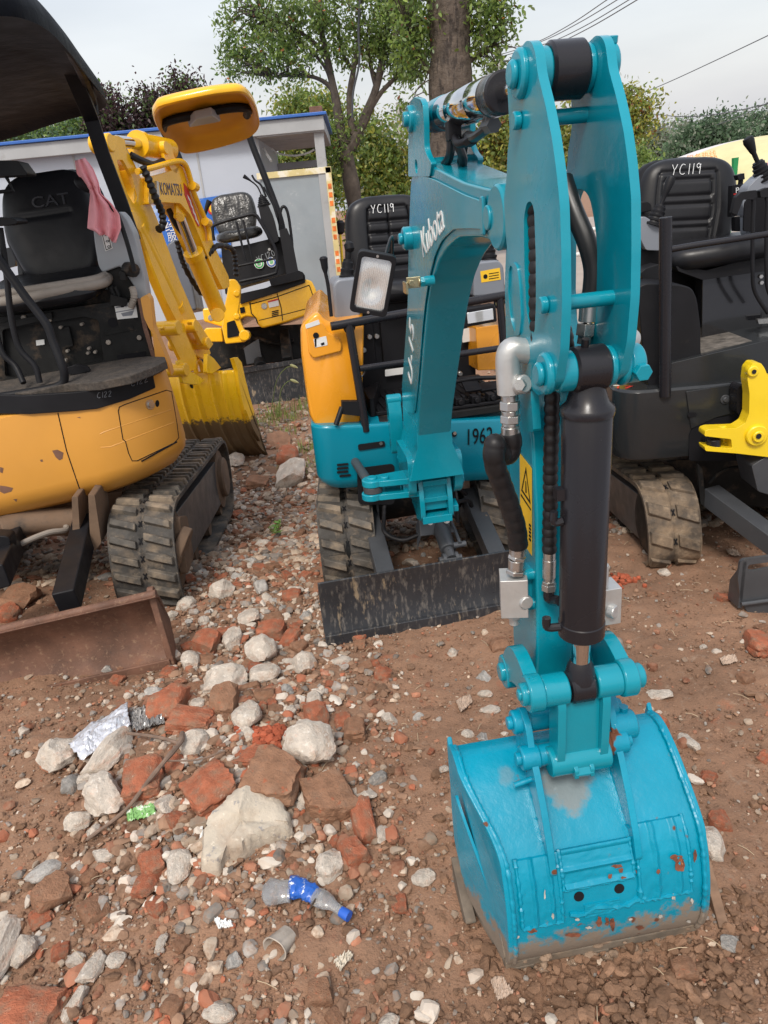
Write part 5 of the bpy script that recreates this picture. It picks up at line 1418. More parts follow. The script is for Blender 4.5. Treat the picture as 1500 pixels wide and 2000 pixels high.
# linkage
b = MB(KB)
for s_ in (-1, 1):
    T.plate(b, [(318, 640), (330, 630), (360, 632), (365, 655), (385, 700), (380, 722), (362, 728), (352, 700), (335, 665)], s_ * .09, s_ * .065, .01)
T.plate(b, [(372, 628), (388, 628), (408, 660), (417, 672), (408, 684), (394, 670)], .13, .10, .01); T.plate(b, [(372, 628), (388, 628), (408, 660), (417, 672), (408, 684), (394, 670)], -.10, -.13, .01)
for px, r, w in (((350, 640), .048, .17), ((384, 636), .045, .14), ((408, 670), .042, .15), ((365, 722), .045, .16)): c = T.h(*px, w); b.cyl(c, c + Vector((0, -2 * w, 0)), r, n=20, bev=.005)
b.build('bucket_link', 'yellow', KX, bev=.005)
# bucket
KLc = [(350, 738, -.26), (352, 765, -.26), (358, 800, -.26), (368, 840, -.26), (385, 872, -.26), (405, 890, -.26)]
KRc = [(440, 712, .26), (447, 750, .26), (459, 795, .26), (476, 838, .26), (496, 872, .26), (513, 890, .26)]
Lc = catmull(T.P(KLc), 5); Rc = catmull(T.P(KRc), 5)
b = MB(KB)
nseg = 48; g = []
for a, c in zip(Lc, Rc):
    m_ = (a + c) / 2
    row = []
    for i in range(nseg + 1):
        t = i / nseg; p = Vector((m_.x, a.y + (c.y - a.y) * t, m_.z))
        h_ = 0
        for pos in (.16, .40, .64, .84): h_ += .022 * math.exp(-((t - pos) / .022) ** 2)
        row.append(p + Vector((h_, 0, 0)))
    g.append(row)
b.sheet(g); kbk = b.build('bucket', 'yellow_bucket', KX, recalc=False, solid=.02)
mid = [(r[0] + r[-1]) / 2 for r in g]
sp = [(p.x, p.z) for p in mid] + [(q.x - .0, q.z) for q in T.P([(512, 885, .26), (505, 850, .26), (494, 815, .26), (482, 775, .26), (472, 735, .26), (466, 708, .26), (458, 698, .26), (450, 700, .26)])]
b = MB(KB)
for s_ in (-1, 1): b.slab(sp, 1, s_ * .255, s_ * .285)
T.plate(b, [(480, 800), (492, 815), (507, 845), (509, 862), (495, 838)], .31, .285, .004)
b.build('side_plate', 'yellow_bucket', kbk, bev=.006)
b = MB(KB)
for s_ in (-.11, .11):
    T.plate(b, [(352, 728), (348, 705), (356, 702), (372, 725), (400, 742), (390, 752), (358, 748)], s_ + .012, s_ - .012, .01)
T.plate(b, [(405, 690), (418, 700), (432, 718), (415, 730), (404, 728)], .14, .11, .01); T.plate(b, [(405, 690), (418, 700), (432, 718), (415, 730), (404, 728)], -.11, -.14, .01)
T.tube(b, [(384, 728, .0), (380, 712, .0), (385, 702, .0), (392, 710, .0), (396, 725, .0)], .018, 10, 5)
b.build('hinge_ear', 'yellow_bucket', kbk, bev=.005)
bvk = surf(kbk, Matrix())
b = MB()
c = cast(bvk, 377, 753, .012)
if c is not None: b.cyl(c, c + Vector((0, .02, 0)), .018)
b.build('drain_hole', 'blackmark', kbk)

# body
T = Trace(KF)
b = MB(KF)
y0 = .45
T.plate(b, [(398, 628), (395, 603), (440, 595), (482, 588), (545, 566), (598, 545), (609, 549), (617, 565), (621, 590), (620, 603), (611, 611), (560, 629), (512, 641), (503, 634), (498, 620), (480, 618), (440, 640)], y0, y0 + 1.5, .02)
kbd = b.build('body_shell', 'yellow', KX, bev=.045, seg=4)
bvb = surf(kbd, Matrix())
b = MB()
seam(b, bvb, [(487, 594), (497, 592), (540, 580), (604, 557)], .005, 0, 6); seam(b, bvb, [(488, 590), (491, 612), (500, 622), (505, 637)], .006, 0, 4); seam(b, bvb, [(541, 573), (549, 600), (552, 626)], .005, 0, 4); seam(b, bvb, [(604, 557), (612, 580), (616, 598)], .005, 0, 4)
for k in range(4): seam(b, bvb, [(531, 609 + 3.4 * k), (544, 606 + 3.4 * k)], .006, 0, 3)
seam(b, bvb, [(500, 627), (560, 613), (617, 598)], .004, 0, 6)
b.build('panel_gap', 'blackmark', kbd)
b = MB(KF)
T.plate(b, [(523, 588), (543, 583), (545, 597), (526, 601)], y0 - .012, y0 + .002, .003); b.build('notice_sticker', 'white', kbd)
b = MB(KF); T.plate(b, [(523, 588), (543, 583), (543.5, 586), (523.5, 591)], y0 - .015, y0 - .011, .001); b.build('sticker_header', 'red', kbd)
b = MB(KF); T.plate(b, [(468, 601), (477, 599), (479, 610), (470, 612)], y0 - .012, y0, .003); b.build('data_plate', 'blackmark', kbd)
b = MB(KF)
for px in ((412, 621), (516, 598)):
    c = T.h(*px, y0 - .01); b.cyl(c, c + Vector((0, .03, 0)), .03, bev=.004)
b.build('body_bolt', 'zinc', kbd)
# swing post casting
b = MB(KF)
T.plate(b, [(446, 545), (460, 545), (470, 560), (468, 590), (464, 615), (475, 640), (481, 655), (480, 668), (440, 672), (433, 640), (438, 600), (444, 570)], .0, .10, .02)
T.plate(b, [(395, 650), (402, 640), (432, 640), (436, 668), (410, 668), (398, 662)], .1, .5, .02)
c = T.h(477, 655, -.03); b.cyl(c, c + Vector((0, .2, 0)), .05); 
for px in ((462, 573), (462, 618)): c = T.h(*px, -.02); b.cyl(c, c + Vector((0, .1, 0)), .03)
b.build('swing_bracket', 'yellow', KX, bev=.012)
b = MB(KF); T.plate(b, [(443, 630), (458, 625), (468, 650), (466, 656), (444, 660)], -.01, .0, .01); b.build('bracket_recess', 'blackmark', KX)
b = MB(KF)
T.plate(b, [(462, 575), (520, 562), (590, 530), (596, 538), (596, 552), (540, 572), (470, 594)], .42, 1.3, .01); T.plate(b, [(525, 545), (583, 528), (592, 532), (592, 545), (530, 560)], .36, .9, .01)
b.build('floor_deck', 'black', KX, bev=.01)
b = MB(KF)
T.plate(b, [(432, 485), (480, 478), (545, 462), (560, 470), (575, 530), (470, 560), (440, 575)], 1.15, 1.5, .01); T.plate(b, [(545, 450), (560, 445), (572, 475), (583, 532), (560, 540)], 1.0, 1.6, .01)
kr = b.build('seat_riser', 'black', KX, bev=.01)
for q, (cc, px) in enumerate((('green', (506, 515)), ('blue', (530, 512)))):
    b = MB(KF); c = T.h(*px, 1.13); b.cyl(c, c + Vector((0, .02, 0)), .052, n=28); o = b.build('round_sticker', 'white', kr)
    b = MB(KF); c = T.h(*px, 1.127)
    b.cyl(c, c + Vector((0, .003, 0)), .045, n=28); b.build('sticker_ring', 'green' if cc == 'green' else 'blue', o)
    b = MB(KF); c = T.h(*px, 1.124); b.cyl(c, c + Vector((0, .003, 0)), .033, n=28)
    b.build('sticker_centre', 'white', o)
    b = MB(KF); c = T.h(*px, 1.121)
    for k in (-1, 0, 1): b.box(c + Vector((k * .012, 0, 0)), (.007, .003, .03 + (k == 0) * .008))
    b.build('sticker_emblem', 'green', o)
b = MB(KF)
c = T.h(526, 487, 1.13); b.cyl(c, c + Vector((0, .03, 0)), .014)
b.build('riser_lock', 'zinc', kr)
strokes('chalk_marking', [[(x, y) for x, y in l] for l in script_marks('YC120', (-.12, 0), .06)], .003, KF @ plane_m(T.h(525, 504, 1.128), (1, 0, .2), (0, 0, 1)), 'greyplastic', kr)
# wrapped seat
M['wrap'] = mat('black seat under clear film', (.035, .034, .033), .3, coat=.2, spec=.3, var=.4, vscale=14, bump=(9, .7, .02), rvar=.1, dirt=[((.20, .19, .18), 7, .68, .03, .5)])
b = MB(KF); pillow(b, plane_m(T.h(458, 420, 1.45), (1, 0, -.02), (0, .2, 1)), .48, .46, .12, nx=70, ny=70, wrinkle=.009); b.build('seat_back', 'wrap', KX, ang=80)
b = MB(KF); pillow(b, plane_m(T.h(468, 460, 1.25), (1, 0, .0), (0, 1, .12)), .50, .42, .12, nx=70, ny=60, wrinkle=.009); b.build('seat_cushion', 'wrap', KX, ang=80)
# guard bars
b = MB(KF)
yg = .95
T.tube(b, [(418, 470, yg), (415, 450, yg), (422, 438, yg), (480, 421, yg), (498, 420, yg), (508, 432, yg), (535, 480, yg), (541, 505, yg), (540, 528, yg), (530, 536, yg), (468, 550, yg)], .018, 10, 5)
for q in ([(462, 434, yg), (480, 510, yg)], [(475, 430, yg), (493, 508, yg)], [(463, 520, yg), (541, 504, yg)]): T.tube(b, q, .012, 10, 0)
T.tube(b, [(547, 450, 1.2), (547, 420, 1.2), (551, 405, 1.2), (558, 406, 1.2), (564, 425, 1.2), (570, 470, 1.2), (571, 495, 1.2)], .016, 10, 5)
b.build('guard_rail', 'black', KX)
b = MB(KF)
T.plate(b, [(503, 398), (520, 392), (533, 420), (545, 470), (528, 478), (512, 440)], 1.0, 1.4, .02)
T.tube(b, [(512, 385, 1.05), (503, 365, 1.05), (488, 352, 1.05), (476, 344, 1.05)], .016, 10, 4, rf=lambda a, t: .008 + .014 * max(0, t - .6) / .4); T.tube(b, [(520, 385, 1.1), (510, 362, 1.1), (498, 352, 1.1), (492, 342, 1.1)], .011, 10, 4); T.tube(b, [(515, 365, 1.), (533, 400, 1.), (541, 425, 1.)], .009, 8, 3)
joystick(b, T.h(516, 402, 1.05), T.h(510, 380, 1.05), r=.02, boot=.07, bh_=.09, head=.02)
T.tube(b, [(400, 420, 1.1), (404, 405, 1.1), (409, 392, 1.1)], .024, 10, 4, rf=lambda a, t: .014 + .016 * t)
b.build('control_levers', 'black', KX)
b = MB(KF); T.plate(b, [(325, 478), (340, 466), (352, 480), (368, 520), (385, 605), (345, 612), (335, 560)], 1.1, 1.7, .03); b.build('side_cabinet', mat('slate grey cover', (.09, .10, .125), .35, var=.06), KX, bev=.03)
# canopy: tilted tray with raised rim
ZK = 2.28
b = MB(KF)
kc = [(300, 228), (304, 214), (320, 204), (400, 186), (440, 180), (468, 178), (484, 184), (498, 203), (506, 232), (506, 246), (498, 258), (480, 270), (440, 283), (400, 293), (370, 298), (356, 297), (345, 290), (325, 272), (308, 250)]
P = catmull([hit(KF, u, v, 2, ZK) for u, v in kc], 3, True)
c = sum(P, Vector()) / len(P)
b.loft([cring(.0, ZK + .06), cring(.6, ZK + .06), cring(.86, ZK + .05), cring(.93, ZK + .0), cring(.985, ZK - .01), cring(1.0, ZK + .0)], cap=False)
kin = b.build('canopy_lining', 'canopyin', KX, ang=60)
b = MB(KF)
b.loft([cring(1.0, ZK + .0), cring(1.008, ZK + .015), cring(1.0, ZK + .035), cring(.95, ZK + .06), cring(.6, ZK + .085), cring(0, ZK + .09)], cap=False)
b.build('canopy', 'yellow', KX, ang=60)
b = MB(KF)
T.tube(b, [(556, 470, 1.35), (545, 420, 1.35), (515, 340, 1.35), (490, 275, 1.35), (482, 240, 1.3), (484, 222, 1.2)], .035, 12, 4)
T.tube(b, [(353, 330, 1.35), (350, 310, 1.35), (338, 285, 1.35), (322, 262, 1.3), (318, 250, 1.2)], .035, 12, 4)
def zt(u, v, z=ZK + .03): return hit(KF, u, v, 2, z)
b.tube([zt(318, 252), zt(322, 240), zt(345, 232), zt(375, 226), zt(430, 214), zt(470, 210), zt(484, 214), zt(482, 225)], .03, 10, 4)
b.build('canopy_post', 'black', KX)
b = MB(KF); q = [zt(378, 216), zt(412, 208), (zt(428, 220)), zt(365, 232)]; b.loft([q, [p + Vector((0, 0, -.06)) for p in q]]); b.build('canopy_lamp', 'greyplastic', KX, bev=.01)
# blade and undercarriage
b = MB(KF)
T.plate(b, [(470, 722), (480, 718), (640, 692), (640, 775), (600, 781), (500, 798), (490, 790)], .42, .47, .01)
T.plate(b, [(470, 722), (640, 692), (640, 700), (472, 730)], .40, .42, .002)
b.build('dozer_blade', 'blade', KX, bev=.006)
b = MB(KF)
T.plate(b, [(380, 645), (640, 630), (640, 690), (560, 705), (420, 722), (392, 710)], 1.0, 1.9, .02); T.tube(b, [(500, 690, .9), (510, 716, .5)], .06, 8, 0); T.tube(b, [(556, 650, .9), (562, 705, .5)], .05, sm=0, sq=(1, 1)); T.tube(b, [(470, 650, .9), (540, 672, .9), (575, 665, .9)], .025, 8, 3)
b.build('chassis_frame', 'grime', KX, bev=.01)
b = MB(KF); T.plate(b, [(476, 680), (505, 662), (512, 705), (482, 712)], .62, .65, .004); b.build('cylinder_guard', 'darkgrey', KX, bev=.004)
UC = bpy.data.objects.new('undercarriage', None); COL.objects.link(UC); UC.parent = KX; UC.matrix_local = KF
track(UC, -.78, -.50, (.70, 2.6), .45, .2, 'track_brown', 'lug', nlug=36)
track(UC, .42, .70, (.70, 2.6), .45, .2, 'track_brown', 'lug', nlug=36)
# ================================================================== GRAPHITE EXCAVATOR (right)
GU = frame((1.08, 2.68, -.014), -2.7, 3, -8)
GF = frame((1.08, 2.68, 0), -3)
T = Trace(GF)
GX = thing('mini_excavator', 'dark graphite excavator with large black seat and yellow swing casting at the right edge', 'excavator', group='parked mini excavators')
UC = bpy.data.objects.new('undercarriage', None); COL.objects.link(UC); UC.parent = GX; UC.matrix_local = GU
track(UC, 0, .215, (0, 1.6), .365, .175, 'track_brown', 'track_brown', nlug=30, lh=.016)
track(UC, .78, .995, (0, 1.6), .365, .175, 'track_brown', 'track_brown', nlug=30, lh=.016)
b = MB(GF)
rings = []
for z, ins in ((.43, .05), (.455, .012), (.50, 0), (.735, .0), (.745, .008)):
    rings.append([(x, y, z) for x, y in rrect(-.13 + ins, 1.02 - ins, .12 + ins, 1.5, (.10, .10, .25, .25), 8)])
b.loft(rings)
gb = b.build('body_shell', 'darkpaint', GX, bev=.003)
b = MB(GF)
T.plate(b, [(1340, 765), (1436, 750), (1438, 806), (1400, 815), (1350, 838), (1345, 800)], .112, .16, .006); gp = b.build('front_panel', 'darkpaint', GX, bev=.004)
b = MB(GF); c = T.h(1416, 780, .11); b.cyl(c, c + Vector((0, -.003, 0)), .018, n=24, bev=.001); b.cyl(c, c + Vector((0, -.010, 0)), .010, n=16, bev=.002)
b.build('panel_bolt', 'darkgrey', gp)
b = MB(GF); T.plate(b, [(1343, 808), (1348, 805), (1360, 806), (1361, 812), (1350, 816), (1344, 814)], .11, .112, .003); b.build('panel_slot', 'blackmark', gp)
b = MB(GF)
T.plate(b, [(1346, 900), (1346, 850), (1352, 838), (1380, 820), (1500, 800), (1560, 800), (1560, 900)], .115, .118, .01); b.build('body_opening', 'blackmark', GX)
b = MB(GF)
T.plate(b, [(1300, 712), (1510, 662), (1560, 655), (1880, 600), (1880, 700), (1560, 740), (1440, 752), (1302, 774)], .16, 1.0, .006)
b.build('upper_panel', 'darkpaint', GX, bev=.01)
b = MB(GF); T.plate(b, [(1368, 686), (1500, 660), (1560, 655), (1860, 606), (1860, 622), (1560, 672), (1372, 700)], .20, .7, .003); b.build('floor_plate', mat('worn tread plate', (.13, .115, .10), .6, var=.5, vscale=30, bump=(80, .5, .002)), GX)
b = MB(GF)
T.plate(b, [(1243, 562), (1262, 553), (1330, 556), (1352, 562), (1362, 585), (1369, 640), (1369, 700), (1300, 716), (1300, 772), (1268, 764), (1257, 700), (1250, 620)], .19, .42, .02)
b.build('side_fender', 'black', GX, bev=.03, seg=3)
b = MB(GF)
T.plate(b, [(1372, 545), (1486, 520), (1487, 662), (1370, 687)], .42, .5, .004); T.plate(b, [(1480, 520), (1560, 505), (1760, 470), (1760, 620), (1560, 660), (1489, 664)], .45, .5, .004)
gpn = b.build('seat_riser', 'blackgloss', GX, bev=.004)
b = MB(GF)
for px in ((1430, 673), (1486, 540), (1487, 552), (1486, 655)): c = T.h(*px, .415); b.hexn(c, c + Vector((0, -.006, 0)), .008)
b.build('riser_bolt', 'zinc', gpn)
b = MB(GF); T.plate(b, [(1480, 624), (1520, 620), (1520, 630), (1482, 633)], .36, .38, .001); b.build('step_edge', 'zinc', GX)
b = MB(GF); T.plate(b, [(1320, 520), (1380, 528), (1500, 495), (1560, 490), (1560, 520), (1372, 547), (1325, 530)], .40, .7, .006); T.plate(b, [(1235, 470), (1290, 480), (1300, 560), (1240, 560)], .55, .7, .01); T.plate(b, [(1262, 500), (1500, 480), (1500, 690), (1275, 700)], .62, .75, .01); b.build('seat_base', 'black', GX, bev=.01)
# seat
SBg = plane_m(T.h(1338, 408, .78), (1, .0, -.04), (0, .2, 1))
b = MB(GF)
def boxg(v0, v1, lo=-.55, hi=.42): return [('h', v0, lo, hi, .007), ('h', v1, lo, hi, .007), ('v', lo, v0, v1, .007), ('v', hi, v0, v1, .007)]
pillow(b, SBg, .435, .415, .12, grooves=boxg(.60, .76) + boxg(.36, .52) + boxg(.10, .29) + [('v', -.66, .05, .84, .008), ('v', .54, .05, .84, .008), ('h', .84, -.66, .54, .008)], nx=90, ny=100, bot=.80, top=.86)
sg_ = b.build('seat_back', 'seat', GX, ang=60)
b = MB(GF); pillow(b, SBg @ Matrix.Translation((-.008, .004, -.03)), .46, .43, .12, nx=30, ny=30, bot=.8, top=.86); b.build('seat_shell', 'black', sg_, ang=60)
strokes('pen_marking', script_marks('YC119', (-.085, .128), .042, .08), .0014, GF @ SBg @ Matrix.Translation((0, 0, .062)), 'paintmark', sg_)
b = MB(GF); b.tube(T.P([(1318, 505, .46), (1340, 506, .42), (1400, 497, .40), (1460, 486, .40), (1560, 468, .42)]), .045, 18, 6); b.build('cushion_roll', 'seat', GX)
b = MB(GF); pillow(b, plane_m(T.h(1410, 488, .62), (1, 0, .0), (0, 1, .08)), .50, .42, .09, nx=30, ny=30, bot=.95, top=.95); b.build('seat_cushion', 'seat', GX, ang=60)
b = MB(GF); T.plate(b, [(1237, 396), (1265, 393), (1272, 398), (1274, 412), (1245, 417), (1238, 412)], .62, .95, .006); b.build('armrest', 'black', GX, bev=.01)
b = MB(GF); T.plate(b, [(1238, 432), (1258, 422), (1290, 440), (1290, 490), (1262, 489), (1252, 470), (1238, 440)], .50, .62, .01); gc = b.build('left_console', 'grey', GX, bev=.015, seg=3)
b = MB(GF)
joystick(b, T.h(1275, 442, .52), T.h(1312, 345, .54), r=.012, boot=.042, bh_=.085, head=.019)
b.build('joystick', 'black', GX)
b = MB(GF); b.slab(fillet(T.p([(1251, 534), (1262, 524), (1288, 516), (1292, 545), (1262, 548), (1254, 544)], .40), .006), 1, .40, .5); b.slab(fillet(T.p([(1262, 548), (1292, 545), (1292, 575), (1270, 578)], .42), .006), 1, .42, .5); b.build('lever_base', 'black', GX, bev=.006)
# vertical guard post and rail
b = MB(GF)
p0 = T.h(1300, 424, .10); p1 = T.h(1299, 774, .12)
b.cyl(p0, p1, .0225, n=28); b.build('guard_post', 'charcoal', GX, bev=.002)
b = MB(GF); T.tube(b, [(1310, 487, .11), (1350, 480, .11), (1500, 457, .11), (1580, 446, .11)], .0115, 14, 0); b.build('guard_rail', 'charcoal', GX)
# right hand controls at the frame edge
b = MB(GF)
for dx in (0, 27):
    T.tube(b, [(1470 + dx, 385, .25), (1472 + dx, 400, .25), (1470 + dx, 440, .25), (1470 + dx, 530, .25), (1472 + dx, 562, .25), (1482 + dx, 585, .25), (1500 + dx, 612, .25)], .0075, 10, 3)
T.plate(b, [(1430, 417), (1438, 385), (1448, 375), (1478, 371), (1480, 384), (1472, 390), (1452, 390), (1440, 420)], .24, .27, .004); T.plate(b, [(1484, 372), (1500, 366), (1520, 366), (1520, 385), (1486, 386)], .24, .27, .004)
b.build('travel_levers', 'black', GX, bev=.005)
b = MB(GF); T.plate(b, [(1450, 400), (1462, 365), (1485, 342), (1530, 338), (1530, 380), (1500, 385), (1480, 390), (1458, 425)], .42, .50, .01); T.plate(b, [(1455, 400), (1500, 385), (1540, 385), (1540, 460), (1456, 460)], .45, .50, .01); b.build('right_console', 'grey', GX, bev=.015, seg=3)
b = MB(GF); T.plate(b, [(1455, 395), (1475, 375), (1500, 385), (1500, 455), (1452, 452)], .41, .42, .01); b.build('console_recess', 'blackmark', GX)
b = MB(GF); joystick(b, T.h(1494, 350, .45), T.h(1459, 268, .45), r=.012, boot=.042, bh_=.075, head=.021); b.build('joystick', 'black', GX)
b = MB(GF); T.plate(b, [(1430, 362), (1460, 358), (1462, 372), (1450, 420), (1428, 424)], .62, .66, .004); T.plate(b, [(1436, 425), (1450, 422), (1450, 452), (1436, 452)], .62, .66, .002); T.plate(b, [(1440, 342), (1454, 338), (1455, 350), (1443, 352)], .62, .66, .002); T.tube(b, [(1447, 350, .64), (1446, 360, .64)], .01); dsp = b.build('display_panel', 'black', GX, bev=.003)
b = MB(GF); c = T.h(1455, 371, .618); b.cyl(c, c + Vector((0, .004, 0)), .009); T.plate(b, [(1433, 378), (1442, 377), (1442, 380), (1433, 381)], .618, .62, .0005); T.plate(b, [(1434, 394), (1442, 393), (1442, 395), (1434, 396)], .618, .62, .0005); b.build('red_button', 'red', dsp)
b = MB(GF); T.plate(b, [(1432, 386), (1442, 384), (1442, 387), (1432, 389)], .618, .62, .0005); b.build('green_mark', 'green', dsp)
c = T.h(1440, 372, .617); text('display_letter', 'P', .030, GF @ plane_m(c, (1, 0, .08), (0, 0, 1)), 'paintmark', dsp)
b = MB(GF); T.plate(b, [(1424, 420), (1430, 398), (1434, 452), (1425, 452)], .9, .93, .002); b.build('fluid_tank', mat('translucent tank', (.35, .42, .45), .3), GX)
# yellow parts
b = MB(GF); P = T.P([(1238, 590, .45), (1248, 640, .45), (1254, 700, .45), (1262, 757, .45), (1230, 752, .45), (1190, 735, .45), (1190, 600, .45)]); b.slab([(p.x, p.z) for p in P], 1, .45, .8); b.build('rear_fender', 'yellow2', GX, bev=.02)
b = MB(GF)
T.plate(b, [(1376, 852), (1377, 842), (1386, 838), (1440, 836), (1456, 826), (1463, 808), (1464, 770), (1460, 742), (1463, 720), (1472, 709), (1486, 709), (1493, 718), (1500, 735), (1560, 740), (1560, 900), (1500, 893), (1440, 886), (1378, 881), (1376, 872), (1430, 876), (1428, 858)], -.06, .0, .006)
for dy in (0,):
    T.plate(b, [(1412, 858), (1470, 850), (1480, 886), (1412, 878)], .0, .06, .004)
c = T.h(1472, 726, -.07); b.cyl(c, c + Vector((0, .03, 0)), .020, bev=.003); c = T.h(1480, 852, -.075); b.cyl(c, c + Vector((0, .03, 0)), .040, n=28, bev=.004); b.cyl(c + Vector((0, -.012, 0)), c, .022, bev=.003)
b.cyl(T.h(1395, 842, -.03), T.h(1395, 836, -.03), .028, bev=.003); b.cyl(T.h(1410, 838, -.03), T.h(1410, 831, -.03), .016, bev=.003)
gs = b.build('swing_bracket', 'yellow2', GX, bev=.006)
b = MB(GF); b.cyl(T.h(1393, 875, -.03), T.h(1393, 857, -.03), .027, bev=.002); c = T.h(1482, 852, -.09); b.cyl(c, c + Vector((0, -.001, 0)), .010); c = T.h(1473, 726, -.073); b.cyl(c, c + Vector((0, -.001, 0)), .008); b.build('swing_pin', 'charcoal', gs)
b = MB(GF); b.tube(T.P([(1393, 866, -.0), (1370, 850, .2), (1360, 840, .35)]), .02); T.plate(b, [(1446, 752), (1470, 760), (1472, 800), (1450, 818), (1440, 806), (1440, 760)], .03, .1, .01); b.build('swing_cylinder', 'charcoal', GX)
# undercarriage middle, blade arm, blade corner
b = MB(GF)
T.plate(b, [(1300, 900), (1560, 890), (1560, 990), (1380, 990), (1330, 920)], .45, 1.2, .01); T.plate(b, [(1362, 905), (1372, 915), (1380, 990), (1368, 985)], .12, .14, .01)
T.tube(b, [(1384, 945, .2), (1410, 920, .2), (1450, 912, .2), (1480, 925, .2)], .008, 10, 4)
b.build('chassis_frame', 'grime', GX, bev=.006)
b = MB(GF); T.tube(b, [(1385, 965, .15), (1540, 1080, -.22)], .038, sm=0, sq=(1, 1)); T.plate(b, [(1468, 910), (1500, 890), (1560, 900), (1560, 985), (1480, 960)], -.05, .1, .01)
b.build('blade_arm', 'darkgrey', GX, bev=.006)
b = MB(GF)
ybl = -.36
T.plate(b, [(1446, 1098), (1452, 1093), (1520, 1084), (1560, 1080), (1960, 1000), (1960, 1110), (1560, 1190), (1520, 1200), (1478, 1204), (1460, 1196), (1446, 1172), (1441, 1130)], ybl, ybl + .014, .006, holes=[[(1460, 1108), (1464, 1103), (1520, 1096), (1520, 1106), (1470, 1116), (1462, 1114)]])
b.tube([T.h(1448, 1180, ybl - .01), T.h(1560, 1165, ybl - .01)], .008)
b.slab([(ybl, .03), (ybl + .09, .02), (ybl + .09, .10), (ybl, .22)], 0, T.h(1446, 1150, ybl).x, T.h(1446, 1150, ybl).x + .012)
b.build('dozer_blade', 'darkgrey', GX, bev=.003)
bvg = surf(gb, Matrix())
b = MB()
def flat_text(bvh, u, v, body, s, m, par, sx=1.):
    a = cast(bvh, u, v, .0015); a2 = cast(bvh, u + 6, v, .0015); up = cast(bvh, u, v - 6, .0015)
    if a and a2 and up: return text('model_marking', body, s, plane_m(a, a2 - a, up - a), m, par, sx=sx)
flat_text(bvg, 1198, 752, 'C', .05, 'paintmark', gb, 1.6); flat_text(bvg, 1217, 757, '17', .055, 'red', gb, 1.4)
# ================================================================== BACKGROUND
def W(u, v, Y):
    d = ray(u, v); return CAM + d * (Y / d.y)
M['leaf_a'] = mat('fresh green leaf', (.165, .220, .060), .42, var=.3, vscale=.9, island=.5, coords='Object')
M['leaf_b'] = mat('deep green leaf', (.100, .155, .045), .45, var=.3, vscale=.9, island=.5)
M['leaf_y'] = mat('yellow green leaf', (.26, .25, .06), .5, var=.3, vscale=.9, island=.5)
M['leaf_p'] = mat('purple plum leaf', (.055, .030, .032), .5, var=.3, vscale=.9, island=.6)
M['leaf_haze'] = mat('haze greyed leaf', (.23, .25, .19), .6, var=.25, vscale=.6, island=.35)  # greyed leaf colour paints distance haze into the far trees
M['leaf_d'] = mat('dense dark leaf', (.085, .135, .075), .6, var=.3, vscale=.5, island=.5)
M['leaf_r'] = mat('old reddish leaf', (.24, .075, .02), .5, var=.3, island=.4)
for k in ('leaf_a', 'leaf_b', 'leaf_y', 'leaf_haze', 'leaf_p', 'leaf_d'):
    nt = M[k].node_tree; b_ = [n for n in nt.nodes if n.type == 'BSDF_PRINCIPLED'][0]; o_ = [n for n in nt.nodes if n.type == 'OUTPUT_MATERIAL'][0]
    tr_ = nt.nodes.new('ShaderNodeBsdfTranslucent'); mx_ = nt.nodes.new('ShaderNodeMixShader'); mx_.inputs[0].default_value = .42
    hs_ = nt.nodes.new('ShaderNodeHueSaturation'); hs_.inputs['Value'].default_value = 2.0; hs_.inputs['Saturation'].default_value = 1.1
    nt.links.new(b_.inputs['Base Color'].links[0].from_socket, hs_.inputs['Color']); nt.links.new(hs_.outputs[0], tr_.inputs['Color'])
    nt.links.new(b_.outputs[0], mx_.inputs[1]); nt.links.new(tr_.outputs[0], mx_.inputs[2]); nt.links.new(mx_.outputs[0], o_.inputs['Surface'])
M['bark'] = mat('rough grey brown bark', (.095, .072, .056), .9, var=.35, vscale=9, stretch=(1, 1, .25), bump=(16, 1., .03), dirt=[((.03, .022, .018), 22, .52, .08, .85), ((.15, .125, .10), 30, .6, .1, .5)])
M['bark2'] = mat('smooth dark bark', (.075, .058, .045), .85, var=.35, vscale=9, bump=(30, .8, .01))
rng = np.random.default_rng(11)
def leaves(name, centers, n_each, sig, size, mats, parent, droop=.6, weights=None):
    C = np.repeat(np.array(centers, dtype=float), n_each, axis=0); N = len(C)
    C = C + rng.normal(0, 1, (N, 3)) * np.array([sig, sig, sig * .8])
    d = rng.normal(0, 1, (N, 3)); d[:, 2] -= droop; d /= np.linalg.norm(d, axis=1)[:, None]
    u = np.cross(d, rng.normal(0, 1, (N, 3))); u /= np.linalg.norm(u, axis=1)[:, None]
    s = size * rng.uniform(.6, 1.25, N)[:, None]; nrm = np.cross(d, u)
    v = np.empty((N, 6, 3))
    v[:, 0] = C; v[:, 1] = C + d * s * .35 + u * s * .22 + nrm * s * .07; v[:, 2] = C + d * s * .7 + u * s * .17 + nrm * s * .03; v[:, 3] = C + d * s - nrm * s * .05; v[:, 4] = C + d * s * .7 - u * s * .17 + nrm * s * .03; v[:, 5] = C + d * s * .35 - u * s * .22 + nrm * s * .07
    me = bpy.data.meshes.new(name); me.vertices.add(N * 6); me.vertices.foreach_set('co', v.reshape(-1))
    me.loops.add(N * 6); me.polygons.add(N); me.loops.foreach_set('vertex_index', np.arange(N * 6)); me.polygons.foreach_set('loop_start', np.arange(N) * 6)
    mi = rng.choice(len(mats), N, p=weights); me.polygons.foreach_set('material_index', mi); me.update(calc_edges=True)
    return mesh_obj(name, me, mats, parent)
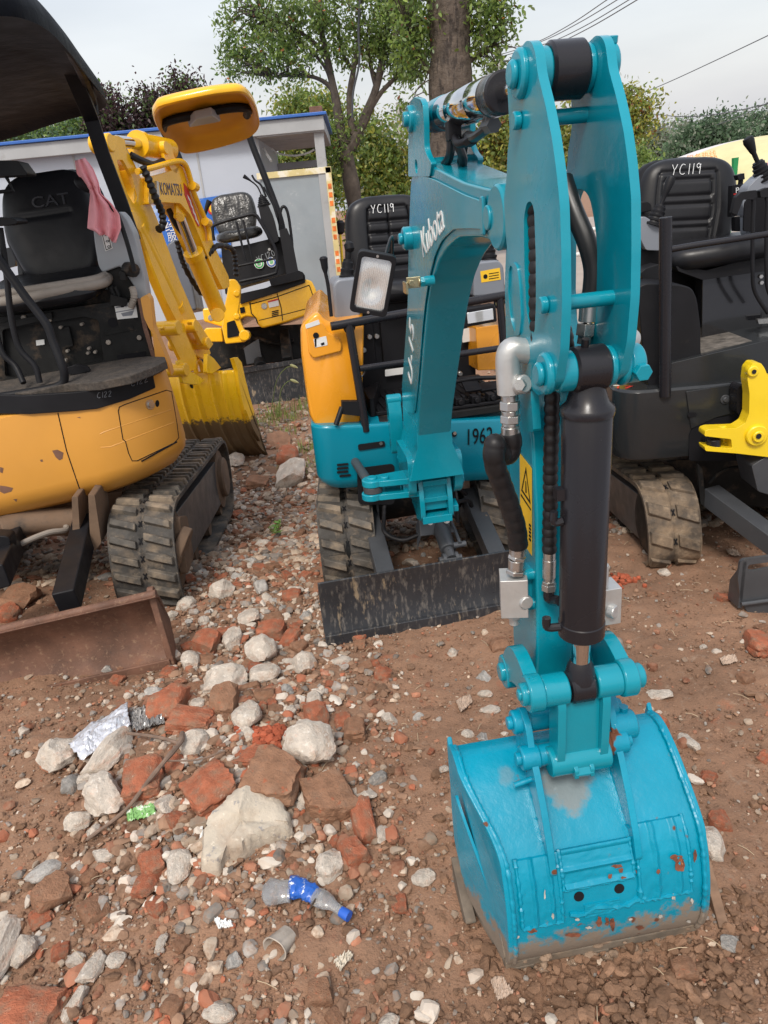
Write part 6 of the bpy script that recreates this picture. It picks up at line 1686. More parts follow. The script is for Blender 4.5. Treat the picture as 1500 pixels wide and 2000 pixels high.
def tree(name, label, Y, limbs, blobs, nclump, nl, size, mats, weights=None, sig=.2, twig=.012, bark='bark2', droop=.6, group=None, spread=1.0):
    """limbs: [( [(u,v[,dY])...], r0, r1 )] first one is the trunk;  blobs: [(u, v, ru, rv)]"""
    t = thing(name, label, 'tree', None, group)
    pts_all = []
    tb = MB(); lb = MB()
    for i, (px, r0, r1) in enumerate(limbs):
        P = [W(q[0], q[1], Y + (q[2] if len(q) > 2 else 0)) for q in px]
        if i == 0:
            g = P[0].copy(); g.z = min(g.z, -.35)
            if P[0].z > g.z + .2: P = [g] + P
        (tb if i == 0 else lb).tube(P, r0, 12 if i == 0 else 8, 5, rf=lambda a, s, r0=r0, r1=r1: (r0 + (r1 - r0) * s) * (1 + .06 * math.sin(a * 9)))
        pts_all += catmull(P, 4)
    base = pts_all[0] if pts_all else None
    cl = []
    sc = Y / 1440.
    wts = np.array([b[2] * b[3] for b in blobs], float); wts /= wts.sum()
    for _ in range(nclump):
        u, v, ru, rv = blobs[rng.choice(len(blobs), p=wts)][:4]
        while True:
            q = rng.uniform(-1, 1, 3)
            if .12 < (q ** 2).sum() < 1: break
        c = W(u + q[0] * ru * 1.02, v + q[1] * rv * 1.02, Y + q[2] * min(ru, 90) * sc * spread)
        cl.append(c)
        if pts_all and rng.random() < .75:
            n = min(pts_all, key=lambda p: (p - c).length_squared + (2. if p.z > c.z + .3 else 0))
            m = n.lerp(c, .5) + Vector(rng.normal(0, .08, 3)) + Vector((0, 0, .08 * (c - n).length))
            if twig: lb.tube([n, m, c], twig, 5, 3, rf=lambda a, s: twig * (1.5 - s))
    tb.build('trunk', bark, t)
    if len(lb.bm.verts): lb.build('limbs', bark, t)
    leaves('crown', [tuple(c) for c in cl], nl, sig, size, mats, t, droop, weights)
    return t
# camphor tree in front of the cabin
tree('camphor_tree', 'slender green camphor tree with forked trunk standing right beside the white cabin', 16,
     [([(708, 560), (703, 500), (697, 430), (688, 370), (680, 325), (673, 296)], .17, .15), ([(676, 300), (663, 240), (655, 190), (640, 120), (628, 60), (615, -20)], .10, .04), ([(676, 300), (700, 260), (715, 225), (735, 170), (752, 90), (760, 20)], .12, .04), ([(690, 262), (682, 200), (690, 140), (700, 80), (702, 0)], .07, .03),
      ([(657, 190), (640, 165), (610, 150), (570, 148), (530, 150)], .05, .02), ([(652, 180), (640, 140), (618, 110), (590, 80)], .05, .02), ([(715, 225), (745, 180), (785, 140), (815, 110)], .06, .02), ([(640, 120), (610, 80), (560, 50), (510, 30)], .05, .02), ([(735, 170), (722, 120), (715, 70)], .05, .02), ([(690, 140), (668, 100), (660, 40)], .04, .02)],
     [(455, 110, 28, 45), (475, 60, 40, 50), (530, 95, 60, 55), (560, 30, 80, 60), (640, 20, 80, 60), (620, 85, 55, 40), (720, 25, 80, 65), (790, 40, 60, 70), (800, 120, 45, 40), (560, 135, 50, 20), (505, 135, 30, 18), (655, 105, 30, 22), (700, 95, 50, 30), (760, 105, 45, 35), (655, 260, 20, 50), (668, 310, 22, 20), (700, 240, 18, 30), (822, 160, 14, 22), (470, 15, 40, 20)],
     350, 44, .085, ['leaf_a', 'leaf_b', 'leaf_r'], [.66, .32, .02], sig=.125, spread=.8)
# big trunk behind the boom
tree('camphor_tree', 'thick rough trunked tree rising behind the teal boom', 9,
     [([(905, 640), (893, 480), (882, 330), (880, 220), (880, 120), (878, 0), (876, -160)], .235, .22), ([(878, 40), (925, -20), (960, -60)], .07, .03), ([(905, 130), (935, 105), (960, 90)], .03, .015), ([(850, 150), (825, 120), (800, 60)], .03, .02)],
     [(935, 20, 40, 40), (975, 20, 28, 30), (945, 75, 35, 40), (962, 130, 22, 18), (930, 130, 18, 25), (820, 30, 40, 40), (800, 90, 30, 40), (815, 150, 25, 25), (790, 205, 18, 18), (940, -40, 60, 40), (800, -40, 60, 50), (990, 60, 12, 25)],
     160, 30, .062, ['leaf_a', 'leaf_b', 'leaf_r'], [.6, .38, .02], sig=.085, twig=.006, bark='bark')
G_ = 'trees in the background'
tree('broadleaf_tree', 'light green tree seen behind the cabin porch', 22, [([(640, 470), (640, 350), (620, 260)], .15, .08)], [(570, 207, 38, 22), (610, 215, 45, 25), (640, 235, 50, 35), (560, 330, 50, 50), (600, 310, 40, 60), (640, 330, 30, 80)], 210, 60, .13, ['leaf_a', 'leaf_y', 'leaf_b'], [.5, .3, .2], sig=.30, group=G_)
tree('broadleaf_tree', 'bushy light green tree between the camphor trunk and the teal boom', 21, [([(760, 470), (755, 350), (745, 290)], .12, .06)], [(725, 265, 28, 30), (745, 300, 45, 35), (770, 330, 40, 40), (735, 345, 40, 45), (770, 390, 50, 40), (715, 410, 30, 50)], 190, 60, .13, ['leaf_a', 'leaf_y', 'leaf_b'], [.5, .3, .2], sig=.30, group=G_)
tree('broadleaf_tree', 'yellowing tree seen between the boom and the arm', 20, [([(960, 520), (955, 400), (950, 300)], .1, .05)], [(850, 250, 30, 30), (950, 290, 40, 35), (985, 255, 35, 45), (1000, 300, 40, 45), (860, 300, 30, 30), (905, 310, 30, 20), (1085, 290, 40, 50), (1105, 240, 25, 35)], 200, 50, .125, ['leaf_y', 'leaf_a', 'leaf_r'], [.55, .40, .05], sig=.26, group=G_)
tree('broadleaf_tree', 'sparse yellow green tree right of the teal arm', 18, [([(1215, 420), (1222, 330), (1240, 270), (1262, 215)], .07, .02), ([(1225, 320), (1228, 250), (1225, 190)], .04, .02)], [(1235, 195, 26, 26), (1262, 215, 24, 30), (1240, 250, 28, 28), (1220, 230, 20, 50), (1225, 300, 20, 30)], 100, 34, .10, ['leaf_y', 'leaf_a', 'leaf_r'], [.62, .32, .06], sig=.18, group=G_)
tree('poplar_tree', 'tall pale thin poplar behind the right seat', 42, [([(1290, 440), (1288, 350), (1288, 240)], .15, .05)], [(1285, 265, 20, 28), (1290, 300, 30, 35), (1278, 340, 28, 30), (1262, 300, 16, 45)], 110, 34, .20, ['leaf_haze', 'leaf_b'], [.9, .1], sig=.36, twig=.02, group=G_)
tree('poplar_tree', 'paler poplar nearest the dark round tree', 44, [([(1328, 440), (1330, 350), (1330, 250)], .15, .05)], [(1332, 255, 18, 22), (1335, 285, 26, 30), (1318, 320, 26, 35), (1345, 300, 15, 30)], 110, 34, .20, ['leaf_haze', 'leaf_b'], [.9, .1], sig=.36, twig=.02, group=G_)
tree('broadleaf_tree', 'dark dense round tree on the far right skyline', 34, [([(1385, 440), (1385, 350)], .3, .2)], [(1350, 300, 28, 35), (1375, 280, 40, 30), (1410, 275, 35, 35), (1395, 320, 70, 35)], 260, 70, .19, ['leaf_d', 'leaf_haze'], [.85, .15], sig=.42, group=G_)
tree('broadleaf_tree', 'dark tree above the striped parasol at the right edge', 36, [([(1470, 440), (1470, 350)], .3, .2)], [(1455, 270, 30, 28), (1480, 275, 40, 30), (1500, 290, 40, 40), (1450, 310, 40, 35), (1505, 240, 14, 22)], 240, 70, .19, ['leaf_d', 'leaf_haze'], [.8, .2], sig=.42, group=G_)
tree('leafy_bush', 'fresh green bush behind the left armrest of the graphite excavator', 15, [([(1250, 480), (1250, 380)], .03, .02)], [(1252, 310, 12, 22), (1245, 350, 24, 35), (1268, 345, 14, 20), (1235, 400, 26, 50)], 90, 34, .085, ['leaf_a', 'leaf_b'], [.7, .3], sig=.14, twig=.005, group=G_)
for i, (u, v, lab) in enumerate(((215, 215, 'dark purple leaved tree nearest the black canopy'), (290, 215, 'purple leaved tree above the middle of the cabin roof'), (362, 180, 'tallest purple leaved tree beside the amber canopy'))):
    tree('plum_tree', lab, 18.5 + i * .4, [([(u + 12, 420), (u + 6, 300), (u, v + 10)], .08, .03)], [(u, v, 34 - 3 * i, 26), (u - 20, v + 28, 34, 24), (u + 22, v + 30, 30, 28), (u - 14, v - 24, 9, 22), (u + 12, v - 20, 8, 18), (u, v + 60, 50, 26)], 130, 32, .10, ['leaf_p', 'leaf_b'], [.78, .22], sig=.17, group='purple plum trees behind the cabin')
tree('pine_tree', 'dark green spreading tree behind the cabin roof at far left', 19, [([(120, 420), (110, 300)], .1, .05)], [(20, 268, 50, 14), (80, 262, 50, 14), (140, 250, 45, 16), (185, 235, 25, 25), (100, 285, 100, 16)], 190, 44, .10, ['leaf_b', 'leaf_a', 'leaf_d'], [.4, .2, .4], sig=.2, group=G_)

# site cabin
M['panelwall'] = mat('pale blue white steel panel', (.42, .46, .53), .42, var=.04, vscale=.6, rvar=.08, bump=(1.1, .35, .03), dirt=[((.30, .29, .27), 1.4, .62, .3, .35)])
M['fascia'] = mat('grey weathered fascia', (.36, .37, .38), .6, var=.1, vscale=2, dirt=[((.20, .19, .17), 5, .56, .2, .5)])
M['roofblue'] = mat('blue roof edge', (.03, .12, .42), .4, var=.08)
M['glassdirty'] = mat('dusty glass', (.27, .31, .34), .16, var=.15, vscale=1.1, rvar=.1, spec=.6, dirt=[((.40, .43, .45), 1.3, .5, .3, .5), ((.22, .16, .18), 2.2, .58, .2, .35)])
CAB = thing('site_cabin', 'white portable cabin with blue roof edge and open porch', 'cabin')
YB = 12.8
b = MB()
x0 = -9.5; x1 = W(512, 330, YB).x
b.box(((x0 + x1) / 2, YB + 1.5, 1.15), (x1 - x0, 3.0, 3.0)); b.build('wall_panels', 'panelwall', CAB)
b = MB()
zt_ = W(300, 253, YB).z
k = 0; x = x1 - .02
while x > x0: b.box((x, YB - .006, 1.15), (.03, .012, 2.98)); x -= .95
b.build('panel_seams', 'fascia', CAB)
b = MB()
xr = W(632, 225, YB).x
b.box(((x0 + xr) / 2, YB + 1.45, 2.72), (xr - x0, 3.2, .16)); b.box(((x0 + xr) / 2, YB - .16, 2.735), (xr - x0, .03, .20)); b.build('fascia', 'fascia', CAB, bev=.01)
b = MB(); b.box(((x0 + xr) / 2, YB + 1.45, 2.86), (xr - x0 + .1, 3.34, .045)); b.build('roof', 'roofblue', CAB, bev=.01)
b = MB()
for k in range(7): b.box(((x1 + xr) / 2, YB + .05 + k * .42, 2.63), (xr - x1, .40, .02))
b.build('porch_ceiling', 'fascia', CAB)
b = MB()
px_ = W(630, 330, YB).x
b.box((px_, YB - .02, 1.25), (.15, .15, 2.9)); b.box((px_ - .12, YB + 2.8, 1.25), (.12, .12, 2.9)); b.box(((x1 + px_) / 2, YB + 2.8, 2.35), (px_ - x1, .1, .12)); b.box(((x1 + px_) / 2, YB + 2.8, .9), (px_ - x1, .1, .12))
b.build('porch_post', 'fascia', CAB, bev=.01)
b = MB(); b.box((px_ + .0, YB - .03, 2.80), (.2, .2, .34)); b.build('post_cap', 'rust', CAB, bev=.01)
b = MB()
gx0, gx1 = W(514, 380, YB).x, W(642, 340, YB).x; gzt = W(580, 338, YB).z
b.box(((gx0 + gx1) / 2, YB - .06, (gzt - .3) / 2), (gx1 - gx0, .03, gzt + .3)); b.build('glass_partition', 'glassdirty', CAB)
b = MB(); b.box(((gx0 + gx1) / 2, YB - .09, gzt), (gx1 - gx0 + .1, .04, .09)); b.box((gx1, YB - .09, (gzt - .3) / 2), (.09, .04, gzt + .38)); b.box(((gx0 + gx1) / 2, YB - .09, -.02), (gx1 - gx0 + .1, .04, .06)); fr_ = b.build('partition_frame', mat('pale yellow tape', (.62, .52, .25), .5, var=.2, vscale=3, dirt=[((.75, .73, .66), 3, .5, .1, .8)]), CAB, bev=.004)
b = MB()
for k in range(16):
    if k % 4 != 3: b.box((gx1, YB - .113, .1 + k * .125), (.055, .004, .075))
b.build('tape_blocks', mat('orange tape blocks', (.75, .18, .03), .5, var=.4, vscale=9), fr_)
b = MB(); b.tube([W(530, 290, YB + .6), W(545, 300, YB + .6), (W(575, 304, YB + .6)), W(600, 299, YB + .6), W(614, 292, YB + .6)], .016, 6, 5); b.tube([W(515, 290, YB + .3), W(530, 315, YB + .2), W(520, 300, YB + .2)], .02, 6, 3); b.build('loose_cable', 'white', CAB)
# banner on the wall
b = MB()
bq = [W(300, 402, YB - .03), W(447, 379, YB - .03), W(452, 500, YB - .03), W(300, 520, YB - .03)]
b.loft([bq, [q + Vector((0, .015, 0)) for q in bq]]); BN = b.build('wall_banner', mat('printed banner', (.03, .14, .50), .35, var=.1, dirt=[((.55, .66, .78), 1.7, .52, .12, .8)]), None)
tag(BN, 'blue and white printed banner on the cabin wall behind the wrapped seat', 'banner')
for body_, px, s, m_ in (('经营', (345, 440), .20, 'white'), ('清家', (430, 437), .17, 'blue'), ('服务', (345, 462), .15, 'white'), ('机', (376, 430), .16, 'white')):
    c = W(*px, YB - .05); text('banner_lettering', body_, s, plane_m(c, (1, 0, .06), (0, 0, 1)), m_, BN, depth=.002)
b = MB(); c = W(416, 408, YB - .05); b.cyl(c, c + Vector((0, .01, 0)), .09, n=24); o = b.build('banner_emblem', 'red', BN); b = MB(); b.cyl(c + Vector((0, -.006, 0)), c, .06, n=24); b.build('emblem_centre', 'yel_sticker', o)
# red box and yellow pole beside the tree
b = MB(); q = [W(673, 420, 13.2), W(689, 416, 13.2), W(690, 455, 13.2), W(676, 458, 13.2)]; b.loft([q, [p + Vector((0, .25, 0)) for p in q]]); rb = b.build('red_box', 'red', None, bev=.01); tag(rb, 'red metal box hanging beside the camphor tree trunk', 'box')
b = MB()
for k in range(5): c = W(683, 428 + 5 * k, 13.19); b.box(c, (.07, .01, .012))
b.build('vent_slot', 'blackmark', rb)
b = MB(); b.tube([W(664, 450, 13), W(668, 500, 13), W(672, 560, 13)], .022, 8, 0); yp = b.build('broom', 'yellow2', None); tag(yp, 'yellow broom handle leaning between cabin and tree', 'broom')
b = MB(); b.lathe(W(664, 430, 13), W(665, 455, 13), [(0, .03), (.04, .08), (.18, .07), (.22, .03)], 12); b.build('broom_head', 'black', yp)
# utility poles and wires
M['concrete_pole'] = mat('weathered concrete pole', (.38, .38, .37), .8, var=.12)
def pole(px, Y, r, lab, arms):
    t = thing('utility_pole', lab, 'pole', None, 'utility poles')
    a, c = W(*px[0], Y), W(*px[1], Y); c.z = -.3
    b = MB(); b.cyl(a, c, r * .8, r); b.build('shaft', 'concrete_pole', t)
    b = MB()
    for dz in arms: b.box(a + Vector((0, 0, -dz)), (.9, .08, .08))
    b.build('crossarm', 'darkgrey', t); return a
pa_ = pole(((974, 92), (985, 420)), 40, .16, 'grey utility pole just left of the top of the teal arm', (.6, 1.6))
pb_ = pole(((777, 200), (786, 420)), 48, .15, 'grey utility pole between the camphor tree and the thick trunk', (.4, 1.2))
pc_ = pole(((1268, 300), (1270, 420)), 44, .15, 'short grey utility pole beside the pale poplars', (.2,))
def wire(px, Y0, Y1, lab, r=.011, sag=0.):
    P = [W(u, v, Y0 + (Y1 - Y0) * i / (len(px) - 1)) for i, (u, v) in enumerate(px)]
    b = MB(); b.tube(P, r, 5, 6); o = b.build('overhead_wire', 'darkgrey', None); tag(o, lab, 'wire', 'overhead wires')
wire([(974, 96), (1040, 85), (1110, 50), (1185, 0), (1230, -30)], 40, 22, 'highest overhead wire of the bundle over the arm', .016)
wire([(974, 108), (1060, 80), (1130, 45), (1205, 0), (1240, -24)], 40, 22, 'second overhead wire of the bundle over the arm', .016)
wire([(974, 112), (1070, 84), (1140, 52), (1228, 0), (1260, -20)], 40, 22, 'third overhead wire of the bundle over the arm', .016)
wire([(974, 126), (1080, 88), (1150, 55), (1244, 0), (1280, -24)], 40, 22, 'lowest overhead wire of the bundle over the arm', .018)
wire([(1220, 196), (1300, 163), (1400, 117), (1520, 60)], 30, 20, 'single overhead wire crossing the sky at the right', .013)
wire([(1268, 222), (1340, 228), (1420, 220), (1520, 198)], 30, 22, 'sagging overhead wire above the right seat', .014)
wire([(1400, 244), (1450, 225), (1520, 190)], 30, 22, 'short slanting overhead wire at the right edge', .012)
wire([(704, -20), (700, 60), (702, 120), (690, 180), (688, 230)], 15.5, 15.6, 'black cable hanging down through the camphor tree', .02)
# parasol
PX = thing('parasol', 'large pink yellow and white parasol behind the right hand joystick', 'parasol')
pc0 = W(1520, 262, 9.2); rim = 1.62
b = MB(); mats = [mat('parasol pink panel', (.66, .27, .30), .7, var=.08), mat('parasol yellow panel', (.62, .55, .30), .7, var=.08), mat('parasol white panel', (.66, .62, .62), .7, var=.05)]
n = 8
for i in range(n):
    b.mi = (0, 1, 0, 2, 1, 0, 1, 2)[i]
    a0, a1 = math.pi * 2 * i / n + .25, math.pi * 2 * (i + 1) / n + .25; prev = None
    for j in range(11):
        t = j / 10; row = []
        for k in range(7):
            a = a0 + (a1 - a0) * k / 6; sc_ = 1 - .05 * math.sin(math.pi * k / 6) * t
            r_ = rim * math.sin(t * 1.35) / math.sin(1.35) * sc_; z = -.50 * (t ** 2.0) - (.0 if j < 10 else .0)
            row.append(b.v(pc0 + Vector((math.cos(a) * r_, math.sin(a) * r_, z))))
        if prev:
            for k in range(6): b.f([prev[k], prev[k + 1], row[k + 1], row[k]])
        prev = row
    row = [b.v(v.co + Vector((0, 0, -.10 - .03 * math.sin(math.pi * k / 6)))) for k, v in enumerate(prev)]
    for k in range(6): b.f([prev[k], prev[k + 1], row[k + 1], row[k]])
b.build('canopy', mats, PX, recalc=True)
b = MB(); b.cyl(pc0 + Vector((0, 0, .05)), (pc0.x, pc0.y, -.3), .025); b.build('pole', 'greyplastic', PX)
for k, s_ in enumerate(('服务热线', '0551-4450', '13769813')):
    c = W(1370, 306 + 9 * k, 8.35)
    text('panel_lettering', s_, .072, plane_m(c, (1, -.25, .1), (-.05, .35, 1)), mat('faded orange print', (.62, .25, .06), .7), PX)
b = MB(); b.tube([W(1436, 308, 8.0), W(1434, 352, 8.0)], .03, 8, 0, rf=lambda a, t: .035 * (1 - .3 * t)); b.tube([W(1434, 352, 8.0), Vector((W(1434, 352, 8.0).x, 8.0, -.3))], .012, 8, 0); o = b.build('furled_flag', mat('green cloth', (.01, .22, .07), .6), None); tag(o, 'furled green flag in front of the parasol', 'flag')
# barrier seen through the arm
BR = thing('road_barrier', 'low red and white barrier seen through the opening of the arm', 'barrier')
b = MB(); b.mi = 0
ya = 11.
A0, A1 = W(1100, 455, ya), W(1230, 440, ya); B0_, B1_ = W(1100, 500, ya), W(1230, 486, ya)
for P0_, P1_2 in ((A0, A1), (B0_, B1_)):
    for k in range(8): b.mi = k % 2; b.tube([P0_.lerp(P1_2, k / 8), P0_.lerp(P1_2, (k + 1) / 8)], .03, 8, 0)
b.build('rail', ['red', 'white'], BR)
b = MB()
for k in range(4): a = A0.lerp(A1, (k + .5) / 4); b.cyl(a + Vector((0, 0, .05)), (a.x, a.y, -.2), .02)
b.build('post', 'darkgrey', BR)
# ================================================================== GROUND
_gz0 = gz
def gz(x, y):
    h = _gz0(x, y)
    s = lambda a, b_, t: (lambda q: q * q * (3 - 2 * q))(max(0., min(1., (t - a) / (b_ - a))))
    return h - .27 * s(2.7, 4.6, y) * (1 - s(6.5, 12.5, y)) - .35 * s(2.7, 4.5, y) * 0
M['soil'] = mat('brown rubble soil', (.285, .165, .105), .95, var=.22, vscale=3.2, coords='Object', bump=(150, .9, .006), spec=.2,
    dirt=[((.135, .080, .052), 1.6, .48, .2, .8), ((.33, .115, .062), 7, .60, .1, .55), ((.30, .215, .155), 26, .57, .12, .6), ((.10, .06, .04), 60, .58, .08, .6), ((.40, .31, .24), 130, .66, .04, .8), ((.36, .10, .05), 90, .68, .04, .8)])
rows_y = []
y = -2.5
while y < .5: rows_y.append(y); y += .1
while y < 900:
    rows_y.append(y); y += max(.009, (y - .1) * .0066) if y < 14 else y * .05
nc = 400
V = []
for y in rows_y:
    hw = 1.0 + .85 * max(y, 0) if y < 14 else 12.9 + (y - 14) * 1.6
    hw += 1.5 if y < .5 else 0
    for i in range(nc + 1):
        x = -hw + 2 * hw * i / nc
        if y < 14:
            v3 = Vector((x, y, 0)); f = 1.0 if y < 6 else .5
            z = gz(x, y) + f * (.0105 * noise.noise(v3 * 11) + .0075 * noise.noise(v3 * 27 + Vector((9, 1, 4))) + .0055 * abs(noise.noise(v3 * 60)))
            # pit and clods in front of the bucket teeth
            z -= .05 * math.exp(-(((x - .36) / .24) ** 2 + ((y - 1.0 - .12 * (x - .36)) / .06) ** 2)) - .022 * noise.noise(v3 * 14) * math.exp(-(((x - .42) / .25) ** 2 + ((y - .97) / .12) ** 2))
        else: z = 0.
        V.append((x, y, z))
nr = len(rows_y); idx = np.arange(nr * (nc + 1)).reshape(nr, nc + 1)
F = np.stack([idx[:-1, :-1], idx[:-1, 1:], idx[1:, 1:], idx[1:, :-1]], -1).reshape(-1, 4)
me = bpy.data.meshes.new('ground'); V = np.array(V)
me.vertices.add(len(V)); me.vertices.foreach_set('co', V.reshape(-1)); me.loops.add(len(F) * 4); me.polygons.add(len(F))
me.loops.foreach_set('vertex_index', F.reshape(-1)); me.polygons.foreach_set('loop_start', np.arange(len(F)) * 4); me.update(calc_edges=True)
me.polygons.foreach_set('use_smooth', [True] * len(F))
tag(mesh_obj('ground', me, 'soil'), kind='structure')
b = MB(); g = []
for j in range(60):
    y = 9.5 + 30.5 * (j / 59) ** 1.8; xl, xr2 = 2.2 + (y - 9.5) * .075, 14 + (y - 9.5) * .52
    g.append([(xl + (xr2 - xl) * i / 40, y, (gz(xl + (xr2 - xl) * i / 40, y) * max(0, min(1, (15 - y) / 1.5)) + .022) if y < 15 else .02) for i in range(41)])
b.sheet(g)
tag(b.build('pavement', mat('pale dusty pavement', (.36, .30, .26), .9, var=.1, vscale=.7), None, recalc=False), kind='structure')

# ------------------------------------------------------------------ stones
ST = {
 'pale': mat('pale weathered stone', (.52, .455, .385), .85, var=.22, vscale=2, coords='Object', bump=(7, 1., .006), spec=.3, dirt=[((.30, .19, .125), 1.3, .50, .16, .8), ((.52, .26, .18), 1.9, .58, .1, .5), ((.76, .72, .65), 5, .56, .1, .6), ((.17, .15, .14), 9, .65, .04, .7)]),
 'concrete': mat('broken concrete', (.50, .435, .35), .88, var=.15, vscale=16, bump=(70, 1., .004), spec=.3, dirt=[((.26, .25, .25), 34, .60, .05, .8), ((.32, .21, .14), 9, .50, .2, .6), ((.70, .62, .50), 60, .60, .06, .6)]),
 'brick': mat('broken red brick', (.37, .125, .068), .92, var=.25, vscale=2, bump=(9, 1., .006), spec=.2, dirt=[((.26, .16, .105), 1.4, .43, .2, .9), ((.52, .40, .31), 3.2, .62, .06, .6), ((.10, .05, .035), 8, .66, .05, .6)]),
 'brown': mat('mud covered brick', (.27, .145, .088), .95, var=.25, vscale=2, bump=(9, 1., .006), spec=.2, dirt=[((.29, .18, .12), 1.5, .48, .2, .7), ((.38, .11, .055), 2.4, .60, .06, .8), ((.09, .055, .04), 8, .64, .05, .6)]),
 'grey': mat('blue grey stone', (.33, .31, .285), .85, var=.25, vscale=2.4, island=.3, bump=(8, .9, .005), spec=.3, dirt=[((.45, .42, .38), 3, .53, .1, .6), ((.24, .15, .10), 1.6, .54, .15, .7)])}
for k_, c_, m_ in (('gpale', (.40, .32, .245), .55), ('gbrick', (.30, .13, .078), .7), ('ggrey', (.25, .225, .20), .5), ('gbrown', (.235, .14, .09), .6)):
    ST[k_] = mat('muddy ' + k_[1:] + ' pebble', c_, .92, var=.3, vscale=30, island=.45, spec=.2, dirt=[((.24, .145, .095), 60, .50 - .12 * m_, .25, .85)])
def ico(sub):
    bm_ = bmesh.new(); bmesh.ops.create_icosphere(bm_, subdivisions=sub, radius=1.0); bm_.verts.ensure_lookup_table()
    v = np.array([q.co[:] for q in bm_.verts]); f = np.array([[q.index for q in p.verts] for p in bm_.faces]); bm_.free(); return v, f
IV, IF = {}, {}
for s_ in (1, 2, 3, 4): IV[s_], IF[s_] = ico(s_)
def rockv(r, sub, kind, hard=0):
    v = IV[sub].copy()
    if kind == 'brick':   # towards a box with knocked off corners
        v = v / np.max(np.abs(v), axis=1)[:, None] * .82 + v * .12
        n = 4
    else: n = 11 + 3 * hard
    for _ in range(n):
        d = r.normal(0, 1, 3); d /= np.linalg.norm(d); h = (r.uniform(.62, .92) if not hard else r.uniform(.42, .85)) if kind != 'brick' else r.uniform(.75, 1.05)
        s = v @ d; m = s > h; v[m] -= np.outer(s[m] - h, d)
    ph = r.uniform(0, 6, (4, 3)); fr = r.uniform(2, 5, (4, 3))
    for k in range(4): v += (.018 * np.sin(v @ np.diag(fr[k]) * (1 + k) + ph[k])).sum(1)[:, None] * v
    if sub >= 3:
        v += r.normal(0, .010, v.shape) * np.linalg.norm(v, axis=1)[:, None]
    return v
def rock_mesh(name, r, sub, kind, m):
    v = rockv(r, sub, 'brick' if kind in ('brick', 'brown') else 'stone'); f = IF[sub]
    me = bpy.data.meshes.new(name); me.from_pydata(v.tolist(), [], f.tolist()); me.materials.append(ST[m])
    me.polygons.foreach_set('use_smooth', [True] * len(f)); me.set_sharp_from_angle(angle=R(24)); return me
rr_ = np.random.default_rng(5)
def rock(px, w, h, kind, label, rot=0., thick=.6, name=None, seed=None, group=None, sink=.2):
    g = ground_at(*px); d = ray(*px); dist = g.y * math.cos(PITCH) + (HC - g.z) * math.sin(PITCH)
    mw = w * dist / FPX; ang = math.asin(min(1, (HC - g.z) / (g - CAM).length)); mh = h * dist / FPX
    dy = mh / max(.35, math.sin(ang)) * .80; dz = min(mw, dy) * thick
    me = rock_mesh(name or 'stone', rr_, 4 if w > 70 else 3, 'brick' if kind in ('brick', 'brown') else 'stone', kind)
    o = bpy.data.objects.new(name or ('brick_fragment' if kind in ('brick', 'brown') else 'stone'), me); COL.objects.link(o)
    o.location = g + Vector((0, .0, dz * .5 * (1 - sink * 2))); o.scale = (mw * .54, dy * .54, dz * .54)
    o.rotation_euler = (rr_.uniform(-.12, .12), rr_.uniform(-.15, .15), R(rot))
    tag(o, label, 'brick' if kind in ('brick', 'brown') else 'stone', group or ('broken bricks in the rubble' if kind in ('brick', 'brown') else 'loose stones in the rubble'))
    return o
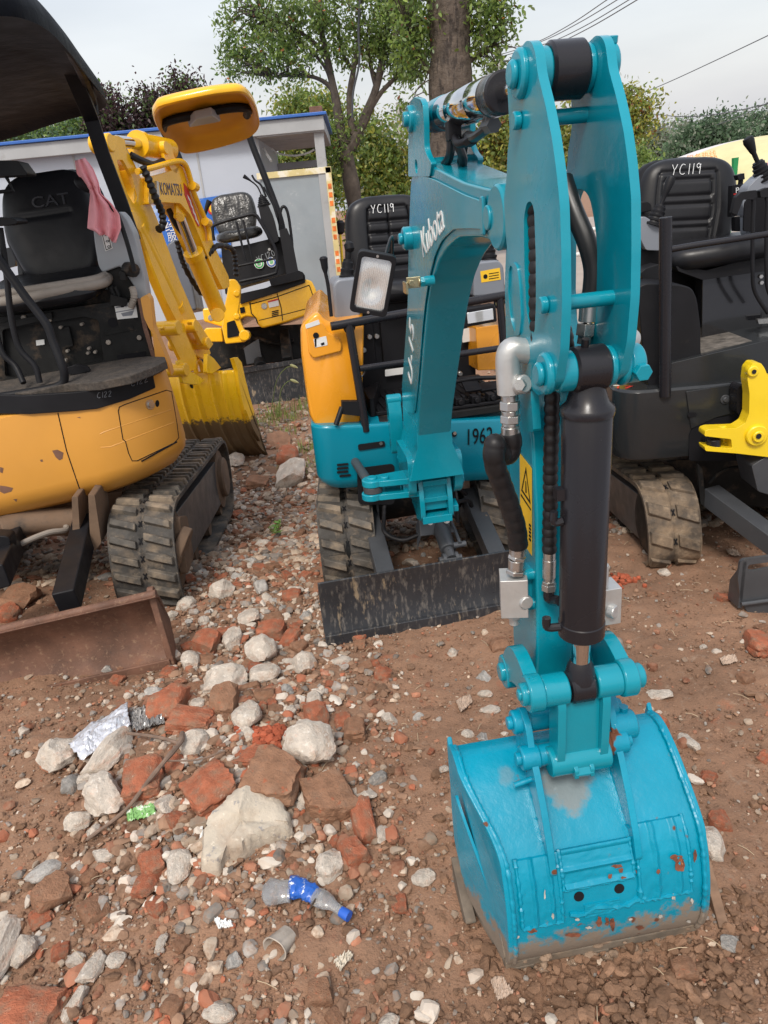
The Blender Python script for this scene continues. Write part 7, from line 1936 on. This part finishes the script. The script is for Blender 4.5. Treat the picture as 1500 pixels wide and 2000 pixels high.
HAND = [
 ((605, 1472), 98, 100, 'pale', 'pinkish white boulder right of the large slab, upper one', 10, .75), ((539, 1537), 104, 92, 'brown', 'brown rounded brick lump just above the large slab', -15, .6),
 ((648, 1572), 96, 76, 'brown', 'mud covered brick right of the large slab tip', 20, .6), ((709, 1610), 42, 84, 'brick', 'upright half brick with bright red broken end', 8, .8), ((643, 1697), 54, 74, 'pale', 'smooth cream stone touching the bottle label', -20, .7),
 ((694, 1674), 54, 54, 'brick', 'reddish brick lump right of the cream stone', 30, .7), ((411, 1551), 84, 78, 'brick', 'rounded brick left of the large slab', 35, .6), ((349, 1696), 50, 78, 'pale', 'upright oval pale stone below left of the large slab', 5, .6),
 ((287, 1532), 74, 76, 'brick', 'squarish orange brick crossed by the stick', 12, .6), ((211, 1570), 82, 84, 'pale', 'round whitish boulder left of the green wrapper', 25, .8), ((214, 1482), 60, 104, 'pale', 'tall white stone against the foil pack', -20, .75),
 ((121, 1482), 76, 62, 'pale', 'white stone at the lower left end of the foil pack', 5, .75), ((331, 1389), 64, 56, 'brick', 'bright orange and white brick above the stick', -10, .75), ((376, 1416), 82, 42, 'brick', 'long flat brick above the round white stone', -8, .6),
 ((441, 1341), 92, 54, 'pale', 'wide pale stone in the heap below the rusty blade', 10, .6), ((440, 1381), 52, 54, 'brown', 'brown stone in the middle of the heap', 0, .8), ((483, 1408), 56, 60, 'pale', 'lumpy white stone right of the brown one', 15, .8),
 ((517, 1327), 62, 40, 'pale', 'grey white stone at the top of the heap', -10, .7), ((381, 1461), 58, 44, 'pale', 'round white stone beside the stick fork', 0, .75), ((155, 1613), 52, 42, 'pale', 'knobbly white stone left of the round boulder', 0, .7),
 ((299, 1696), 48, 46, 'brick', 'brick stub left of the oval stone', 20, .7), ((287, 1736), 42, 44, 'brick', 'smaller brick stub below the first', -10, .6), ((104, 1757), 68, 68, 'brown', 'dark topped brick at the lower left', 35, .7),
 ((51, 1860), 50, 66, 'pale', 'rounded cream stone near the left border', 10, .75), ((181, 1896), 44, 82, 'pale', 'long white stone in the lower left', -12, .6), ((6, 1860), 64, 150, 'pale', 'large pale stone cut by the left border', 5, .7),
 ((52, 1985), 130, 90, 'brick', 'large flat brick slab in the bottom left corner', -8, .4), ((432, 1982), 64, 48, 'pale', 'pale stone at the bottom border', 0, .6), ((229, 1882), 38, 36, 'pale', 'small lumpy white stone right of the long one', 0, .7),
 ((315, 1846), 22, 36, 'pale', 'slim white pebble standing alone in the soil', -20, .7), ((619, 1408), 44, 42, 'brick', 'red brick cube above the pinkish boulder', 12, .9), ((497, 1482), 80, 44, 'brick', 'flat reddish brick left of the pinkish boulder', -15, .35),
 ((693, 1434), 42, 42, 'brown', 'brown clod right of the pinkish boulder', 0, .8), ((613, 1376), 32, 38, 'pale', 'small whitish stone above the brick cube', 0, .8), ((208, 1673), 58, 30, 'pale', 'flat white stone below the round boulder', 15, .6),
 ((1390, 1655), 52, 66, 'pale', 'pale boulder right of the teal bucket', 0, .8), ((1403, 1610), 38, 38, 'brick', 'brick piece above the pale boulder by the bucket', 0, .8), ((1480, 1266), 50, 42, 'brick', 'pinkish brick at the right border', 10, .7),
 ((545, 866), 44, 36, 'brown', 'square paving brick near the grass', 10, .3), ((563, 899), 40, 24, 'brick', 'brick left of the teal body', -5, .7), ((570, 941), 62, 46, 'pale', 'large whitish boulder left of the teal track', -20, .8),
 ((505, 948), 40, 28, 'brown', 'brown block left of the whitish boulder', 0, .5), ((461, 906), 42, 26, 'pale', 'pale block behind the old track', 0, .6), ((512, 1285), 62, 54, 'pale', 'pinkish white stone at the centre of the heap edge', 10, .8),
 ((405, 1266), 46, 38, 'brick', 'bright red brick right of the rusty blade', -10, .8), ((532, 1243), 52, 32, 'brick', 'brick half left of the teal blade', -5, .7), ((455, 1256), 38, 42, 'pale', 'whitish stone right of the bright red brick', 0, .8),
 ((592, 1303), 48, 44, 'pale', 'angular pale stone below the teal blade corner', 0, .8), ((487, 1214), 48, 30, 'pale', 'pale flat stone above the brick half', 0, .6), ((432, 1160), 54, 30, 'pale', 'pinkish stone beside the old track', 0, .6),
 ((1336, 1900), 46, 38, 'brown', 'round brown stone at the lower right', 0, .8), ((628, 1945), 48, 46, 'brown', 'brown rounded clod at the bottom centre', 0, .8), ((570, 1168), 34, 24, 'brick', 'small ribbed brick left of the dark blade', 0, .5),
 ((828, 1718), 44, 36, 'pale', 'pale stone between the bottle and the bucket', 0, .6), ((780, 1768), 30, 44, 'brick', 'brick sliver left of the bucket corner', 0, .5), ((372, 1300), 40, 36, 'pale', 'white stone below the bright red brick', 0, .8),
 ((45, 1178), 60, 36, 'brown', 'brown block under the old excavator', 0, .6), ((20, 1205), 46, 24, 'brick', 'red brick under the old excavator', 0, .6), ((340, 1288), 36, 26, 'pale', 'pale stone touching the rusty blade corner', 0, .8), ((1425, 1850), 40, 34, 'grey', 'greyish stone right of the bucket tooth', 0, .7)]
for (px, w, h, kind, lab, rot, th) in HAND: rock(px, w, h, kind, lab, rot, th)
# large slab with flat worn top
def slab_mesh():
    out = [(402, 1712), (398, 1690), (404, 1650), (412, 1622), (440, 1596), (462, 1572), (490, 1553), (510, 1560), (534, 1578), (556, 1585), (572, 1622), (566, 1640), (530, 1652), (500, 1664), (478, 1680), (446, 1690), (428, 1715)]
    P = [ground_at(u, v, .0) for u, v in out]; P = catmull(P, 4, True)
    c = sum(P, Vector()) / len(P)
    b = MB()
    def rg_(k, z, j=0.): return [(c.x + (q.x - c.x) * k + j * noise.noise(Vector((i * .7, z * 50, 1))), c.y + (q.y - c.y) * k + j * noise.noise(Vector((i * .7, z * 50, 7))), gz(q.x, q.y) + z + (.004 * noise.noise(Vector((q.x * 30, q.y * 30, k * 3))))) for i, q in enumerate(P)]
    b.loft([rg_(.9, -.03), rg_(1.0, .0, .01), rg_(1.01, .02, .012), rg_(.97, .042, .012), rg_(.90, .056, .008), rg_(.7, .060, .004), rg_(.4, .062), rg_(.05, .062)])
    return b.build('concrete_slab', ST['concrete'], None, ang=50)
tag(slab_mesh(), 'large pale concrete slab, biggest piece in the rubble', 'concrete slab')
# smaller individual stones: prototypes copied by obj.copy()
protos = []
for i in range(20):
    k = ('pale', 'brick', 'pale', 'grey', 'brown')[i % 5]
    protos.append((k, rock_mesh('stone', rr_, 3, k, k)))
def mwid(px, w):
    g = ground_at(*px); return w * (g.y * math.cos(PITCH) + (HC - g.z) * math.sin(PITCH)) / FPX
spots_done = [(ground_at(*h[0]), mwid(h[0], max(h[1], h[2]) * .45)) for h in HAND]
spots_done += [(ground_at(*p), r) for p, r in (((190, 1425), .10), ((285, 1400), .06), ((275, 1588), .05), ((388, 1620), .02), ((435, 1803), .03), ((540, 1745), .06), ((600, 1755), .07), ((660, 1780), .06), ((540, 1852), .06), ((668, 1876), .03), ((480, 1630), .12), ((450, 1680), .08), ((960, 1925), .03), ((700, 1210), .0))]
n_put = 0; tries = 0
SM = {'pale': ('stone', 'stone', 'small pale stone in the rubble', 'small pale stones'), 'grey': ('stone', 'stone', 'small grey stone in the rubble', 'small grey stones'),
      'brick': ('brick_fragment', 'brick', 'small red brick fragment in the rubble', 'small red brick fragments'), 'brown': ('brick_fragment', 'brick', 'small muddy brick fragment in the rubble', 'small muddy brick fragments')}
first = {}
rp = random.Random(21)
def px_of(p):
    d = p - CAM; dd = d.y * math.cos(PITCH) - d.z * math.sin(PITCH); yy = (d.y * math.sin(PITCH) + d.z * math.cos(PITCH)) / dd; xx = d.x / dd
    return 750 + FPX * (xx * math.cos(ROLL) - yy * math.sin(ROLL)), 1000 - FPX * (xx * math.sin(ROLL) + yy * math.cos(ROLL))
MARKS = [(190, 1430, 'foil pack'), (275, 1588, 'green wrapper'), (483, 1641, 'large slab'), (600, 1750, 'crushed bottle'), (540, 1852, 'paper cup'), (605, 1472, 'pinkish boulder'), (340, 1300, 'rusty blade corner'), (635, 1260, 'dark blade corner'), (900, 1700, 'teal bucket'),
 (440, 1000, 'old track'), (570, 941, 'whitish boulder'), (52, 1985, 'corner brick slab'), (104, 1757, 'dark topped brick'), (349, 1696, 'oval stone'), (285, 1532, 'squarish orange brick'), (539, 1537, 'brown brick lump'), (709, 1610, 'upright half brick'), (51, 1860, 'cream stone'),
 (181, 1896, 'long white stone'), (432, 1982, 'bottom border stone'), (512, 1285, 'heap edge stone'), (441, 1341, 'wide pale stone'), (628, 1945, 'brown clod'), (1000, 1930, 'pale dry leaf'), (540, 1040, 'green weed'), (1300, 1100, 'right track'), (1480, 1266, 'right border brick'), (693, 1434, 'small brown clod'), (720, 1300, 'dark blade'), (900, 1400, 'brown dry leaf')]
used_labels = set()
def own_label(p, s, asp, col, noun):
    u, v = px_of(p); best = sorted(MARKS, key=lambda m: (m[0] - u) ** 2 + (m[1] - v) ** 2)
    size = 'tiny' if s < .018 else 'small' if s < .026 else 'fist sized'
    shape = 'long' if asp > 1.45 else 'chunky' if asp < 1.05 else 'stubby'
    for m in best[:4]:
        dx, dy = u - m[0], v - m[1]; d_ = math.hypot(dx, dy)
        side = ('right of' if dx > 0 else 'left of') if abs(dx) > 1.8 * abs(dy) else ('below' if dy > 0 else 'above') if abs(dy) > 1.8 * abs(dx) else ('below right of' if dx > 0 else 'below left of') if dy > 0 else ('above right of' if dx > 0 else 'above left of')
        far = 'just' if d_ < 60 else 'a little' if d_ < 120 else 'well'
        for form in ('%s %s %s %s %s the %s' % (size, col, noun, far, side, m[2]), '%s %s %s %s %s %s the %s' % (size, shape, col, noun, far, side, m[2])):
            if form not in used_labels: used_labels.add(form); return form
    return None
while n_put < 410 and tries < 14000:
    tries += 1
    y = rp.uniform(.95, 5.2); x = rp.uniform(-.62 - .5 * y * .5, .9 + .2 * y)
    ridge = math.exp(-(((x + .42 + .04 * y) / .34) ** 2)) * (1 if 1.35 < y < 3.2 else .3)
    if rp.random() > .07 + .93 * ridge: continue
    s = rp.choice((.016, .019, .023, .027, .034)) * rp.uniform(.8, 1.25)
    if any(math.hypot(x - q.x, y - q.y) < s + .7 * r_q for q, r_q in spots_done): continue
    if abs(x - .32) < .28 and abs(y - 1.15) < .18: continue
    k, me = protos[rp.randrange(20)]
    spots_done.append((Vector((x, y, 0)), s))
    nm, ct, lb, gp = SM[k]
    o = bpy.data.objects.new(nm, me) if k not in first else first[k].copy()
    o.data = me; COL.objects.link(o); first.setdefault(k, o)
    o.location = (x, y, gz(x, y) + s * .22); o.scale = (s * rp.uniform(.8, 1.4), s * rp.uniform(.7, 1.1), s * rp.uniform(.5, .85)); o.rotation_euler = (rp.uniform(-.3, .3), rp.uniform(-.3, .3), rp.uniform(0, 6.3))
    own = own_label(o.location, s, o.scale[0] / o.scale[1], {'pale': 'pale', 'grey': 'grey', 'brick': 'red', 'brown': 'muddy'}[k], 'stone' if ct == 'stone' else 'brick bit')
    tag(o, own or lb, ct, gp); n_put += 1
# gravel: everything smaller, one mesh
def gravel(name, N, yr, sizes, dens, mats, wts, seed, sub=1):
    r = np.random.default_rng(seed); X = []; Y = []
    while len(X) < N:
        y = r.uniform(*yr) if r.random() < .5 else yr[0] + (yr[1] - yr[0]) * r.random() ** 1.7
        x = r.uniform(-1.0 - .62 * y, .9 + .62 * y)
        if r.random() < dens(x, y): X.append(x); Y.append(y)
    base = [rockv(r, sub, 'stone' if q_ % 3 else 'brick', 1) * (1.15 if q_ % 3 else .8) for q_ in range(24)]; nv = len(base[0]); f0 = IF[sub]
    S = r.choice(sizes, N) * r.uniform(.6, 1.3, N); bi = r.integers(0, 24, N)
    allv = np.empty((N, nv, 3))
    for i in range(N):
        a = r.uniform(0, 6.3); ca, sa = math.cos(a), math.sin(a); v = base[bi[i]] * S[i] * np.array([r.uniform(.8, 1.4), r.uniform(.7, 1.1), r.uniform(.45, .85)])
        tl = r.uniform(-.5, .5); v = np.stack([v[:, 0], v[:, 1] * math.cos(tl) - v[:, 2] * math.sin(tl), v[:, 1] * math.sin(tl) + v[:, 2] * math.cos(tl)], 1)
        v = np.stack([v[:, 0] * ca - v[:, 1] * sa, v[:, 0] * sa + v[:, 1] * ca, v[:, 2]], 1)
        allv[i] = v + np.array([X[i], Y[i], gz(X[i], Y[i]) + S[i] * .25 + .002])
    F = (f0[None] + (np.arange(N) * nv)[:, None, None]).reshape(-1, 3)
    me = bpy.data.meshes.new(name); me.vertices.add(N * nv); me.vertices.foreach_set('co', allv.reshape(-1)); me.loops.add(len(F) * 3); me.polygons.add(len(F))
    me.loops.foreach_set('vertex_index', F.reshape(-1)); me.polygons.foreach_set('loop_start', np.arange(len(F)) * 3)
    me.polygons.foreach_set('material_index', np.repeat(r.choice(len(mats), N, p=wts), len(f0))); me.update(calc_edges=True)
    me.polygons.foreach_set('use_smooth', [False] * len(F))
    o = mesh_obj(name, me, [ST[m] for m in mats]); tag(o, kind='stuff'); return o
ridge = lambda x, y: (.30 if x < 0 else .19) + .70 * math.exp(-(((x + .45 + .04 * y) / .42) ** 2)) * (1 if y > 1.2 else .5)
KM = ['gpale', 'gbrick', 'ggrey', 'gbrown']
gravel('gravel', 36000, (.75, 3.6), [.0018, .0024, .003, .004, .0055, .008], ridge, KM, [.22, .20, .12, .46], 1)
gravel('coarse_gravel', 9000, (.8, 5.2), [.007, .009, .011, .014, .019], lambda x, y: (ridge(x, y) ** 2.4 + .004) * (1 if y > 1.3 else .45), ['pale', 'gbrick', 'ggrey', 'gbrown', 'gpale', 'brick'], [.14, .14, .16, .28, .20, .08], 2, sub=2)
gravel('far_gravel', 16000, (3.2, 9.5), [.008, .012, .017, .024, .032], lambda x, y: .4 + .6 * math.exp(-(((x + .9) / 1.3) ** 2)), KM, [.50, .12, .26, .12], 3)
ST['clod'] = mat('dark soil clod', (.20, .118, .075), .97, var=.3, vscale=20, island=.2, bump=(160, 1., .004), spec=.1)
gravel('soil_clods', 3800, (.80, 1.7), [.003, .004, .006, .009, .014], lambda x, y: math.exp(-(((x - .42) / .34) ** 2 + ((y - .97) / .20) ** 2)) + .10, ['clod'], [1.], 4, sub=2)
gravel('soil_crumbs', 30000, (.78, 2.9), [.0016, .0022, .003, .004], lambda x, y: 1., ['clod', 'gbrown', 'gpale'], [.62, .30, .08], 6)
# crumbled bright brick
b = None
r_ = np.random.default_rng(8)
def pile(px, n, rad, kind, name, lab, cat):
    g = ground_at(*px); me_v = []; me_f = []
    for i in range(n):
        v = rockv(r_, 2, 'brick') * r_.uniform(.004, .012) ; q = r_.normal(0, 1, 2) * rad
        x, y = g.x + q[0] * 1.3, g.y + q[1]; k = len(me_v); me_v += (v + np.array([x, y, gz(x, y) + .008 + .012 * math.exp(-(q @ q) / rad ** 2)])).tolist(); me_f += (IF[2] + k).tolist()
    me = bpy.data.meshes.new(name); me.from_pydata(me_v, [], me_f); me.polygons.foreach_set('use_smooth', [False] * len(me_f)); o = mesh_obj(name, me, kind); tag(o, lab, cat); o['kind'] = 'stuff'; return o
M['brickred'] = mat('bright crushed brick', (.32, .085, .045), .95, var=.2, island=.3, spec=.1)
pile((530, 1440), 90, .028, 'brickred', 'crushed_brick', 'heap of bright orange crushed brick above the boulder', 'brick')
pile((1215, 1135), 60, .03, 'brickred', 'crushed_brick', 'scatter of bright orange crushed brick near the right track', 'brick')

# ------------------------------------------------------------------ litter
def gpt(u, v, dz=0.): 
    g = ground_at(u, v, dz); return Vector((g.x, g.y, g.z + dz))
def crumple(name, quad, m, lab, cat, lift=.02, amp=.006, n=34, fr=26, thick=.0006, bulge=.0):
    A, B, C, D = [gpt(*q, lift) for q in quad]; g = []
    for j in range(n + 1):
        row = []
        for i in range(n + 1):
            u, v = i / n, j / n; p = A.lerp(B, u).lerp(D.lerp(C, u), v)
            k = Vector((u * fr * .35, v * fr * .35, len(name)))
            h = amp * (noise.noise(k) + .9 * abs(noise.noise(k * 2.3)) - .6 * abs(noise.noise(k * 4.1 + Vector((3, 3, 3)))))
            p = p + Vector((.4 * h, .4 * h, h + bulge * math.sin(math.pi * v) * (.6 + .4 * math.sin(math.pi * u))))
            row.append(p)
        g.append(row)
    b = MB(); b.sheet(g); o = b.build(name, m, None, recalc=False, solid=thick, ang=14); tag(o, lab, cat); return o
M['foil'] = mat('crumpled silver foil', (.62, .63, .67), .32, metal=.45, var=.06, rvar=.1)
crumple('foil_pack', [(122, 1452), (248, 1374), (256, 1418), (160, 1486)], 'foil', 'crumpled silver foil pack lying on the rubble heap', 'litter', .03, .011, 44, 11, .0008, .028)
M['clearfilm'] = mat('dirty clear film', (.22, .21, .20), .2, var=.4, coat=.5)
crumple('plastic_film', [(252, 1388), (306, 1374), (322, 1412), (258, 1428)], 'clearfilm', 'dark translucent plastic film right of the foil pack', 'litter', .02, .014)
M['wrapgreen'] = mat('green printed wrapper', (.20, .42, .13), .35, var=.3, vscale=40, dirt=[((.72, .74, .68), 40, .52, .05, .9)])
crumple('candy_wrapper', [(246, 1585), (300, 1568), (304, 1590), (250, 1604)], 'wrapgreen', 'green and white snack wrapper at the end of the stick', 'litter', .02, .010)
crumple('paper_scrap', [(380, 1606), (396, 1606), (396, 1638), (382, 1640)], 'white', 'white paper scrap left of the large slab', 'litter', .012, .003, 10)
crumple('paper_scrap', [(418, 1794), (452, 1800), (455, 1810), (425, 1812)], 'white', 'thin white scrap below the bottle', 'litter', .012, .008, 14)
M['cardboard'] = mat('wet cardboard', (.55, .49, .40), .9, var=.15)
crumple('cardboard_scrap', [(652, 1876), (682, 1856), (690, 1868), (664, 1896)], 'cardboard', 'folded pale cardboard scrap near the bottom centre', 'litter', .014, .010, 16)
M['dryleaf'] = mat('dry leaf', (.40, .30, .23), .85, var=.2)
for q, lab in (([(958, 1912), (982, 1908), (1002, 1940), (972, 1956)], 'pale dry leaf below the bucket tooth'), ([(890, 1368), (918, 1356), (922, 1372), (900, 1392)], 'brown dry leaf left of the bucket link'), ([(1405, 1285), (1435, 1278), (1440, 1292), (1412, 1300)], 'whitish dry leaf right of the bucket'), ([(1418, 1072), (1440, 1075), (1446, 1086), (1424, 1084)], 'grey dry leaf in front of the right blade')):
    crumple('dry_leaf', q, 'dryleaf', lab, 'leaf', .012, .010, 14)
# squashed bottle
BT = thing('plastic_bottle', 'crushed clear plastic bottle with blue label', 'bottle', None)
M['pet'] = mat('crushed clear plastic', (.60, .60, .60), .12, var=.1, coat=.8, bump=(40, .7, .006), rvar=.06)
bs_ = [n for n in M['pet'].node_tree.nodes if n.type == 'BSDF_PRINCIPLED'][0]; bs_.inputs['Transmission Weight'].default_value = .72; bs_.inputs['IOR'].default_value = 1.25
def bottle_part(name, px, rs, m, flat=.62, jit=.0035, n=22):
    b = MB(); P = [gpt(u, v, .028) for u, v in px]; C = catmull(P, 5); rings = []
    for i, p in enumerate(C):
        t = i / (len(C) - 1) * (len(rs) - 1); k = min(int(t), len(rs) - 2); r = rs[k] + (rs[k + 1] - rs[k]) * (t - k)
        d = (C[min(i + 1, len(C) - 1)] - C[max(0, i - 1)]).normalized(); U = d.cross(Vector((0, 0, 1))).normalized(); V_ = Vector((0, 0, 1))
        rings.append([p + (U * math.cos(2 * math.pi * a / n) + V_ * flat * math.sin(2 * math.pi * a / n)) * (r + jit * noise.noise(Vector((a * .8, i * .6, len(name))))) for a in range(n)])
    b.loft(rings); return b.build(name, m, BT, ang=30)
bottle_part('bottle_base', [(514, 1742), (535, 1742), (568, 1740)], [.018, .034, .034, .028, .031], 'pet')
bottle_part('bottle_label', [(566, 1733), (585, 1734), (602, 1742), (618, 1750)], [.0290, .029, .021, .024, .019], mat('blue printed label', (.02, .11, .46), .35, var=.2, vscale=20, dirt=[((.72, .74, .76), 55, .56, .04, .9)]), jit=.006)
bottle_part('bottle_shoulder', [(615, 1749), (640, 1762), (668, 1780)], [.021, .023, .020, .011, .010], 'pet')
bottle_part('bottle_cap', [(666, 1780), (682, 1790)], [.0115, .0125, .0125], 'blue', .9, 0.)
b = MB(); b.tube([gpt(588, 1800, .004), gpt(603, 1778, .01), gpt(616, 1756, .05)], .0022, 6, 4); st_ = b.build('twig', 'bark2', None); tag(st_, 'short dry twig poking at the crushed bottle', 'twig')
# crushed paper cup
b = MB(); c = gpt(540, 1850, .02); dr = Vector((-.5, -.8, .25)).normalized()
b.lathe(c - dr * .045, c + dr * .012, [(0, .012), (.002, .022), (.05, .030), (.052, .032), (.053, .029), (.048, .027), (.01, .02)], 26)
for v in b.bm.verts: v.co += Vector((.0, 0, .006 * noise.noise(v.co * 60))); v.co.z -= .25 * (v.co.z - c.z)
o = b.build('paper_cup', mat('dirty paper cup', (.36, .31, .26), .8, var=.25, vscale=40, dirt=[((.22, .15, .10), 30, .5, .2, .8)]), None); tag(o, 'crushed dirty paper cup lying open at the bottom centre', 'cup')
# sticks
b = MB(); b.tube([gpt(170, 1640, .012), gpt(245, 1582, .03), gpt(290, 1525, .055), gpt(322, 1486, .065), gpt(352, 1450, .06), gpt(356, 1432, .05)], .006, 8, 5, rf=lambda a, t: .0045 + .004 * t + .0008 * math.sin(a * 90)); b.tube([gpt(350, 1452, .06), gpt(310, 1440, .05), gpt(250, 1432, .045)], .005, 8, 4); b.tube([gpt(322, 1486, .06), gpt(385, 1484, .05), gpt(440, 1466, .05)], .0025, 6, 4)
tag(b.build('dry_branch', mat('dry grey wood', (.17, .115, .085), .9, var=.3, vscale=30), None), 'forked dry branch lying across the bricks', 'branch')
rs_ = random.Random(3)
M['straw'] = mat('pale straw', (.42, .33, .22), .9, var=.2)
b = MB()
for _ in range(150):
    x, y = rs_.uniform(-1.0, 1.4), rs_.uniform(.9, 3.2); a = rs_.uniform(0, 3.14); L = rs_.uniform(.012, .05); z = gz(x, y) + .012
    b.tube([(x, y, z), (x + math.cos(a) * L * .5, y + math.sin(a) * L * .5, z + .004), (x + math.cos(a) * L, y + math.sin(a) * L, z)], .0009, 4, 2)
tag(b.build('straw_bits', 'straw', None), kind='stuff')
b = MB(); b.box(gpt(1393, 1760, .0) + Vector((0, 0, .02)), (.022, .02, .14), rot=Matrix.Rotation(R(-70), 3, 'X') @ Matrix.Rotation(R(6), 3, 'Y')); tag(b.build('wood_scrap', mat('weathered wood scrap', (.20, .12, .075), .9, var=.3, vscale=30, stretch=(8, 8, 1)), None, bev=.002), 'splintered wood scrap standing right of the bucket', 'wood scrap')
# ------------------------------------------------------------------ weeds
M['grass'] = mat('grass blade', (.17, .23, .045), .6, var=.3, vscale=6, island=.4)
M['weed'] = mat('weed leaf', (.12, .27, .03), .5, var=.2, island=.3)
M['seed'] = mat('foxtail seed head', (.34, .33, .16), .9, var=.2)
def tuft(b, g, n, h, r, sp=.5):
    for _ in range(n):
        a = rs_.uniform(0, 6.3); q = g + Vector((rs_.gauss(0, r), rs_.gauss(0, r), 0)); q.z = gz(q.x, q.y) - .005; l = h * rs_.uniform(.5, 1.1); s = rs_.uniform(.1, sp) * l
        d = Vector((math.cos(a), math.sin(a), 0)); side = Vector((-d.y, d.x, 0)) * rs_.uniform(.0022, .0045)
        P = [q + d * s * t * t + Vector((0, 0, l * (t - .25 * t * t * s / l))) for t in (0, .35, .7, 1.)]
        for k in range(3):
            w0, w1 = (1 - .25 * k), (1 - .25 * (k + 1)) if k < 2 else .05
            b.f([b.v(P[k] - side * w0), b.v(P[k] + side * w0), b.v(P[k + 1] + side * w1), b.v(P[k + 1] - side * w1)])
b = MB()
for u, v, n, h, r in ((540, 812, 60, .16, .06), (520, 830, 50, .13, .07), (575, 820, 50, .14, .07), (600, 880, 40, .12, .06), (560, 845, 40, .10, .08), (610, 915, 30, .10, .05), (590, 800, 50, .16, .08), (440, 800, 20, .1, .1), (500, 760, 30, .15, .1), (560, 920, 20, .07, .05), (985, 640, 40, .5, .15), (990, 700, 30, .3, .1)):
    g = ground_at(u, v); tuft(b, g, n, h, r)
gr_ = b.build('grass', 'grass', None, recalc=False); tag(gr_, kind='stuff')
for px, tip, lab in (((528, 815), (573, 716), 'tall foxtail weed with drooping seed head in front of the far blade'), ((545, 830), (574, 745), 'shorter foxtail weed beside the taller one')):
    g = ground_at(*px); Y = g.y; t = thing('foxtail_weed', lab, 'weed')
    tp_ = W(*tip, Y); m1 = g.lerp(tp_, .55) + Vector((-.05, 0, .08))
    b = MB(); b.tube([g, m1, g.lerp(tp_, .85) + Vector((-.03, 0, .06)), tp_], .0035, 6, 5); b.build('stem', 'grass', t)
    b = MB(); b.lathe(tp_ + Vector((-.03, 0, .022)), tp_ + Vector((.045, 0, -.02)), [(0, .004), (.02, .013), (.05, .014), (.08, .004)], 10); b.build('seed_head', 'seed', t)
wd = thing('weed_plant', 'small fresh green weed on the gravel between the excavators', 'weed')
b = MB()
for k in range(16):
    g = ground_at(540 + rs_.uniform(-16, 16), 1040 + rs_.uniform(-6, 12)); a = rs_.uniform(0, 6.3); g.z += rs_.uniform(.02, .07); L = rs_.uniform(.03, .055)
    d = Vector((math.cos(a), math.sin(a), .25)) * L; s_ = Vector((-math.sin(a), math.cos(a), 0)) * L * .28
    b.f([b.v(g), b.v(g + d * .5 + s_), b.v(g + d), b.v(g + d * .5 - s_)])
b.build('leaves', 'weed', wd, recalc=False)
b = MB()
for k in range(5): g = ground_at(538 + 3 * k, 1048); b.tube([g, g + Vector((rs_.uniform(-.04, .04), rs_.uniform(-.02, .02), .07))], .002, 5, 0)
b.build('stems', 'grass', wd)
